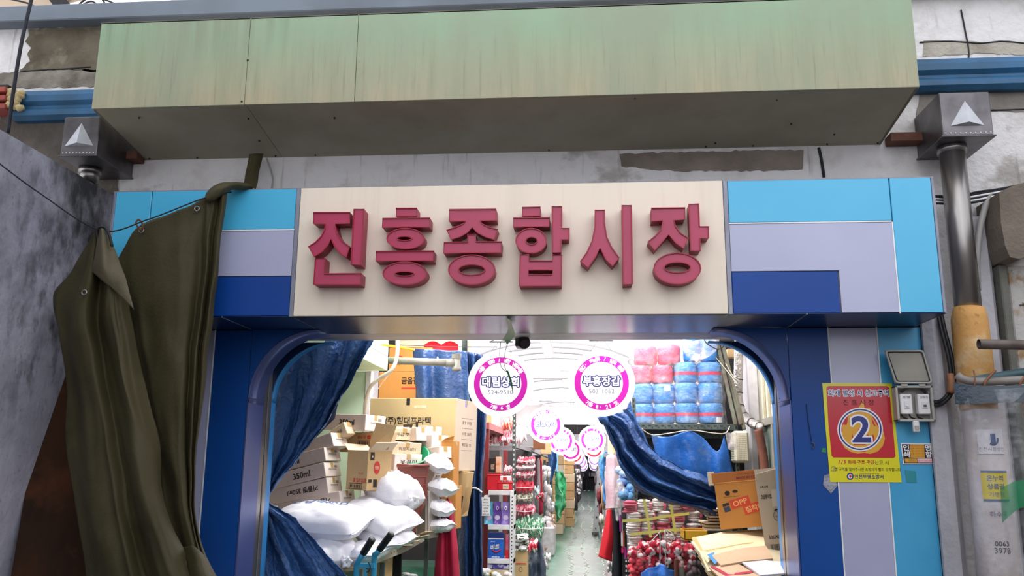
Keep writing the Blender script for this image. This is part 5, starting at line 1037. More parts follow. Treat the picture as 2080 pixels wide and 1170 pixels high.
solid(drape(R, 90, 9, .022, 7, fine=.010, rid=.035, rs=(9, 2.5), seed=3).build('sheet', M_tarp, t))
hung('dark_blue_sheet', 'darker torn blue sheet hanging behind the gathered tarpaulin at upper left', 'tarpaulin', [[(556, 680, 7.35), (552, 800, 7.35), (548, 960, 7.35)], [(600, 680, 7.25), (590, 800, 7.25), (575, 940, 7.25)], [(630, 680, 7.35), (615, 800, 7.35), (600, 920, 7.35)], [(670, 680, 7.28), (650, 780, 7.28), (630, 900, 7.3)], [(720, 680, 7.35), (700, 760, 7.35), (680, 850, 7.35)]], mat('dark_navy_film', '18233f', '0f172c', rough=.35, scale=6, bump=.4), part='sheet')
solo(drape([[(636, 705, 7.12), (634, 722, 7.12), (644, 765, 7.12)], [(648, 698, 7.1), (646, 720, 7.09), (648, 768, 7.1)], [(661, 697, 7.12), (656, 722, 7.12), (651, 772, 7.12)]], 10, 5, .012, 10), 'torn_grey_strip', mat('grey_film', '9aa0ae', '6c7280', rough=.4, scale=9), 'torn grey strip of film in the upper left tarpaulin', 'film')

# ================================================================== RED AND WHITE SHELVES (middle left)
t = thing('dark_red_shelf', 'tall dark red steel shelf frame standing beside the navy curtain', 'shelf', W(990, 1170, 10.5))
xa = W(989, 900, 10.5).x; zt = W(990, 868, 10.45).z
for (u, v, Y) in [(989, 870, 10.5), (1027, 890, 13.0), (1012, 885, 12.9)][:2]:
    p = W(u, v, Y); MB().bbox(p.x-.028, p.x+.028, Y, Y+.05, 0 if Y < 11 else .3, zt, .003).build('post', M_redshelf, t)
g = MB(); a = W(985, 863, 10.45); b = W(1031, 886, 13.1)
g.add([(a.x-.03, a.y, zt-.02), (xa+.03+.0, 10.45, zt-.02), (xa+.06, 13.1, zt-.02), (xa-.5, 13.1, zt-.02), (a.x-.03, a.y, zt+.06), (xa+.03, 10.45, zt+.06), (xa+.06, 13.1, zt+.06), (xa-.5, 13.1, zt+.06)], [(3, 2, 1, 0), (4, 5, 6, 7), (0, 1, 5, 4), (1, 2, 6, 5), (2, 3, 7, 6), (3, 0, 4, 7)]); g.build('top_rail', mat('pale_red_steel', 'b0575a', 'a04a4e', rough=.5, scale=5), t)
t = thing('white_shelf', 'white perforated steel shelf stacked with detergents beside the red shelf', 'shelf', W(1015, 1170, 10.3))
xl, xr = W(992, 1000, 10.3).x, W(1044, 1000, 10.3).x
LZ = []
for v in (996, 1066, 1135, 1205):
    z = W(1015, v, 10.3).z; LZ.append(z); MB().bbox(xl, xr, 10.3, 10.6, z-.055, z, .003).build('shelf_board', M_whitepaint, t)
MB().bbox(xr-.045, xr, 10.285, 10.6, LZ[3]-.3, LZ[0], .003).build('post', M_whitepaint, t)
g = MB(); z = LZ[0]-.08
while z > LZ[3]-.1: g.bbox(xr-.026, xr-.014, 10.283, 10.286, z-.008, z+.008, .0008); z -= .042
g.build('post_holes', M_dark, t)['kind'] = 'stuff'
# goods on white shelf
def shelf_box(name, lb, u0, u1, v0, zb, m, Y=10.32, d=.2, cat='box', group=None, th=None):
    a = W(u0, v0, Y); b = W(u1, v0, Y); t = thing(name, lb, cat, ((a.x+b.x)/2, Y, zb), group=group)
    t['x0'] = a.x; t['w'] = b.x-a.x; t['h'] = a.z-zb; t['z'] = zb; MB().bbox(a.x, b.x, Y, Y+d, zb, a.z, .005).build('body', m, t); return t
def sb_rect(t, a, b, c, d, m, n='print', Y=10.32, y=-.002):
    MB().box(t['x0']+t['w']*a, t['x0']+t['w']*b, Y+y, Y+.001, t['z']+t['h']*c, t['z']+t['h']*d).build(n, m, t)
def sb_text(t, s, a, b, w, m, Y=10.32, bold=.04, rot=0, y=-.003, shear=0):
    g = MB(); tx(g, s, t['x0']+t['w']*a, t['z']+t['h']*b, w=w, y=Y+y, bold=bold, rot=rot, shear=shear); g.build('lettering', m, t)
M_det = mat('detergent_blue', '1f55c0', '2f78e0', rough=.35, scale=8)
t = shelf_box('detergent_box', 'blue detergent box reading 비트 on the white shelf', 992, 1023, 1083, LZ[2]+.002, M_det)
sb_rect(t, 0, 1, .80, 1, mat('detergent_navy', '1c2f78', rough=.4)); sb_rect(t, 0, 1, .76, .80, M_white); sb_text(t, '비트', .45, .46, .115, M_navyt if False else MN, bold=.03, rot=.15, shear=.2); sb_text(t, '비트', .45, .46, .105, M_white, bold=.03, rot=.15, shear=.2, y=-.005)
g = MB(); g.smooth = True; g.tube(resample([(t['x0']+.05, 10.315, t['z']+.09), (t['x0']+.1, 10.314, t['z']+.07), (t['x0']+.15, 10.315, t['z']+.10)], 10), .008, 6); g.build('red_swoosh', M_red, t); sb_text(t, '바로 비트', .3, .66, .05, M_white, bold=.02); sb_text(t, '세탁세제 3kg', .5, .05, .1, M_white)
t = shelf_box('pink_pack', 'pink pack standing right of the blue detergent box', 1027, 1034, 1085, LZ[2]+.002, mat('pack_pink', 'c83a68', 'a08890', rough=.4, scale=8)); sb_rect(t, 0, 1, 0, .35, M_red)
for k, (u0, u1, m, lb) in enumerate([(984, 1003, mat('bottle_cyan', '4fb6de', '7accea', rough=.3, scale=8), 'light blue refill pouch left of the purple ones'), (1002, 1019, mat('bottle_violet', '5a3a94', '7a58b4', rough=.3, scale=9), 'purple refill pouch, darker of the two'), (1019, 1036, mat('bottle_lilac', '7a5ab8', 'a994d6', rough=.3, scale=9), 'lilac refill pouch nearest the shelf post')]):
    a = W(u0, 1019, 10.33); b = W(u1, 1019, 10.33); z0 = LZ[1]+.002; z1 = a.z; w_ = b.x-a.x; cx_ = (a.x+b.x)/2
    t = thing('refill_pouch', lb, 'pouch', (cx_, 10.33, z0), group='detergent pouches on the white shelf')
    prof = [(.0, .02), (.49, .0), (.5, .25), (.45, .6), (.36, .85), (.42, .97), (.40, 1.0)]
    g = MB(); g.smooth = True; L = [(cx_-w_*p, z0+(z1-z0)*q) for p, q in prof[1:]] + [(cx_+w_*p, z0+(z1-z0)*q) for p, q in prof[1:][::-1]]; g.prism(L, 10.33, 10.38); g.build('pouch', m, t)
    c = (cx_, z0+(z1-z0)*.30); MB().prism([(c[0]+w_*.32*math.cos(2*PI*j/16), c[1]+w_*.30*math.sin(2*PI*j/16)) for j in range(16)], 10.328, 10.331).build('label', mat('label_pale', 'd8cbe8', 'b8a0d4', rough=.4, scale=20), t)
    g = MB(); g.tube([(cx_+w_*.12*math.cos(a_), 10.328, z0+(z1-z0)*.72+w_*.2*math.sin(a_)) for a_ in [2*PI*j/12 for j in range(12)]], .006, 5, closed=True); g.build('handle', M_white if k != 1 else mat('label_pale', 'd8cbe8'), t)
t = shelf_box('purple_pack', 'crinkled purple and white pack lying on the lowest visible white shelf level', 990, 1042, 1146, W(1015, 1156, 10.3).z, mat('purple_foil', '5a4ab0', 'd8d4ec', rough=.3, scale=18, lo=.45, hi=.55, bump=.6)); 
t = shelf_box('low_box', 'open pale box under the purple pack', 992, 1043, 1157, LZ[3]+.002, M_kraft2)
for k, (u, v, r, m, lb) in enumerate([(982, 1160, 12, M_white, 'white paper roll at the foot of the red shelf'), (1010, 1164, 10, M_white, 'white folded pack in the pale box'), (1030, 1163, 9, mat('pinkish_white', 'ead8d6', rough=.5), 'pinkish white pack in the pale box'), (1001, 1161, 6, M_yellow, 'small yellow pack in the pale box')]):
    p = W(u, v+6, 10.15); solo(clump(MB(), p, (r*.006, .05, r*.005), 5, .6, k), 'soft_pack', m, lb, 'pack')
# red tubs, black and orange boxes on top level
t = shelf_box('red_tub', 'plain red tub on the top level of the white shelf', 990, 1016, 963, LZ[0]+.002, M_red, cat='tub'); MB().bbox(t['x0']-.005, t['x0']+t['w']+.005, 10.315, 10.5, t['z']+t['h']-.02, t['z']+t['h'], .004).build('rim', M_red, t)
t = shelf_box('red_basket', 'red tub with cream label in front of the steel post', 1012, 1039, 981, LZ[0]+.002, M_red, cat='tub', Y=10.30, d=.18); sb_rect(t, .35, .8, .15, .85, M_kraft2, 'label', Y=10.30); sb_text(t, '베이킹소다', .57, .5, .06, M_ink, Y=10.30); MB().bbox(t['x0']-.006, t['x0']+t['w']+.012, 10.295, 10.49, t['z']+t['h'], t['z']+t['h']+.012, .003).build('rim', M_red, t)
t = shelf_box('white_tub', 'white tub with red print stacked on the red label tub', 1014, 1036, 967, LZ[0]+.115, M_white, cat='tub', Y=10.33, d=.14); sb_rect(t, .35, .7, .1, .8, M_redink, Y=10.33)
t = shelf_box('black_box', 'black printed box behind the plain red tub', 993, 1007, 930, LZ[0]+.21, mat('black_pack', '2a201e', '3c2f2a', rough=.4, scale=9), Y=10.55, d=.1); sb_rect(t, .3, .8, .2, .55, mat('gold_print', 'c8a890', '6a5040', rough=.5, scale=40), Y=10.55)
t = shelf_box('orange_pack', 'orange and white upright box next to the black printed box', 1007, 1017, 928, LZ[0]+.20, mat('orange_pack', 'd88a50', 'f0d8c4', rough=.4, scale=14), Y=10.55, d=.1)
MB().bbox(W(990, 960, 10.5).x, W(1030, 960, 10.5).x, 10.53, 10.75, LZ[0]+.18, LZ[0]+.20, .003).build('upper_tray', M_redshelf, bpy.data.objects['dark_red_shelf'])
# handwritten tag
a = W(978, 1010, 10.28); b = W(995, 1048, 10.28); t = thing('price_tag', 'white handwritten price card clipped to the red shelf post', 'tag', ((a.x+b.x)/2, 10.28, b.z)); MB().bbox(a.x, b.x, 10.28, 10.286, b.z, a.z, .002).build('card', M_white, t)
MB().bbox(a.x+.03, b.x-.03, 10.28, 10.49, a.z, a.z+.02, .002).build('clip', M_white, t)
for k, s in enumerate(('물티슈', '락스', '세제 2kg', '유연제', '비누', '치약 3개')): g = MB(); tx(g, s, (a.x+b.x)/2, a.z-.025-k*.034, w=(b.x-a.x)*(.5+.12*(k % 3)), h=.018, y=10.278, bold=.01); g.build('lettering', M_ink, t)
# steel angle posts with slots
for n, (u, v0, Y, w_, lb) in enumerate([(1044.5, 845, 10.75, .042, 'slotted grey angle post in front of the striped glove bundles'), (1019, 842, 12.4, .05, 'plain grey post rising behind the red shelf')]):
    p = W(u, v0, Y); t = thing('angle_post', lb, 'post', (p.x, Y, 0)); MB().bbox(p.x-w_/2, p.x+w_/2, Y, Y+.03, 0, p.z+.1, .003).build('upright', M_slot if n == 0 else mat('pale_post', 'a8a2a6', rough=.5), t)
    if n == 0:
        g = MB(); z = p.z
        while z > .3: g.bbox(p.x-.006, p.x+.006, Y-.003, Y, z-.012, z+.012, .001); z -= .06
        g.build('slots', M_white, t)['kind'] = 'stuff'
# small bundles: each a thing with a body of overlapping knitted lobes
def bundle(name, lb, u, v, Y, ru, rv, m, group, n=7, cat='gloves', vert=True, seed=0, dy=.10, band=None):
    k = px(Y); p = W(u, v, Y); t = thing(name, lb, cat, (p.x, Y, p.z-rv*k), group=group)
    g = MB(); g.smooth = True; R_, H_ = ru*k, rv*k; rnd = random.Random(seed)
    if vert:
        n = int(n*1.4)
        for row in (0, 1):
            for i in range(n):
                a = (i+.5+.5*row)/n*2-1; tl = rnd.uniform(-.35, .35); zz = rnd.uniform(-.15, .15)*H_ + (.25*H_ if row else -.12*H_)
                g.ell((0, 0, 0), (R_/n*1.7, dy*.6, H_*rnd.uniform(.5, .72)), Matrix.Translation((p.x+a*R_*.95, Y+(row*.05)+rnd.uniform(-.04, .02), p.z+zz)) @ Matrix.Rotation(tl, 4, 'Y'), seg=7, rings=6, j=.10)
    for i in range(n):
        a = (i+.5)/n*2-1
        if not vert: g.ell((p.x+rnd.uniform(-.08, .08)*R_, Y+rnd.uniform(-.03, .03), p.z+a*H_*.9), (R_*rnd.uniform(.85, 1.05), dy, H_/n*1.5), seg=9, rings=5, j=.08)
    g.build('knit_lobes', m, t)['kind'] = 'stuff'
    if band: g = MB(); g.smooth = True; g.tube([(p.x-R_*1.02, Y-dy*.7, p.z), (p.x, Y-dy*1.12, p.z-.01), (p.x+R_*1.02, Y-dy*.7, p.z)], .006, 5); g.build('tie_band', band, t)
    return t
GG = 'glove bundles stacked behind the slotted post'
for k, (u, v, ru, rv, m, lb) in enumerate([(1068, 936, 17, 9, M_rw, 'red and white tuft of gloves on top of the stack behind the slotted post'), (1067, 949, 18, 6, mat('white_pink_knit', 'f6eef0', 'e8a0b0', rough=.9, scale=20), 'whitest glove bundle, second from the top of the stack behind the post'), (1066, 964, 18, 10, M_pw, 'pink striped glove bundle above the bright red one'), (1065, 989, 18, 14, mat('bright_red_knit', 'd8243c', 'e86a78', rough=.8, scale=16), 'bright red glove bundle in the middle of the stack behind the post'), (1063, 1011, 17, 9, M_bw, 'green-speckled glove bundle under the bright red one'), (1066, 1037, 19, 15, mat('rose_knit', 'c83c5c', 'f0c8d0', rough=.8, scale=16, lo=.48, hi=.6), 'rose glove bundle directly above the green one')]):
    bundle('glove_bundle', lb, u, v, 11.3, ru, rv, m, GG, 8, seed=k, band=M_white)
bundle('glove_bundle', 'large green and white glove bundle with slanting fingers', 1075, 1072, 11.2, 27, 24, M_gw, GG, 9, seed=9, band=M_white)
bundle('glove_bundle', 'pink gloves spilling out under the green bundle', 1078, 1108, 11.0, 12, 16, M_rw, GG, 5, seed=12)
bundle('glove_bundle', 'pink glove tuft beside the top carton and black-white packs', 1066, 1118, 10.8, 9, 12, M_rw, GG, 5, seed=13)
for k, (u, v, lb) in enumerate([(1033, 955, 'pink glove bundle left of the slotted post, upper'), (1034, 975, 'pink glove bundle left of the slotted post, lower')]): bundle('glove_bundle', lb, u, v, 11.4, 10, 11, M_pw, GG, 4, seed=20+k)
for k, (u, v, ru, rv, m, lb) in enumerate([(1005, 893, 18, 12, M_pw, 'pink glove sack under the red shelf rail'), (1033, 862, 13, 16, mat('red_orange_pack', 'e85038', 'f4d8cc', rough=.5, scale=12), 'red-orange pack on top of the shelf behind the slotted post'), (1034, 890, 14, 14, M_pw, 'pink glove sack on top of shelf behind the slotted post'), (1056, 885, 12, 24, mat('pale_pink_film', 'fbe4e6', 'e06078', rough=.5, scale=13, lo=.58, hi=.66), 'pale film-wrapped sack with red specks, top right of the slotted post')]):
    bundle('packed_sack', lb, u, v, 12.2, ru, rv, m, 'packed glove sacks on the upper shelf', 6, seed=30+k)
t = carton('white_print_box', 'white box with vertical lettering on top of the red shelf', 997, 898, 12.6, .16, .3, .46, 0, 0, side='L', m=M_white, tape=False); ft(t, '고급', .7, .5, w=.05, h=.1, rot=PI/2, m=M_signgrey)
t = carton('tall_carton', 'tall tan carton on top of the red shelf behind the curtain', 984, 898, 12.5, .10, .3, .46, 0, 0, side='L', m=M_kraft)
# shelves behind, receding
t = thing('grey_rack', 'grey slotted rack receding behind the glove bundles', 'rack', W(1060, 1000, 12)) 
for (a, b) in [((988, 910, 11.6), (1046, 910, 11.6)), ((1046, 905, 11.9), (1075, 914, 14.5)), ((1075, 912, 14.6), (1115, 928, 20))]:
    p = W(*a); q = W(*b); g = MB(); g.tube([p, q], .045, 4); g.build('shelf_edge', mat('rack_grey', '8f8d92', '77757a', rough=.5, scale=8), t)
for (u, v, Y) in [(1072, 915, 14.4), (1077, 915, 14.6), (1106, 935, 19.5), (1112, 938, 20)]:
    p = W(u, v, Y); MB().box(p.x-.03, p.x+.03, Y, Y+.04, 0, p.z).build('upright', M_slot, t)
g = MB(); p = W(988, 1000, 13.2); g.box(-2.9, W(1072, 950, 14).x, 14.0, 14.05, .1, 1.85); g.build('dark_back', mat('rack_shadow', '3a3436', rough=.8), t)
t = carton('kraft_carton', 'brown carton atop the grey rack below the 신정상사 sign', 1083, 912, 15, .20, .4, .32, 0, 0, side='L', m=mat('brown_card', 'a86a48', '98603f', rough=.8, scale=4))
t = carton('kraft_carton', 'tan carton atop the grey rack right of the brown one', 1098, 922, 17, .20, .4, .50, 0, 0, side='L', m=M_kraft)
hung('blue_wrap_sheet', 'dark blue sheet tied up and hanging in front of the carton stacks', 'sheet', [[(1114, 905, 18), (1113, 935, 18), (1116, 960, 18), (1116, 982, 18)], [(1119, 902, 17.9), (1120, 935, 17.9), (1119, 960, 17.9), (1117, 985, 17.9)], [(1124, 906, 18), (1128, 935, 18), (1124, 960, 18), (1118, 984, 18)], [(1129, 912, 17.9), (1132, 935, 17.9), (1128, 955, 17.9), (1119, 982, 17.9)]], M_tarp, cr_=.02)
hung('light_blue_sheet', 'pale blue sheet edge beside the dark blue hanging sheet', 'sheet', [[(1129, 912, 18.4), (1130, 958, 18.4)], [(1134, 915, 18.4), (1134, 960, 18.4)]], mat('pale_blue_cloth', '7ab0dc', rough=.6))
hung('green_sheet', 'translucent green sheet draped over the cartons along the left aisle', 'sheet', [[(1127, 957, 19), (1128, 990, 19), (1127, 1030, 19), (1130, 1064, 19)], [(1133, 957, 18.8), (1137, 990, 18.8), (1141, 1012, 18.8), (1136, 1055, 18.8)], [(1139, 958, 19), (1143, 985, 19), (1146, 1010, 19), (1142, 1040, 19)], [(1145, 959, 18.9), (1149, 985, 18.9), (1150, 1005, 18.9), (1146, 1030, 18.9)]], mat('green_gauze', '2fa06a', '6cc090', rough=.6, scale=5), cr_=.05, rid=.05, rs=(6, 2), nv=34, sub=7, fine=.012)
for k, (u0, u1, v0, v1, m, lb) in enumerate([(1083, 1090, 932, 990, mat('maroon_garment', '5a2a38', rough=.8), 'dark maroon garment'), (1090, 1096, 930, 1000, mat('grey_garment', 'a89ca0', rough=.8), 'grey garment'), (1094, 1101, 930, 1044, M_crim, 'long crimson garment'), (1086, 1098, 960, 1040, mat('speckled_grey', 'aaa6a8', '8a8688', rough=.9, scale=40), 'speckled grey garment')]):
    Y = 14.8+.35*k; hung('hanging_garment', lb+' hanging along the left aisle below the grey rack', 'garment', [[(u0, v0+3, Y), (u0, (v0+v1)/2, Y), (u0+1, v1, Y)], [((u0+u1)/2, v0, Y-.06), ((u0+u1)/2, (v0+v1)/2, Y-.06), ((u0+u1)/2+1, v1+2, Y-.06)], [(u1, v0+4, Y), (u1+1, (v0+v1)/2, Y), (u1+2, v1-2, Y)]], m, 10, 4, .012)
def lumps(name, lb, u, v, Y, ru, rv, m, cat='bag', seed=0, n=12, sz=.38, group=None, dy=.15):
    k = px(Y); p = W(u, v, Y); return solo(clump(MB(), p, (ru*k, dy, rv*k), n, sz, seed), name, m, lb, cat, group)
M_wh2 = mat('white_film_goods', 'f2eef0', 'cfc8cc', rough=.4, scale=12)
for k, (u, v, Y, ru, rv, m, lb) in enumerate([(1108, 962, 16.2, 10, 17, M_white, 'bulging white bag below the grey rack'), (1091, 1000, 14.72, 7, 14, mat('pale_teal_pack', 'b8dce4', 'f0f4f4', rough=.4, scale=9), 'pale teal wrapped pack by the striped bundles'), (1097, 1010, 14.72, 8, 12, M_rw, 'small red and white pack beside the grey garment'), (1112, 1004, 16.2, 10, 26, M_wh2, 'upper heap of white wrapped goods along the left aisle'), (1117, 1035, 16.25, 10, 16, mat('grey_white_goods', 'd8d4d8', '9fa3ac', rough=.5, scale=9), 'greyish wrapped goods bulging into the left aisle'), (1120, 1055, 16.2, 8, 12, mat('tan_white_goods', 'e8dcd0', 'c46a5c', rough=.5, scale=9, lo=.55, hi=.62), 'white goods with red marks low beside the aisle'), (1110, 1066, 15.95, 12, 18, M_wh2, 'lowest heap of white wrapped goods along the left aisle'), (1122, 1072, 16.0, 6, 8, mat('tan_white_goods', 'e8dcd0'), 'small tan bag at the foot of the white heaps'), (1100, 1068, 15.8, 3, 8, M_yellow, 'small yellow item against the white heaps'), (1106, 1106, 16.7, 3, 4, M_gbasin, 'tiny green item on the aisle edge'), (1109, 1114, 15.9, 2.5, 3.5, mat('orange_item', 'e0602a', rough=.4), 'tiny orange item on the aisle edge'), (1111, 1141, 13.05, 7, 18, M_wh2, 'white film bundle on the aisle floor edge')]):
    lumps('wrapped_goods', lb, u, v, Y, ru, rv, m, 'goods', k)
for k, v in enumerate((1090, 1102, 1114)):
    lumps('wrapped_pack', ['top', 'middle', 'bottom'][k]+' black and white wrapped pack on the small carton', 1056+(k % 2)*2, v, 10.7, 14, 6, mat('black_white_pack', 'eeeeea', '3c4034', rough=.35, scale=16, lo=.52, hi=.56), 'pack', 50+k, n=7, sz=.6, group='black and white packs on the cartons')
t = carton('stock_carton', 'upper kraft carton under the black and white packs', 1043, 1148, 10.6, .165, .25, .165, 0, 0, side='L', m=M_kraft, group='two cartons under the black and white packs'); fr(t, .08, .9, .08, .16, M_redink, 'red_rule')
t = carton('stock_carton', 'lower kraft carton with a small round mark under the black and white packs', 1044, 1192, 10.6, .16, .25, .26, 0, 0, side='L', m=M_kraft, group='two cartons under the black and white packs'); g = MB(); g.tube([(.08+.02*math.cos(a), -.002, .2+.028*math.sin(a)) for a in [2*PI*k/12 for k in range(12)]], .0025, 4, closed=True); g.build('round_mark', M_ink, t, local=True)
hung('bagged_garments', 'dark blue-grey bagged garments spilling down to the aisle floor', 'bag', [[(1076, 1105, 11.2), (1070, 1140, 11.2), (1064, 1200, 11.2)], [(1083, 1100, 11.1), (1080, 1140, 11.1), (1076, 1200, 11.1)], [(1090, 1096, 11.2), (1090, 1140, 11.2), (1088, 1200, 11.2)], [(1095, 1098, 11.1), (1100, 1140, 11.1), (1100, 1200, 11.1)], [(1099, 1102, 11.25), (1107, 1140, 11.25), (1112, 1200, 11.25)]], mat('slate_bag', '4a566e', 'b9c2d2', rough=.3, scale=6, lo=.5, hi=.65, bump=.5), cr_=.02, part='bag')
# cartons along the left aisle
cg = 'stacked cartons along the left aisle'
for c in range(2):
    for r in range(9):
        z = r*.23; Y = 20.8+c*2.6; x = -.47+.14*c; h = .222
        if z > 1.8 - .0*c: continue
        t = thing('aisle_carton', '%s carton from the floor in the %s stack along the left aisle' % (['lowest', 'second', 'third', 'fourth', 'fifth', 'sixth', 'seventh', 'eighth', 'ninth'][r], ['nearer', 'farther'][c]), 'carton', (x, Y, z+.013), group=cg)
        dx = random.uniform(-.03, .03); MB().bbox(x-.5+dx, x+.03+dx+.08*c, Y, Y+2.3, z+.013, z+h+.013, .01).build('body', M_kraft if (r+c) % 3 else M_kraft2, t)
        MB().box(x-.24+dx, x-.19+dx, Y-.003, Y, z+.03, z+h).build('tape', M_tape, t)
        if r > 4: g = MB(); tx(g, '▲▼', x-.1+dx, z+.12, w=.06, y=Y-.004); g.build('lettering', M_ink, t)
for k in range(6):
    Y = 25+k*1.2; u = 1158+k*3; hung('dark_garment', ['dark', 'black', 'grey', 'charcoal', 'slate', 'deep grey'][k]+' garment, %s of the row hanging beyond the left cartons' % ['first', 'second', 'third', 'fourth', 'fifth', 'last'][k], 'garment', [[(u, 945, Y), (u, 985, Y), (u-1, 1035-k*3, Y)], [(u+4, 944, Y-.1), (u+4, 985, Y-.1), (u+4, 1033-k*3, Y-.1)], [(u+7, 946, Y), (u+8, 985, Y), (u+8, 1026-k*3, Y)]], mat('garment_%d' % k, ['2a2a34', '1c1c22', '5a565c', '3a3638', '4a5060', '46424a'][k], ['3c3a48', '32323c', '7a7478', '8a4048', '6a7080', '66626a'][k], rough=.85, scale=5), 8, 3, .03)
for k, (u, v, rv) in enumerate([(1173, 958, 6), (1176, 971, 7), (1177, 984, 9), (1175, 998, 6)]): lumps('white_bundle', ['highest', 'second', 'third', 'lowest'][k]+' white bundle hanging beyond the dark garments', u, v, 27+k*.1, 5, rv, M_wh2, 'bundle', k, group='white bundles beyond the dark garments')
# far end
Yf = 57.89
a = W(1163, 943, Yf); b = W(1219, 957, Yf); t = thing('far_sign_band', 'dark blue sign band with red letters over the far end of the aisle', 'sign', ((a.x+b.x)/2, Yf, b.z)); MB().bbox(a.x, b.x, Yf, Yf+.1, b.z, a.z, .01).build('board', mat('far_navy', '3a3a60', rough=.6), t)
g = MB(); tx(g, '시장 안내 그릇 도매', (a.x+b.x)/2, b.z+.15, w=(b.x-a.x)*.8, h=.16, y=Yf-.01, bold=.03); g.build('lettering', M_redink, t)
g = MB(); a = W(1175, 960, 57.8); b = W(1216, 960, 57.8); g.bbox(a.x, a.x+.25, 57.7, 57.9, 0, a.z, .01).bbox(b.x-.25, b.x, 57.7, 57.9, 0, a.z, .01).bbox(a.x, b.x, 57.7, 57.9, a.z-.25, a.z, .01); struct(g, 'door_1', mat('pale_frame', '9a9496', rough=.7))
t = thing('person', 'dark-clothed person standing at the far end of the aisle', 'person', (W(1192, 998, 55).x, 55, .012))
me = bpy.data.meshes.new('body'); px0 = W(1192, 998, 55).x
V = [(0, 0, .95), (0, 0, 1.2), (0, 0, 1.42), (0, 0, 1.52), (0, 0, 1.66), (.17, 0, 1.42), (.24, 0, 1.15), (.25, -.08, .92), (-.17, 0, 1.42), (-.24, 0, 1.15), (-.25, -.05, .9), (.09, 0, .88), (.11, -.02, .48), (.12, 0, .08), (.13, -.14, .04), (-.09, 0, .88), (-.11, .04, .48), (-.13, .1, .08), (-.14, -.02, .04)]
E_l = [(0, 1), (1, 2), (2, 3), (3, 4), (2, 5), (5, 6), (6, 7), (2, 8), (8, 9), (9, 10), (0, 11), (11, 12), (12, 13), (13, 14), (0, 15), (15, 16), (16, 17), (17, 18)]
RR = [.15, .14, .15, .06, .11, .07, .05, .04, .07, .05, .04, .095, .065, .045, .04, .095, .065, .045, .04]
me.from_pydata(V, E_l, [])
o = bpy.data.objects.new('body', me); COL.objects.link(o); o.parent = t; o.modifiers.new('k', 'SKIN')
for i, r in enumerate(RR): me.skin_vertices[0].data[i].radius = (r, r*.85)
me.skin_vertices[0].data[0].use_root = True
o.modifiers.new('s', 'SUBSURF').levels = 1; o.modifiers['s'].render_levels = 1; me.materials.append(M_black)
g = MB(); g.smooth = True; g.ell((0, -.02, 1.67), (.085, .09, .11), seg=12, rings=8); g.build('face', mat('skin', 'c89a80', rough=.6), t, local=True)
g = MB(); g.smooth = True; g.ell((0, .01, 1.71), (.098, .10, .10), seg=12, rings=8); g.build('hair', M_dark, t, local=True)
for s in (-1, 1): g = MB(); g.smooth = True; g.ell((s*.13, -.07+.05*(1-s), .045), (.05, .12, .045)); g.build('shoe', M_white, t, local=True)

# ================================================================== RIGHT SHOP
YR = 8.35
t = thing('twine_rack', 'grey-green slotted steel rack holding the blue and pink twine rolls', 'rack', W(1390, 870, YR))
ztop = W(1390, 861, YR).z; xl, xr = W(1284, 865, YR-.02).x, W(1497, 865, YR-.02).x
def slotbeam(x0, x1, z, y, h=.055):
    MB().bbox(x0, x1, y, y+.035, z-h, z, .002).build('beam', M_slot, t)
    g = MB(); x = x0+.03; k = 0
    while x < x1-.05:
        g.box(x, x+.028, y-.003, y, z-.024, z-.016); g.box(x+.035, x+.042, y-.003, y, z-.044, z-.030); x += .062
    g.build('beam_slots', M_dark, t)['kind'] = 'stuff'
slotbeam(xl, xr, ztop, YR-.03); slotbeam(xl, xr, ztop-.07, YR+.30)
MB().box(xl, xr, YR+.0, YR+.6, ztop-.012, ztop-.002).build('deck', M_slot, t)
slotbeam(xl, xr, ztop-.75, YR-.03)
for (u, v) in [(1287, 808), (1494, 862)]:
    p = W(u, v, YR-.03); MB().bbox(p.x-.018, p.x+.018, YR-.045, YR-.03, 0, p.z, .002).build('post', M_slot, t)
    g = MB(); z = p.z-.03
    while z > .4: g.box(p.x-.005, p.x+.005, YR-.048, YR-.045, z-.014, z+.014); z -= .05
    g.build('post_slots', M_dark, t)['kind'] = 'stuff'
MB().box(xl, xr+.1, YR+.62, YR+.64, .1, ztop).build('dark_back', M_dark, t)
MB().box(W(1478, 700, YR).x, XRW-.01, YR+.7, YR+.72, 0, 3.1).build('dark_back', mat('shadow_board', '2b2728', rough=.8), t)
def roll(lb, u0, u1, v0, v1, Y, m, group, band=None, lab=None, horiz=False):
    k = px(Y); c = W((u0+u1)/2, v1, Y); R = (u1-u0)/2*k; H = (v1-v0)*k; t = thing('twine_roll', lb, 'twine', (c.x, Y+R, c.z), group=group)
    g = MB(); g.smooth = True; prof = [(.02, 0), (R*.80, 0), (R*.95, H*.06), (R, H*.2), (R*.985, H*.48), (R, H*.52), (R, H*.8), (R*.95, H*.95), (R*.8, H), (.02, H)]
    g.lathe(prof, 28, Matrix.Translation((c.x, Y+R, c.z))); g.build('twine', m, t)
    if band: g = MB(); g.smooth = True; g.lathe([(R*1.008, H*.36), (R*1.012, H*.40), (R*1.012, H*.48), (R*1.008, H*.52)], 28, Matrix.Translation((c.x, Y+R, c.z))); g.build('red_band', M_redband, t)
    if lab: g = MB(); g.grid([[(c.x+R*1.014*math.cos(a), Y+R+R*1.014*math.sin(a), c.z+z) for z in (H*lab[0], H*lab[1])] for a in [-PI/2+lab[2]+i*.1 for i in range(7)]]); g.build('paper_label', M_white, t)
    g = MB(); g.smooth = True; g.lathe([(.001, 0), (.03, 0), (.03, H+.004), (.001, H+.004)], 12, Matrix.Translation((c.x, Y+R, c.z))); g.build('core', M_kraft, t)
    return t
gb = 'blue twine rolls on the rack'; gp = 'pink twine rolls on the rack'
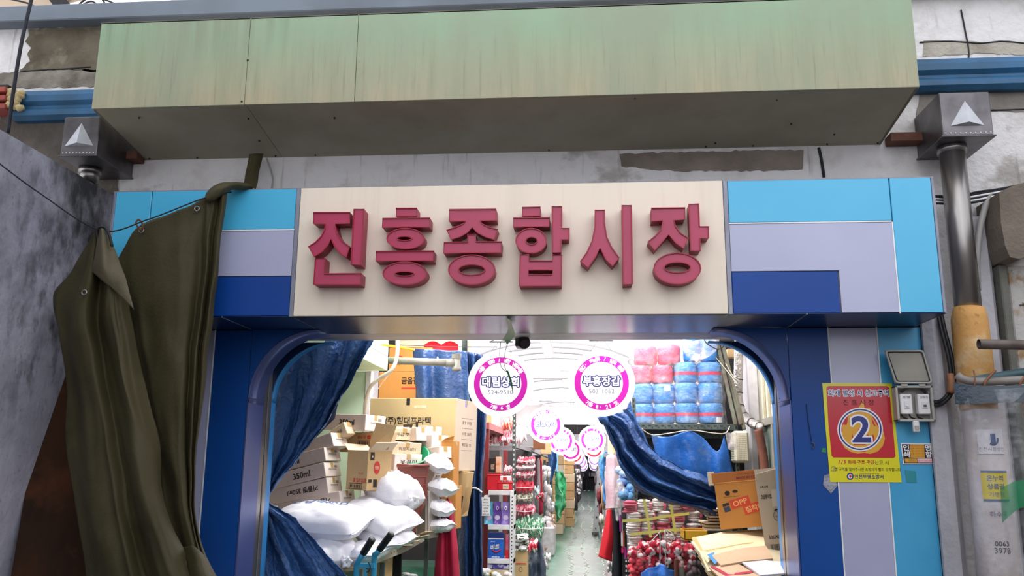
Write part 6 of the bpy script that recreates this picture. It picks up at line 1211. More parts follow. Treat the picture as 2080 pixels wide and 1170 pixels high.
rows = ['bottom', 'middle', 'top']
for ci, (u0, u1) in enumerate([(1374, 1422), (1423, 1473)]):
    for r, (v0, v1) in enumerate([(819, 860), (777, 818), (735, 776)]):
        roll('blue twine roll, %s of the %s column of three' % (rows[r], ['left', 'right'][ci]), u0+r*-1.5, u1-r*1.5, v0, v1, YR+.02, M_bluetw, gb, band=(r != 1), lab=(.05, .3, .3) if (ci == 1 and r == 0) else None)
for ci, (u0, u1) in enumerate([(1288, 1329), (1330, 1373)]):
    for r, (v0, v1) in enumerate([(820, 860), (779, 819)]):
        roll('blue twine roll, %s of the %s pair under the pink rolls' % (['bottom', 'top'][r], ['left', 'right'][ci]), u0-r*2, u1-r*1, v0, v1, YR+.03, M_bluetw, gb, band=(r == 0), lab=(.62, .9, .0) if (ci == 1 and r == 1) else None)
for (u0, u1, v0, v1, lb) in [(1279, 1326, 741, 778, 'lower left pink twine roll'), (1326, 1370, 741, 778, 'lower right pink twine roll'), (1289, 1337, 702, 740, 'upper left pink twine roll'), (1338, 1385, 699, 739, 'upper right pink twine roll')]: roll(lb+' in the clear bag', u0, u1, v0, v1, YR+.03, M_pinktw, gp)
for (u0, u1, v0, v1, lb) in [(1390, 1425, 692, 733, 'left'), (1424, 1460, 692, 733, 'right')]: roll('blue twine roll wrapped in film on top of the three-high columns, '+lb, u0, u1, v0-8, v1, YR+.06, M_bluetw, gb)
def filmbag(lb, R, m=M_film, cr_=.02): return hung('clear_bag', lb, 'plastic bag', R, m, 20, 6, cr_, 9, part='film', th=.001)
filmbag('clear bag stretched over the four pink twine rolls', [[(1276, 690, 8.36), (1276, 740, 8.34), (1278, 782, 8.36)], [(1300, 688, 8.30), (1300, 740, 8.30), (1302, 784, 8.3)], [(1330, 692, 8.32), (1328, 742, 8.31), (1330, 786, 8.31)], [(1360, 690, 8.3), (1356, 742, 8.3), (1356, 784, 8.3)], [(1390, 688, 8.38), (1382, 740, 8.36), (1374, 780, 8.36)]], M_film)
filmbag('clear bag over the blue twine rolls under the pink ones', [[(1284, 784, 8.36), (1286, 860, 8.36)], [(1306, 782, 8.32), (1306, 860, 8.32)], [(1330, 784, 8.34), (1332, 860, 8.34)], [(1352, 782, 8.32), (1354, 860, 8.32)], [(1374, 778, 8.36), (1378, 860, 8.36)]])
filmbag('clear bag gathered above the two three-high blue twine columns', [[(1370, 736, 8.36), (1372, 790, 8.34), (1374, 860, 8.36)], [(1396, 734, 8.30), (1396, 790, 8.31), (1398, 860, 8.31)], [(1412, 722, 8.30), (1420, 790, 8.33), (1424, 860, 8.33)], [(1440, 734, 8.30), (1446, 790, 8.31), (1448, 860, 8.31)], [(1466, 738, 8.36), (1472, 790, 8.35), (1476, 860, 8.36)]])
filmbag('knotted film around the topmost blue rolls', [[(1386, 688, 8.34), (1392, 720, 8.34), (1408, 734, 8.32)], [(1408, 690, 8.3), (1410, 715, 8.28), (1412, 735, 8.28)], [(1436, 690, 8.3), (1424, 716, 8.28), (1416, 735, 8.28)], [(1462, 688, 8.34), (1450, 716, 8.32), (1420, 734, 8.3)]], M_filmp)
# leaning angle irons, duct, window side
t = thing('leaning_angles', 'rusty slotted angle irons leaning beside the twine rolls', 'angle irons', W(1490, 862, 8.3))
for (a, b) in [((1458, 702), (1494, 862)), ((1475, 735), (1504, 862)), ((1468, 700), (1512, 872))]:
    g = MB(); g.tube([W(*a, 8.5), W(*b, 8.25)], .022, 4); g.build('angle_iron', mat('rusty_angle', '6c7062', '5a4a3c', rough=.7, scale=9), t)
for pts in [[(1432, 700), (1470, 745), (1498, 780)], [(1474, 738), (1490, 765), (1500, 772)]]: solo(wire([W(u, v, Y_) for (u, v), Y_ in zip(pts, (8.49, 8.4, 8.3) if pts[0][0] < 1450 else (8.38, 8.34, 8.32))], .004), 'slack_string', M_hose, ['long slack pale string crossing in front of the leaning angle irons', 'short slack string between angle irons and foil duct'][pts[0][0] > 1450], 'string')
solo(wire([W(1430, 684, 6.66), W(1436, 698, 7.4), W(1460, 710, 8.0), W(1472, 700, 8.1)], .005), 'black_wire', M_dark, 'loose black wire above the topmost blue rolls', 'wire')
t = thing('small_junction_box', 'small kraft box high behind the foil duct', 'box', W(1488, 718, 8.8)); p = W(1488, 718, 8.8); MB().bbox(p.x-.05, p.x+.06, 8.8, 8.9, p.z-.04, p.z+.05, .005).build('body', M_kraft, t)
t = thing('foil_duct', 'crinkled foil-insulated duct bending toward the side window', 'duct', W(1545, 870, 8.2))
D = [W(1501, 680, 8.6), W(1500, 740, 8.6), W(1499, 790, 8.6), W(1500, 815, 8.58), W(1508, 840, 8.5), W(1526, 858, 8.35), W(1550, 870, 8.15)]
D_ = resample(D, 46); wire(D, .045, 46, 14).build('foil_tube', M_foil, t)
for i in (16, 21, 27, 32, 37, 42): g = MB(); g.smooth = True; g.tube([D_[i], D_[i]+(D_[i+1]-D_[i])*.35], .048, 14); g.build('tape_band', mat('duct_band', '3a302c' if i == 16 else '6a5c52', rough=.5), t)
solo(wire([W(1540, 872, 8.1), W(1546, 900, 8.1), W(1552, 940, 8.1), W(1554, 1000, 8.1)], .04, 20, 10), 'brown_duct', M_tbrown, 'brown wrapped pipe dropping below the foil duct', 'pipe')
struct(MB().bbox(XRW-.10, XRW-.001, 8.55, 8.95, 0, 3.2, .01), 'column_5', M_whitepaint)
for k, y in enumerate((8.25, 8.05, 7.8)): struct(MB().bbox(XRW-.03, XRW-.001, y, y+.05, 2.05, 3.2, .004), 'trim_%d' % (43+k), M_cream2)
t = thing('side_window', 'grimy grey-framed window on the right side wall', 'window', (XRW, 7.9, 1.0)); del t['category'], t['label']; t['kind'] = 'structure'; t.name = 'window_1'; ORG[t.name] = Vector((XRW, 7.9, 1.0))
for (y0, y1, z0, z1) in [(7.2, 8.5, 1.98, 2.05), (8.42, 8.5, .9, 1.98), (7.2, 7.28, .9, 1.98), (7.82, 7.88, .9, 1.98)]: MB().bbox(XRW-.05, XRW-.001, y0, y1, z0, z1, .004).build('frame', mat('window_grey', '8c897e', '77746a', rough=.6, scale=6), t)
MB().box(XRW-.02, XRW-.012, 7.28, 8.42, .9, 1.98).build('pane', mat('dirty_glass', '8d9c94', '6f7f78', rough=.15, scale=4), t)
p = W(1500, 875, 8.2); q = W(1524, 940, 8.2); t = thing('wall_heater', 'aged cream louvred heater box hanging at the end of the twine rack', 'heater', (p.x, 8.2, q.z))
MB().bbox(p.x-.045, q.x, 8.2, 8.42, q.z, p.z, .02).build('case', M_cream2, t)
for k in range(9): MB().box(p.x-.047, p.x-.043, 8.22, 8.40, q.z+.04+k*.016, q.z+.046+k*.016).build('louvre_slot', M_slot, t)
g = MB()
for i in range(5):
    for j in range(12): g.box(p.x-.0+i*.014, p.x+.006+i*.014, 8.197, 8.2, p.z-.05-j*.02, p.z-.042-j*.02)
g.build('grille_dots', mat('dot_grey', 'a8a48e', rough=.6), t)['kind'] = 'stuff'
# tarpaulins of the right shop
t = hung('bright_blue_sheet', 'bright blue dusty sheet hung from a cord under the twine rack', 'sheet', [[(1323, 884, 8.14), (1330, 920, 8.14), (1340, 1000, 8.14)], [(1345, 888, 8.1), (1350, 930, 8.08), (1360, 1010, 8.1)], [(1372, 884, 8.14), (1380, 930, 8.14), (1390, 1010, 8.14)], [(1402, 876, 8.08), (1408, 925, 8.06), (1415, 1020, 8.08)], [(1430, 892, 8.14), (1438, 935, 8.12), (1442, 1030, 8.14)], [(1456, 916, 8.1), (1462, 955, 8.06), (1466, 1030, 8.08)], [(1470, 884, 8.12), (1482, 930, 8.12), (1498, 990, 8.14)]], M_tarp2, nv=28, cr_=.012, part='cloth')
wire([W(1293, 862, 8.0), W(1322, 883, 8.1), W(1360, 880, 8.1), W(1404, 874, 8.07), W(1450, 880, 8.1), W(1474, 880, 8.12), W(1482, 866, 8.2)], .005).build('cord', M_hose, t)
hung('clear_dust_cover', 'milky film draped between blue sheet and heater', 'film', [[(1472, 878, 8.16), (1476, 900, 8.15), (1478, 912, 8.15)], [(1484, 880, 8.12), (1486, 900, 8.1), (1488, 915, 8.12)], [(1496, 878, 8.16), (1498, 898, 8.15), (1500, 912, 8.15)]], M_filmp, 8, 4, .01, th=.001, part='film')
R = []
A = [[(1213, 843), (1245, 835), (1272, 842), (1300, 886), (1345, 930), (1395, 955), (1440, 975), (1462, 988)],
 [(1213, 845), (1243, 842), (1266, 855), (1292, 898), (1335, 940), (1385, 966), (1432, 985), (1460, 999)],
 [(1214, 847), (1240, 852), (1262, 872), (1286, 915), (1326, 955), (1378, 980), (1428, 999), (1458, 1010)],
 [(1214, 848), (1236, 858), (1256, 885), (1280, 930), (1318, 970), (1370, 993), (1424, 1010), (1456, 1020)],
 [(1214, 849), (1233, 863), (1250, 895), (1272, 940), (1310, 982), (1362, 1006), (1420, 1020), (1455, 1031)],
 [(1214, 850), (1230, 867), (1245, 900), (1264, 946), (1300, 990), (1352, 1016), (1414, 1029), (1454, 1045)],
 [(1214, 851), (1228, 868), (1242, 902), (1258, 940), (1290, 990), (1342, 1018), (1400, 1030), (1453, 1060)]]
for i, row in enumerate(A):
    dY = (0, -.13, -.02, -.16, -.03, -.14, 0)[i]; R.append([(u, v, 7.75+dY*min(1, j/3.0)+.05*(j == 0)) for j, (u, v) in enumerate(row)])
t = thing('twisted_blue_tarpaulin', 'dark blue tarpaulin twisted and tied, sweeping diagonally across the right shop', 'tarpaulin', W(1400, 1030, 7.7)); solid(drape(R, 80, 10, .02, 7, fine=.008, rid=.035, rs=(8, 2), seed=5).build('sheet', M_twist, t))
drape([[(1265, 832, 7.9), (1280, 870, 7.9), (1300, 905, 7.9)], [(1275, 828, 7.82), (1290, 850, 7.82), (1310, 895, 7.85)], [(1283, 800, 7.9), (1288, 840, 7.9), (1322, 910, 7.95)]], 14, 5, .02, 8).build('upper_fold', M_twist, t)
g = drape([[(1213, 840, 7.72), (1222, 836, 7.7), (1236, 846, 7.72)], [(1216, 852, 7.65), (1228, 850, 7.62), (1238, 855, 7.66)], [(1222, 862, 7.72), (1234, 866, 7.68), (1242, 868, 7.7)]], 12, 5, .02, 12); solid(g.build('tied_end', M_tarp, t))
# white glove bale with yellow straps
gw = 'white glove bundles in the strapped bale'
kx = 0
tb = thing('glove_bale', 'clear film bale of white gloves bound with yellow straps', 'bale', W(1340, 1110, 7.95))
for r in range(4):
    for c in range(5):
        u = 1279+c*31+r*3+(4 if r % 2 else 0)+random.uniform(-4, 4); v = 1028+r*24-c*1+random.uniform(-3, 3); 
        b = bundle('white_glove_bundle', 'white glove bundle in row %s of the strapped bale, %s across' % (['one', 'two', 'three', 'four'][r], ['first', 'second', 'third', 'fourth', 'fifth'][c]), u, v, 8.08, 15, 12.5, M_glove if (r*5+c) % 4 else M_cuff, gw, 5, vert=False, seed=100+kx, dy=.09); kx += 1
        p = W(u+12, v+2, 8.02); g = MB(); g.smooth = True; g.ell((p.x, 8.08, p.z), (.025, .08, .055), j=.1); g.build('red_cuffs', M_cuff, b)
drape([[(1262, 1016, 7.98), (1264, 1060, 7.95), (1285, 1118, 7.98)], [(1300, 1012, 7.93), (1302, 1060, 7.90), (1312, 1112, 7.93)], [(1345, 1010, 7.95), (1348, 1060, 7.92), (1352, 1106, 7.95)], [(1390, 1012, 7.93), (1394, 1060, 7.90), (1398, 1106, 7.93)], [(1412, 1025, 8.0), (1420, 1060, 7.96), (1418, 1100, 8.0)]], 24, 6, .02, 9).build('film', M_film, tb)
for pts in [[(1308, 1014), (1315, 1050), (1322, 1092)], [(1360, 1014), (1366, 1045), (1372, 1084)], [(1264, 1058), (1310, 1056), (1350, 1049), (1400, 1043)], [(1280, 1086), (1330, 1080), (1375, 1076), (1398, 1078)]]:
    P = resample([W(u, v, 7.885 if abs(pts[0][0]-pts[-1][0]) < 40 else 7.90) for u, v in pts], 16); g = MB(); d = Vector((.012, 0, 0)) if abs(pts[0][0]-pts[-1][0]) < 40 else Vector((0, 0, .012)); g.grid([[p-d, p+d] for p in P]); solid(g.build('strap', M_strap, tb), .003)
for pts in [[(1342, 1078), (1330, 1092), (1318, 1104)], [(1350, 1078), (1352, 1110), (1351, 1160)], [(1352, 1076), (1362, 1092), (1370, 1096), (1366, 1084), (1354, 1076)], [(1350, 1076), (1356, 1098), (1364, 1100), (1360, 1086), (1352, 1078)], [(1340, 1080), (1341, 1110), (1340, 1150)]]:
    wire([W(u, v, 7.86) for u, v in pts], .004).build('loose_string', M_white, tb)
# red-and-white bagged gloves below
gr = 'bagged red and white gloves under the bale'; rnd = random.Random(5)
for k, (u, v, ru, rv) in enumerate([(1292, 1122, 14, 12), (1318, 1114, 16, 13), (1344, 1112, 14, 12), (1368, 1116, 14, 14), (1394, 1120, 14, 12), (1290, 1148, 13, 12), (1304, 1142, 13, 13), (1328, 1142, 13, 12), (1352, 1140, 12, 12), (1378, 1142, 12, 12), (1398, 1146, 12, 12), (1294, 1166, 14, 10), (1318, 1164, 13, 10)]):
    ord_ = ['first', 'second', 'third', 'fourth', 'fifth', 'sixth', 'seventh']
    lb = ('upper row, %s red and white glove bag under the strapped bale' % ord_[k]) if k < 5 else ('second row, %s red and white glove bag under the strapped bale' % ord_[k-5]) if k < 11 else ('bottom row, %s red glove bag by the blue plastic' % ord_[k-11])
    kk = px(7.95); p = W(u, v, 7.95); tt = thing('glove_bag', lb, 'gloves', (p.x, 7.95, p.z-rv*kk), group=gr)
    clump(MB(), p, (ru*kk*1.12, .10, rv*kk*1.12), 20, .42, 200+k).build('glove_lumps', mat('bright_red_knit', 'd8243c') if k in (5, 6, 11) else M_rw, tt)['kind'] = 'stuff'
    if k % 2 == 0: g = MB(); g.smooth = True; g.ell(p, (ru*kk*1.02, .11, rv*kk*1.0), seg=14, rings=8, j=.05); g.build('film', M_film, tt)
hung('blue_plastic_bag', 'crumpled bright blue plastic bag at the bottom edge under the glove bags', 'bag', [[(1300, 1166, 7.7), (1306, 1200, 7.7)], [(1318, 1154, 7.62), (1322, 1200, 7.6)], [(1340, 1148, 7.66), (1340, 1200, 7.62)], [(1352, 1153, 7.6), (1354, 1200, 7.6)], [(1370, 1158, 7.7), (1372, 1200, 7.66)]], M_blueplas, 10, 6, .025, 12, part='bag')
solo(MB().tube([W(1374, 1136, 7.6), W(1374, 1210, 7.6)], .019, 12), 'iron_rod', M_rust, 'dark rusty rod end standing beside the blue plastic bag', 'rod')
solo(MB().tube([W(1385, 1150, 7.62), W(1385, 1210, 7.62)], .022, 12), 'grey_tube', M_pvc, 'short grey tube next to the dark rusty rod', 'tube')
lumps('dark_goods', 'dark wrapped goods at lower right of the glove bags', 1408, 1155, 7.9, 16, 20, mat('dark_wrap', '4a4448', '8a6a70', rough=.6, scale=10), 'goods', 77)
# colourful side goods + cloths left of bale
hung('red_cloth', 'bright red cloth hanging in a long triangle at the aisle corner', 'cloth', [[(1233, 1034, 8.9), (1226, 1080, 8.9), (1215, 1130, 8.9)], [(1238, 1033, 8.85), (1236, 1085, 8.8), (1228, 1136, 8.8)], [(1242, 1034, 8.9), (1245, 1085, 8.88), (1243, 1140, 8.9)]], M_red, cr_=.006, nv=20)
hung('black_cloth', 'black cloth hanging beside the bright red one', 'cloth', [[(1240, 1034, 9.0), (1244, 1090, 9.0), (1243, 1200, 9.0)], [(1249, 1033, 8.94), (1254, 1090, 8.92), (1254, 1200, 8.92)], [(1256, 1036, 9.0), (1262, 1100, 9.0), (1264, 1200, 9.0)], [(1258, 1060, 8.95), (1270, 1120, 8.95), (1276, 1200, 8.95)]], M_black, cr_=.008, nv=20)
solo(wire([W(1230, 1034, 9.0), W(1258, 1031, 8.8), W(1286, 1026, 8.4)], .008), 'hanging_rail', M_slot, 'thin rail carrying the red and black cloths beside the strapped bale', 'rail')
hung('pink_film_roll', 'tall roll in translucent pink and white film by the aisle', 'roll', [[(1231, 928, 9.6), (1229, 980, 9.6), (1231, 1036, 9.6), (1231, 1234, 9.6)], [(1238, 922, 9.45), (1237, 980, 9.45), (1238, 1036, 9.45), (1238, 1238, 9.45)], [(1248, 924, 9.4), (1248, 980, 9.4), (1248, 1036, 9.4), (1248, 1240, 9.4)], [(1256, 930, 9.5), (1257, 980, 9.5), (1256, 1034, 9.5), (1256, 1236, 9.5)]], mat('pink_milky', 'eedde4', 'd8a4b8', rough=.3, scale=3, bump=.3), cr_=.012, part='film')
for k, (u, v, ru, rv, m, lb) in enumerate([(1268, 956, 14, 12, mat('pale_blue_wrap', 'c9d6ee', '7a9cd0', rough=.3, scale=9), 'upper pale blue wrapped ball'), (1272, 975, 14, 11, mat('blue_wool', '4a6fa8', '6c90c4', rough=.7, scale=30, bump=.6, bscale=60), 'middle dark blue yarn ball'), (1274, 1002, 15, 15, mat('sky_wool', '5c96d0', '7eb2e2', rough=.7, scale=30, bump=.6, bscale=60), 'lower bright blue yarn ball'), (1260, 1000, 8, 18, M_filmp, 'milky film bag')]):
    lumps('yarn_ball', lb+' hanging left of the strapped bale', u, v, 8.9-.05*k, ru, rv, m, 'yarn', 300+k, n=6, sz=.8)
hung('white_film_strip', 'white film strip dangling left of the bale', 'film', [[(1253, 1010, 8.7), (1250, 1040, 8.7), (1250, 1056, 8.7)], [(1258, 1012, 8.66), (1254, 1040, 8.66), (1254, 1058, 8.66)], [(1266, 1016, 8.7), (1262, 1036, 8.7), (1257, 1056, 8.7)]], M_filmp, 10, 4, .01, part='film')
for k, (u0, v0, v1, c, lb) in enumerate([(1258, 1045, 1080, 'a03890', 'purple'), (1261, 1060, 1110, 'e8dce0', 'white'), (1264, 1078, 1112, 'd05a3a', 'orange'), (1262, 1112, 1124, 'e02878', 'hot pink'), (1268, 1112, 1140, 'c03a9c', 'magenta')]):
    p = W(u0, v0, 8.80+.012*k); q = W(u0+5, v1, 8.80+.012*k); solo(MB().bbox(p.x, q.x, p.y, p.y+.02, q.z, p.z, .004), 'hanging_pack', mat('pack_'+lb.replace(' ', '_'), c, rough=.35), lb+' slim pack hanging between the black cloth and the bale', 'pack', 'slim packs beside the bale')
solo(MB().tube([W(1267, 1028, 8.885), (W(1267, 1028, 8.885).x, 8.885, .013)], .028, 8), 'display_rod', M_dark, 'dark upright rod carrying the slim packs beside the bale', 'rod')
t = thing('perforated_post', 'dark perforated post under the slim packs beside the glove bags', 'post', W(1272, 1165, 8.5)); p = W(1268, 1135, 8.5); q = W(1280, 1200, 8.5); MB().bbox(p.x, q.x, 8.5, 8.53, 0, p.z, .003).build('upright', M_dark, t)
g = MB()
for i in range(2):
    for j in range(14): g.box(p.x+.01+i*.028, p.x+.024+i*.028, 8.497, 8.5, p.z-.03-j*.045, p.z-.01-j*.045)
g.build('holes', M_white, t)['kind'] = 'stuff'
lumps('white_bag', 'grey and white bag on the floor below the red cloth', 1240, 1152, 9.1, 9, 12, mat('grey_white_goods', 'd8d4d8'), 'bag', 311)
# ladder, jackets, far right goods
t = thing('ladder', 'aluminium ladder standing in the aisle seen edge-on', 'ladder', W(1209, 1088, 20.5)); a = W(1222, 925, 19.8); b = W(1209, 1084, 20.5); n = Vector((.055, 0, 0)); 
for off in (0, .5):
    g = MB(); o_ = Vector((off*.0, off, 0)); g.add([tuple(a-n+o_), tuple(a+n+o_), tuple(b+n+o_), tuple(b-n+o_), tuple(a-n+o_+Vector((0, .04, 0))), tuple(a+n+o_+Vector((0, .04, 0))), tuple(b+n+o_+Vector((0, .04, 0))), tuple(b-n+o_+Vector((0, .04, 0)))], [(0, 1, 2, 3), (7, 6, 5, 4), (0, 4, 5, 1), (2, 6, 7, 3), (0, 3, 7, 4), (1, 5, 6, 2)]); g.build('rail', mat('aluminium', 'e2e0e4', 'c8c6cb', rough=.4, scale=8), t)
for k in range(7):
    p = a.lerp(b, (k+.5)/7); MB().box(p.x-.05, p.x+.05, p.y+.04, p.y+.5, p.z-.015, p.z+.015).build('rung', M_slot, t); MB().box(p.x-.012, p.x+.012, p.y-.006, p.y+.0, p.z-.02, p.z+.02).build('rung_end', M_dark, t)
MB().bbox(b.x-.08, b.x+.08, b.y-.03, b.y+.1, b.z-.03, b.z+.04, .006).build('foot', M_darksteel, t)
hung('blue_jacket', 'blue jacket hanging at the right edge of the aisle behind the ladder', 'jacket', [[(1219, 935, 12.5), (1217, 950, 12.5), (1222, 975, 12.5), (1226, 1010, 12.5)], [(1225, 920, 12.4), (1222, 950, 12.35), (1226, 980, 12.4), (1228, 1020, 12.4)], [(1232, 918, 12.45), (1230, 950, 12.4), (1230, 985, 12.4), (1231, 1025, 12.4)]], mat('jacket_blue', '4f94d0', '2f6fb4', rough=.7, scale=4), cr_=.03, rid=.04, rs=(5, 3), nv=34, sub=7)
for k, (u, v, Y, w_, h_, m, lb) in enumerate([(1236, 922, 13, .16, .32, M_kraft2, 'pale carton on the high right shelf beside the 경인상사 sign'), (1247, 921, 12.5, .14, .22, M_kraft, 'kraft carton high at right between the sign and blue tarpaulin')]): t = carton('high_carton', lb, u, v, Y, w_, .3, h_, 0, -8*k, side='L', m=m)
p = W(1226, 921, 12.6); q = W(1262, 916, 12.2); solo(MB().bbox(p.x, q.x+.1, 12.3, 13.5, 1.72, 1.775, .004).box(q.x+.05, q.x+.09, 12.35, 12.39, 0, 1.72).box(q.x+.05, q.x+.09, 13.4, 13.44, 0, 1.72), 'high_shelf', mat('rack_grey', '8f8d92'), 'grey shelf edge under the high right cartons', 'shelf')
for k, (u, v, Y, ru, rv, m, lb) in enumerate([(1218, 1020, 17, 6, 26, mat('maroon_goods', '8a3038', '4a2a30', rough=.7, scale=6), 'dark red goods behind the ladder'), (1224, 1010, 16, 5, 24, M_kraft, 'tan upright goods right of the ladder'), (1226, 970, 15, 6, 14, M_white, 'white bag behind the ladder top'), (1222, 1060, 15, 6, 14, mat('cream_goods', 'e6ddd0', 'c4b8aa', rough=.6, scale=8), 'cream wrapped goods on the right aisle edge'), (1228, 1085, 14, 6, 12, M_wh2, 'white wrapped goods on the right aisle edge'), (1218, 1064, 22.3, 2.5, 4, M_blackrub, 'small black item on the floor near the ladder'), (1213, 985, 26, 5, 22, mat('dark_stall', '4a4650', '6a6068', rough=.8, scale=4), 'dark clothes on the far right of the aisle'), (1168, 1006, 32, 6, 30, mat('dark_stall2', '3c383e', '57525a', rough=.8, scale=4), 'dark clothes on the far left of the aisle')]):
    lumps('stall_goods', lb, u, v, Y, ru, rv, m, 'goods', 400+k, n=10, sz=.5, dy=.3)
solo(wire([(-.36, 24.9, 1.62), (-.24, 28, 1.63), (-.08, 31.4, 1.64)], .02), 'garment_rail', M_darksteel, 'dark rail carrying the row of dark garments on the left of the aisle', 'rail')
p = W(1120, 902, 17.97); t = thing('sheet_pole', 'grey pole with arms holding the blue and green sheets', 'pole', (p.x, p.y, .012))
MB().tube([p, (p.x, p.y, .012)], .025, 8).build('upright', M_slot, t); MB().tube([W(1120, 960, 18.12), W(1127, 958, 18.9), W(1146, 958, 18.95)], .015, 6).build('arm', M_slot, t); MB().tube([W(1120, 914, 18.12), W(1134, 914, 18.42)], .015, 6).build('arm', M_slot, t)
a = W(1100, 1060, 15.8); b = W(1126, 1060, 15.8); t = thing('covered_crate', 'white covered crate under the white wrapped heaps on the left', 'crate', ((a.x+b.x)/2, 15.8, .012)); MB().bbox(a.x, b.x, 15.8, 16.6, .012, W(1110, 1070, 15.95).z, .02).build('body', M_wh2, t)
# side stalls filling both sides of the aisle behind what is seen
t = thing('left_stall_row', 'long dark stall counters lining the left side of the aisle', 'counter', (-1.9, 30, 0)); MB().bbox(-2.6, -1.25, 15.5, 20.8, .012, 1.7, .02).build('counter', mat('stall_dark', '6a6266', '9a9094', rough=.8, scale=2), t); MB().bbox(-3.0, -1.1, 34, 57, .012, 1.7, .02).build('counter', mat('stall_dark', '6a6266'), t)
t = thing('right_stall_row', 'long stall counters lining the right side of the aisle', 'counter', (1.3, 30, 0)); MB().bbox(.44, .84, 13.9, 26.5, .012, 1.45, .02).build('counter', mat('stall_dark2', '8a8084', 'c0b6ba', rough=.8, scale=2), t); MB().bbox(.85, 1.6, 10.5, 57, .012, 1.6, .02).build('counter', mat('stall_dark2', '8a8084', 'c0b6ba', rough=.8, scale=2), t)
# right foreground cartons
t = carton('tape_carton', 'orange carton reading OPP 점착테이프, standing on the flattened cartons', 1464, 1076, 7.35, .50, .34, .375, -12, -6, side='L', m=M_orange, tape=False)
MB().bbox(-.012, .5, -.004, .0, .375, .455, .001).build('flap', M_orangeD, t, local=True); g = MB(); tx(g, 'MADE IN KOREA', .29, .40, w=.21, h=.02, y=-.0055, bold=.04); tx(g, '국내최고 정밀도 제품입니다', .29, .43, w=.2, h=.014, y=-.0055); g.build('lettering', M_ink if False else M_redshelf, t, local=True)
MB().bbox(-.045, -.002, .0, .25, .36, .47, .001).build('side_flap', M_kraft2, t, local=True)
def rrect(t, cx, cz, w_, h_, rot, m, y): c, s = math.cos(rot), math.sin(rot); MB().prism([(cx+a*c-b*s, cz+a*s+b*c) for a, b in ((-w_/2, -h_/2), (w_/2, -h_/2), (w_/2, h_/2), (-w_/2, h_/2))], y-.001, y).build('print', m, t, local=True)
M_or = mat('orange_red_print', 'd2452c', rough=.6); rt = .21
rrect(t, .187, .205, .16, .072, rt, M_or, -.0002); rrect(t, .335, .163, .26, .075, rt, M_or, -.0002)
rrect(t, .070, .195, .055, .022, rt, M_ink, -.0002); rrect(t, .076, .158, .052, .042, rt, mat('slate_print', '3a4254', rough=.6), -.0002)
g = MB(); tx(g, 'OPP', .187, .205, w=.12, h=.045, y=-.002, rot=rt, bold=.02); tx(g, '점착테이프', .345, .165, w=.25, h=.05, y=-.002, rot=rt, bold=.03); g.build('lettering', mat('pale_orange_print', 'f0b070', rough=.6), t, local=True)
for (cx_, cz_) in ((.095, .285), (.16, .295)): g = MB(); g.prism([(cx_+.022*math.cos(2*PI*k/14), cz_+(.02 if cx_ < .12 else .012)*math.sin(2*PI*k/14)) for k in range(14)], -.001, 0); g.build('emblem', M_ink, t, local=True)
g = MB(); tx(g, '품질경영우수 환경표시', .125, .255, w=.13, h=.009, y=-.001); g.build('lettering', M_ink, t, local=True)
g = MB(); g.prism([((.445+(.04 if k % 2 else .022)*math.cos(2*PI*k/20)), .27+(.04 if k % 2 else .022)*math.sin(2*PI*k/20)) for k in range(20)], -.001, 0); g.build('star_print', M_ink, t, local=True)
t = carton('tall_beige_carton', 'tall beige carton numbered 6065425 beside the right jamb', 1559, 1140, 6.95, .24, .26, .60, -12, -6, side='L', m=M_kraft2, tape=False, open_top=True)
for P in [[(0, 0, .6), (.2, 0, .6), (.2, -.02, .69), (.02, -.02, .66)], [(0, .26, .6), (.2, .26, .6), (.2, .27, .7), (.0, .27, .69)]]: g = MB(); g.add(P, [(0, 1, 2, 3)]); solid(g.build('flap', M_cardg if P[0][1] else M_kraft2, t, local=True), .004)
g = MB(); tx(g, '6065425', .085, .175, w=.09, h=.028, y=-.0012, bold=.02); tx(g, '오뚝상회', .06, .555, w=.06, h=.018, y=-.0012, bold=.03); tx(g, '고급종이컵', .065, .48, w=.08, h=.035, y=-.0012, bold=.03); g.build('lettering', M_ink, t, local=True); barcode(t, .17, .58, .12, .19, n=16); g = MB(); g.tube([(.12+.022*math.cos(a), -.0015, .33+.035*math.sin(a)) for a in [2*PI*k/18 for k in range(18)]], .002, 4, closed=True); tx(g, '친환경', .12, .325, w=.03, h=.012, y=-.0015); g.prism([(.105, .372), (.125, .385), (.145, .378), (.125, .368)], -.0015, 0); g.build('round_mark', M_ink, t, local=True)
g = MB(); g.add([(.10, -.006, .40), (.2, -.006, .40), (.2, -.012, .53), (.11, -.012, .53)], [(0, 1, 2, 3)]); solid(g.build('paper_flap', mat('cream_paper', 'e8dcc4', rough=.7), t, local=True), .003)
# flattened cartons, each a sheet
def sheet(lb, pts, m, group='flattened cartons in the right corner heap', th=.012, extra=None):
    P = [W(*q) for q in pts]; n = len(P); c = sum(P, Vector())/n; t = thing('flattened_carton', lb, 'cardboard', c, group=group)
    N = (P[1]-P[0]).cross(P[-1]-P[0]).normalized(); N = N if N.z > 0 else -N
    g = MB(); g.add([tuple(p) for p in P]+[tuple(p-N*th) for p in P], [tuple(range(n)), tuple(range(2*n-1, n-1, -1))]+[(i, i+n, (i+1) % n+n, (i+1) % n) for i in range(n)]); g.build('board', m, t)
    if extra:
        for (e, m2) in extra:
            g = MB(); E = [W(*q)+N*.003 for q in e]; g.add([tuple(p) for p in E], [tuple(range(len(E)))]); g.build('print', m2, t)
    return t
M_yk = mat('yellow_kraft', 'cdb070', rough=.7); M_cr = mat('cream_board', 'ecdcb8', 'e2d0a8', rough=.8, scale=3); M_pk = mat('pinkish_kraft', 'd2b090', 'c6a484', rough=.8, scale=3)
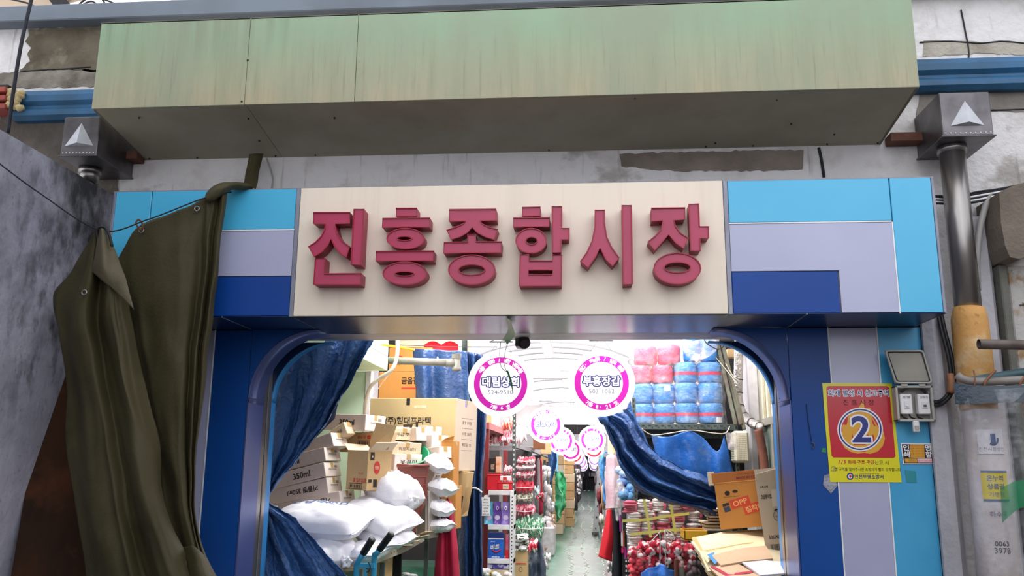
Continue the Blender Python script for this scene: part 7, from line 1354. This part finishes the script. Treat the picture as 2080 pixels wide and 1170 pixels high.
sheet('topmost cream flattened carton under the orange OPP carton', [(1406, 1092, 7.05), (1470, 1080, 7.4), (1560, 1074, 7.5), (1600, 1100, 7.2), (1505, 1108, 6.98), (1424, 1122, 6.85)], M_cr, extra=[([(1406, 1092, 7.05), (1413, 1091, 7.08), (1429, 1121, 6.86), (1424, 1122, 6.85)], M_yk), ([(1424, 1119, 6.87), (1505, 1105, 7.0), (1530, 1102, 7.04), (1530, 1104, 7.03), (1505, 1107.5, 6.985), (1425, 1121.5, 6.855)], M_yk)])
sheet('cream flattened carton with blue and black marks in the middle of the heap', [(1422, 1124, 6.82), (1505, 1106, 6.99), (1600, 1100, 7.05), (1600, 1140, 6.8), (1520, 1150, 6.7), (1438, 1160, 6.65)], M_cr)
sheet('pinkish kraft flap lying across the heap', [(1446, 1128, 6.76), (1500, 1114, 6.9), (1556, 1108, 6.95), (1570, 1134, 6.72), (1510, 1140, 6.66), (1464, 1148, 6.6)], M_pk, th=.02, extra=[([(1436, 1127, 6.77), (1452, 1122, 6.82), (1450, 1127, 6.78), (1446, 1129, 6.76), (1457, 1142, 6.66), (1452, 1147, 6.62)], mat('blue_print', '3a86c8', rough=.6))])
sheet('white card at the front of the heap beside the tall beige carton', [(1508, 1142, 6.6), (1555, 1138, 6.66), (1600, 1142, 6.64), (1600, 1164, 6.48), (1544, 1168, 6.44)], mat('white_card', 'e6e4ee', rough=.6))
sheet('kraft sheet with a crimson stripe at the bottom of the frame', [(1440, 1152, 6.6), (1500, 1146, 6.64), (1545, 1165, 6.48), (1560, 1200, 6.25), (1480, 1190, 6.3)], M_pk, extra=[([(1442, 1151, 6.6), (1450, 1150, 6.61), (1478, 1166, 6.49), (1530, 1160, 6.53), (1530, 1164, 6.5), (1474, 1171, 6.45)], M_crim)])
for k in range(5): sheet(['upper', 'second', 'third', 'fourth', 'lowest'][k]+' layered board edge at the left side of the heap', [(1404+k*7, 1100+k*14, 7.0-k*.03), (1420+k*7, 1098+k*14, 7.06-k*.03), (1450+k*6, 1130+k*14, 6.8-k*.03), (1438+k*6, 1142+k*14, 6.7-k*.03)], [M_cr, M_kraft2, M_yk, M_kraft2, M_kraft][k])
for k in range(7):
    p = W(1434+(k*37 % 17), 1078-k*6.5, 7.6); s = thing('board_slat', '%s small board in the pile of slats left of the OPP carton' % ['lowest', 'second', 'third', 'fourth', 'fifth', 'sixth', 'top'][k], 'board', p, (0, 0, .1*(k % 3-1)), 'boards piled left of the OPP carton'); ORG[s.name] = Vector(); MB().bbox(-.02, .22, 0, .3, 0, .018, .003).build('board', M_wood if k % 2 else M_kraft2, s, local=True)
a = W(1390, 1090, 7.5); b = W(1438, 1078, 7.5); t = thing('yellow_crate', 'yellow plastic crate edge between the strapped bale and boards', 'crate', ((a.x+b.x)/2, 7.5, a.z-.03))
for (x0, x1, y0, y1) in ((a.x, b.x, 7.5, 7.512), (a.x, b.x, 7.78, 7.792), (a.x, a.x+.012, 7.5, 7.79), (b.x-.012, b.x, 7.5, 7.79)): MB().bbox(x0, x1, y0, y1, a.z-.03, b.z, .003).build('side', M_yellow, t)
MB().box(a.x, b.x, 7.5, 7.79, a.z-.03, a.z-.02).build('base', M_yellow, t)
bpy.data.scenes.remove(TMP)
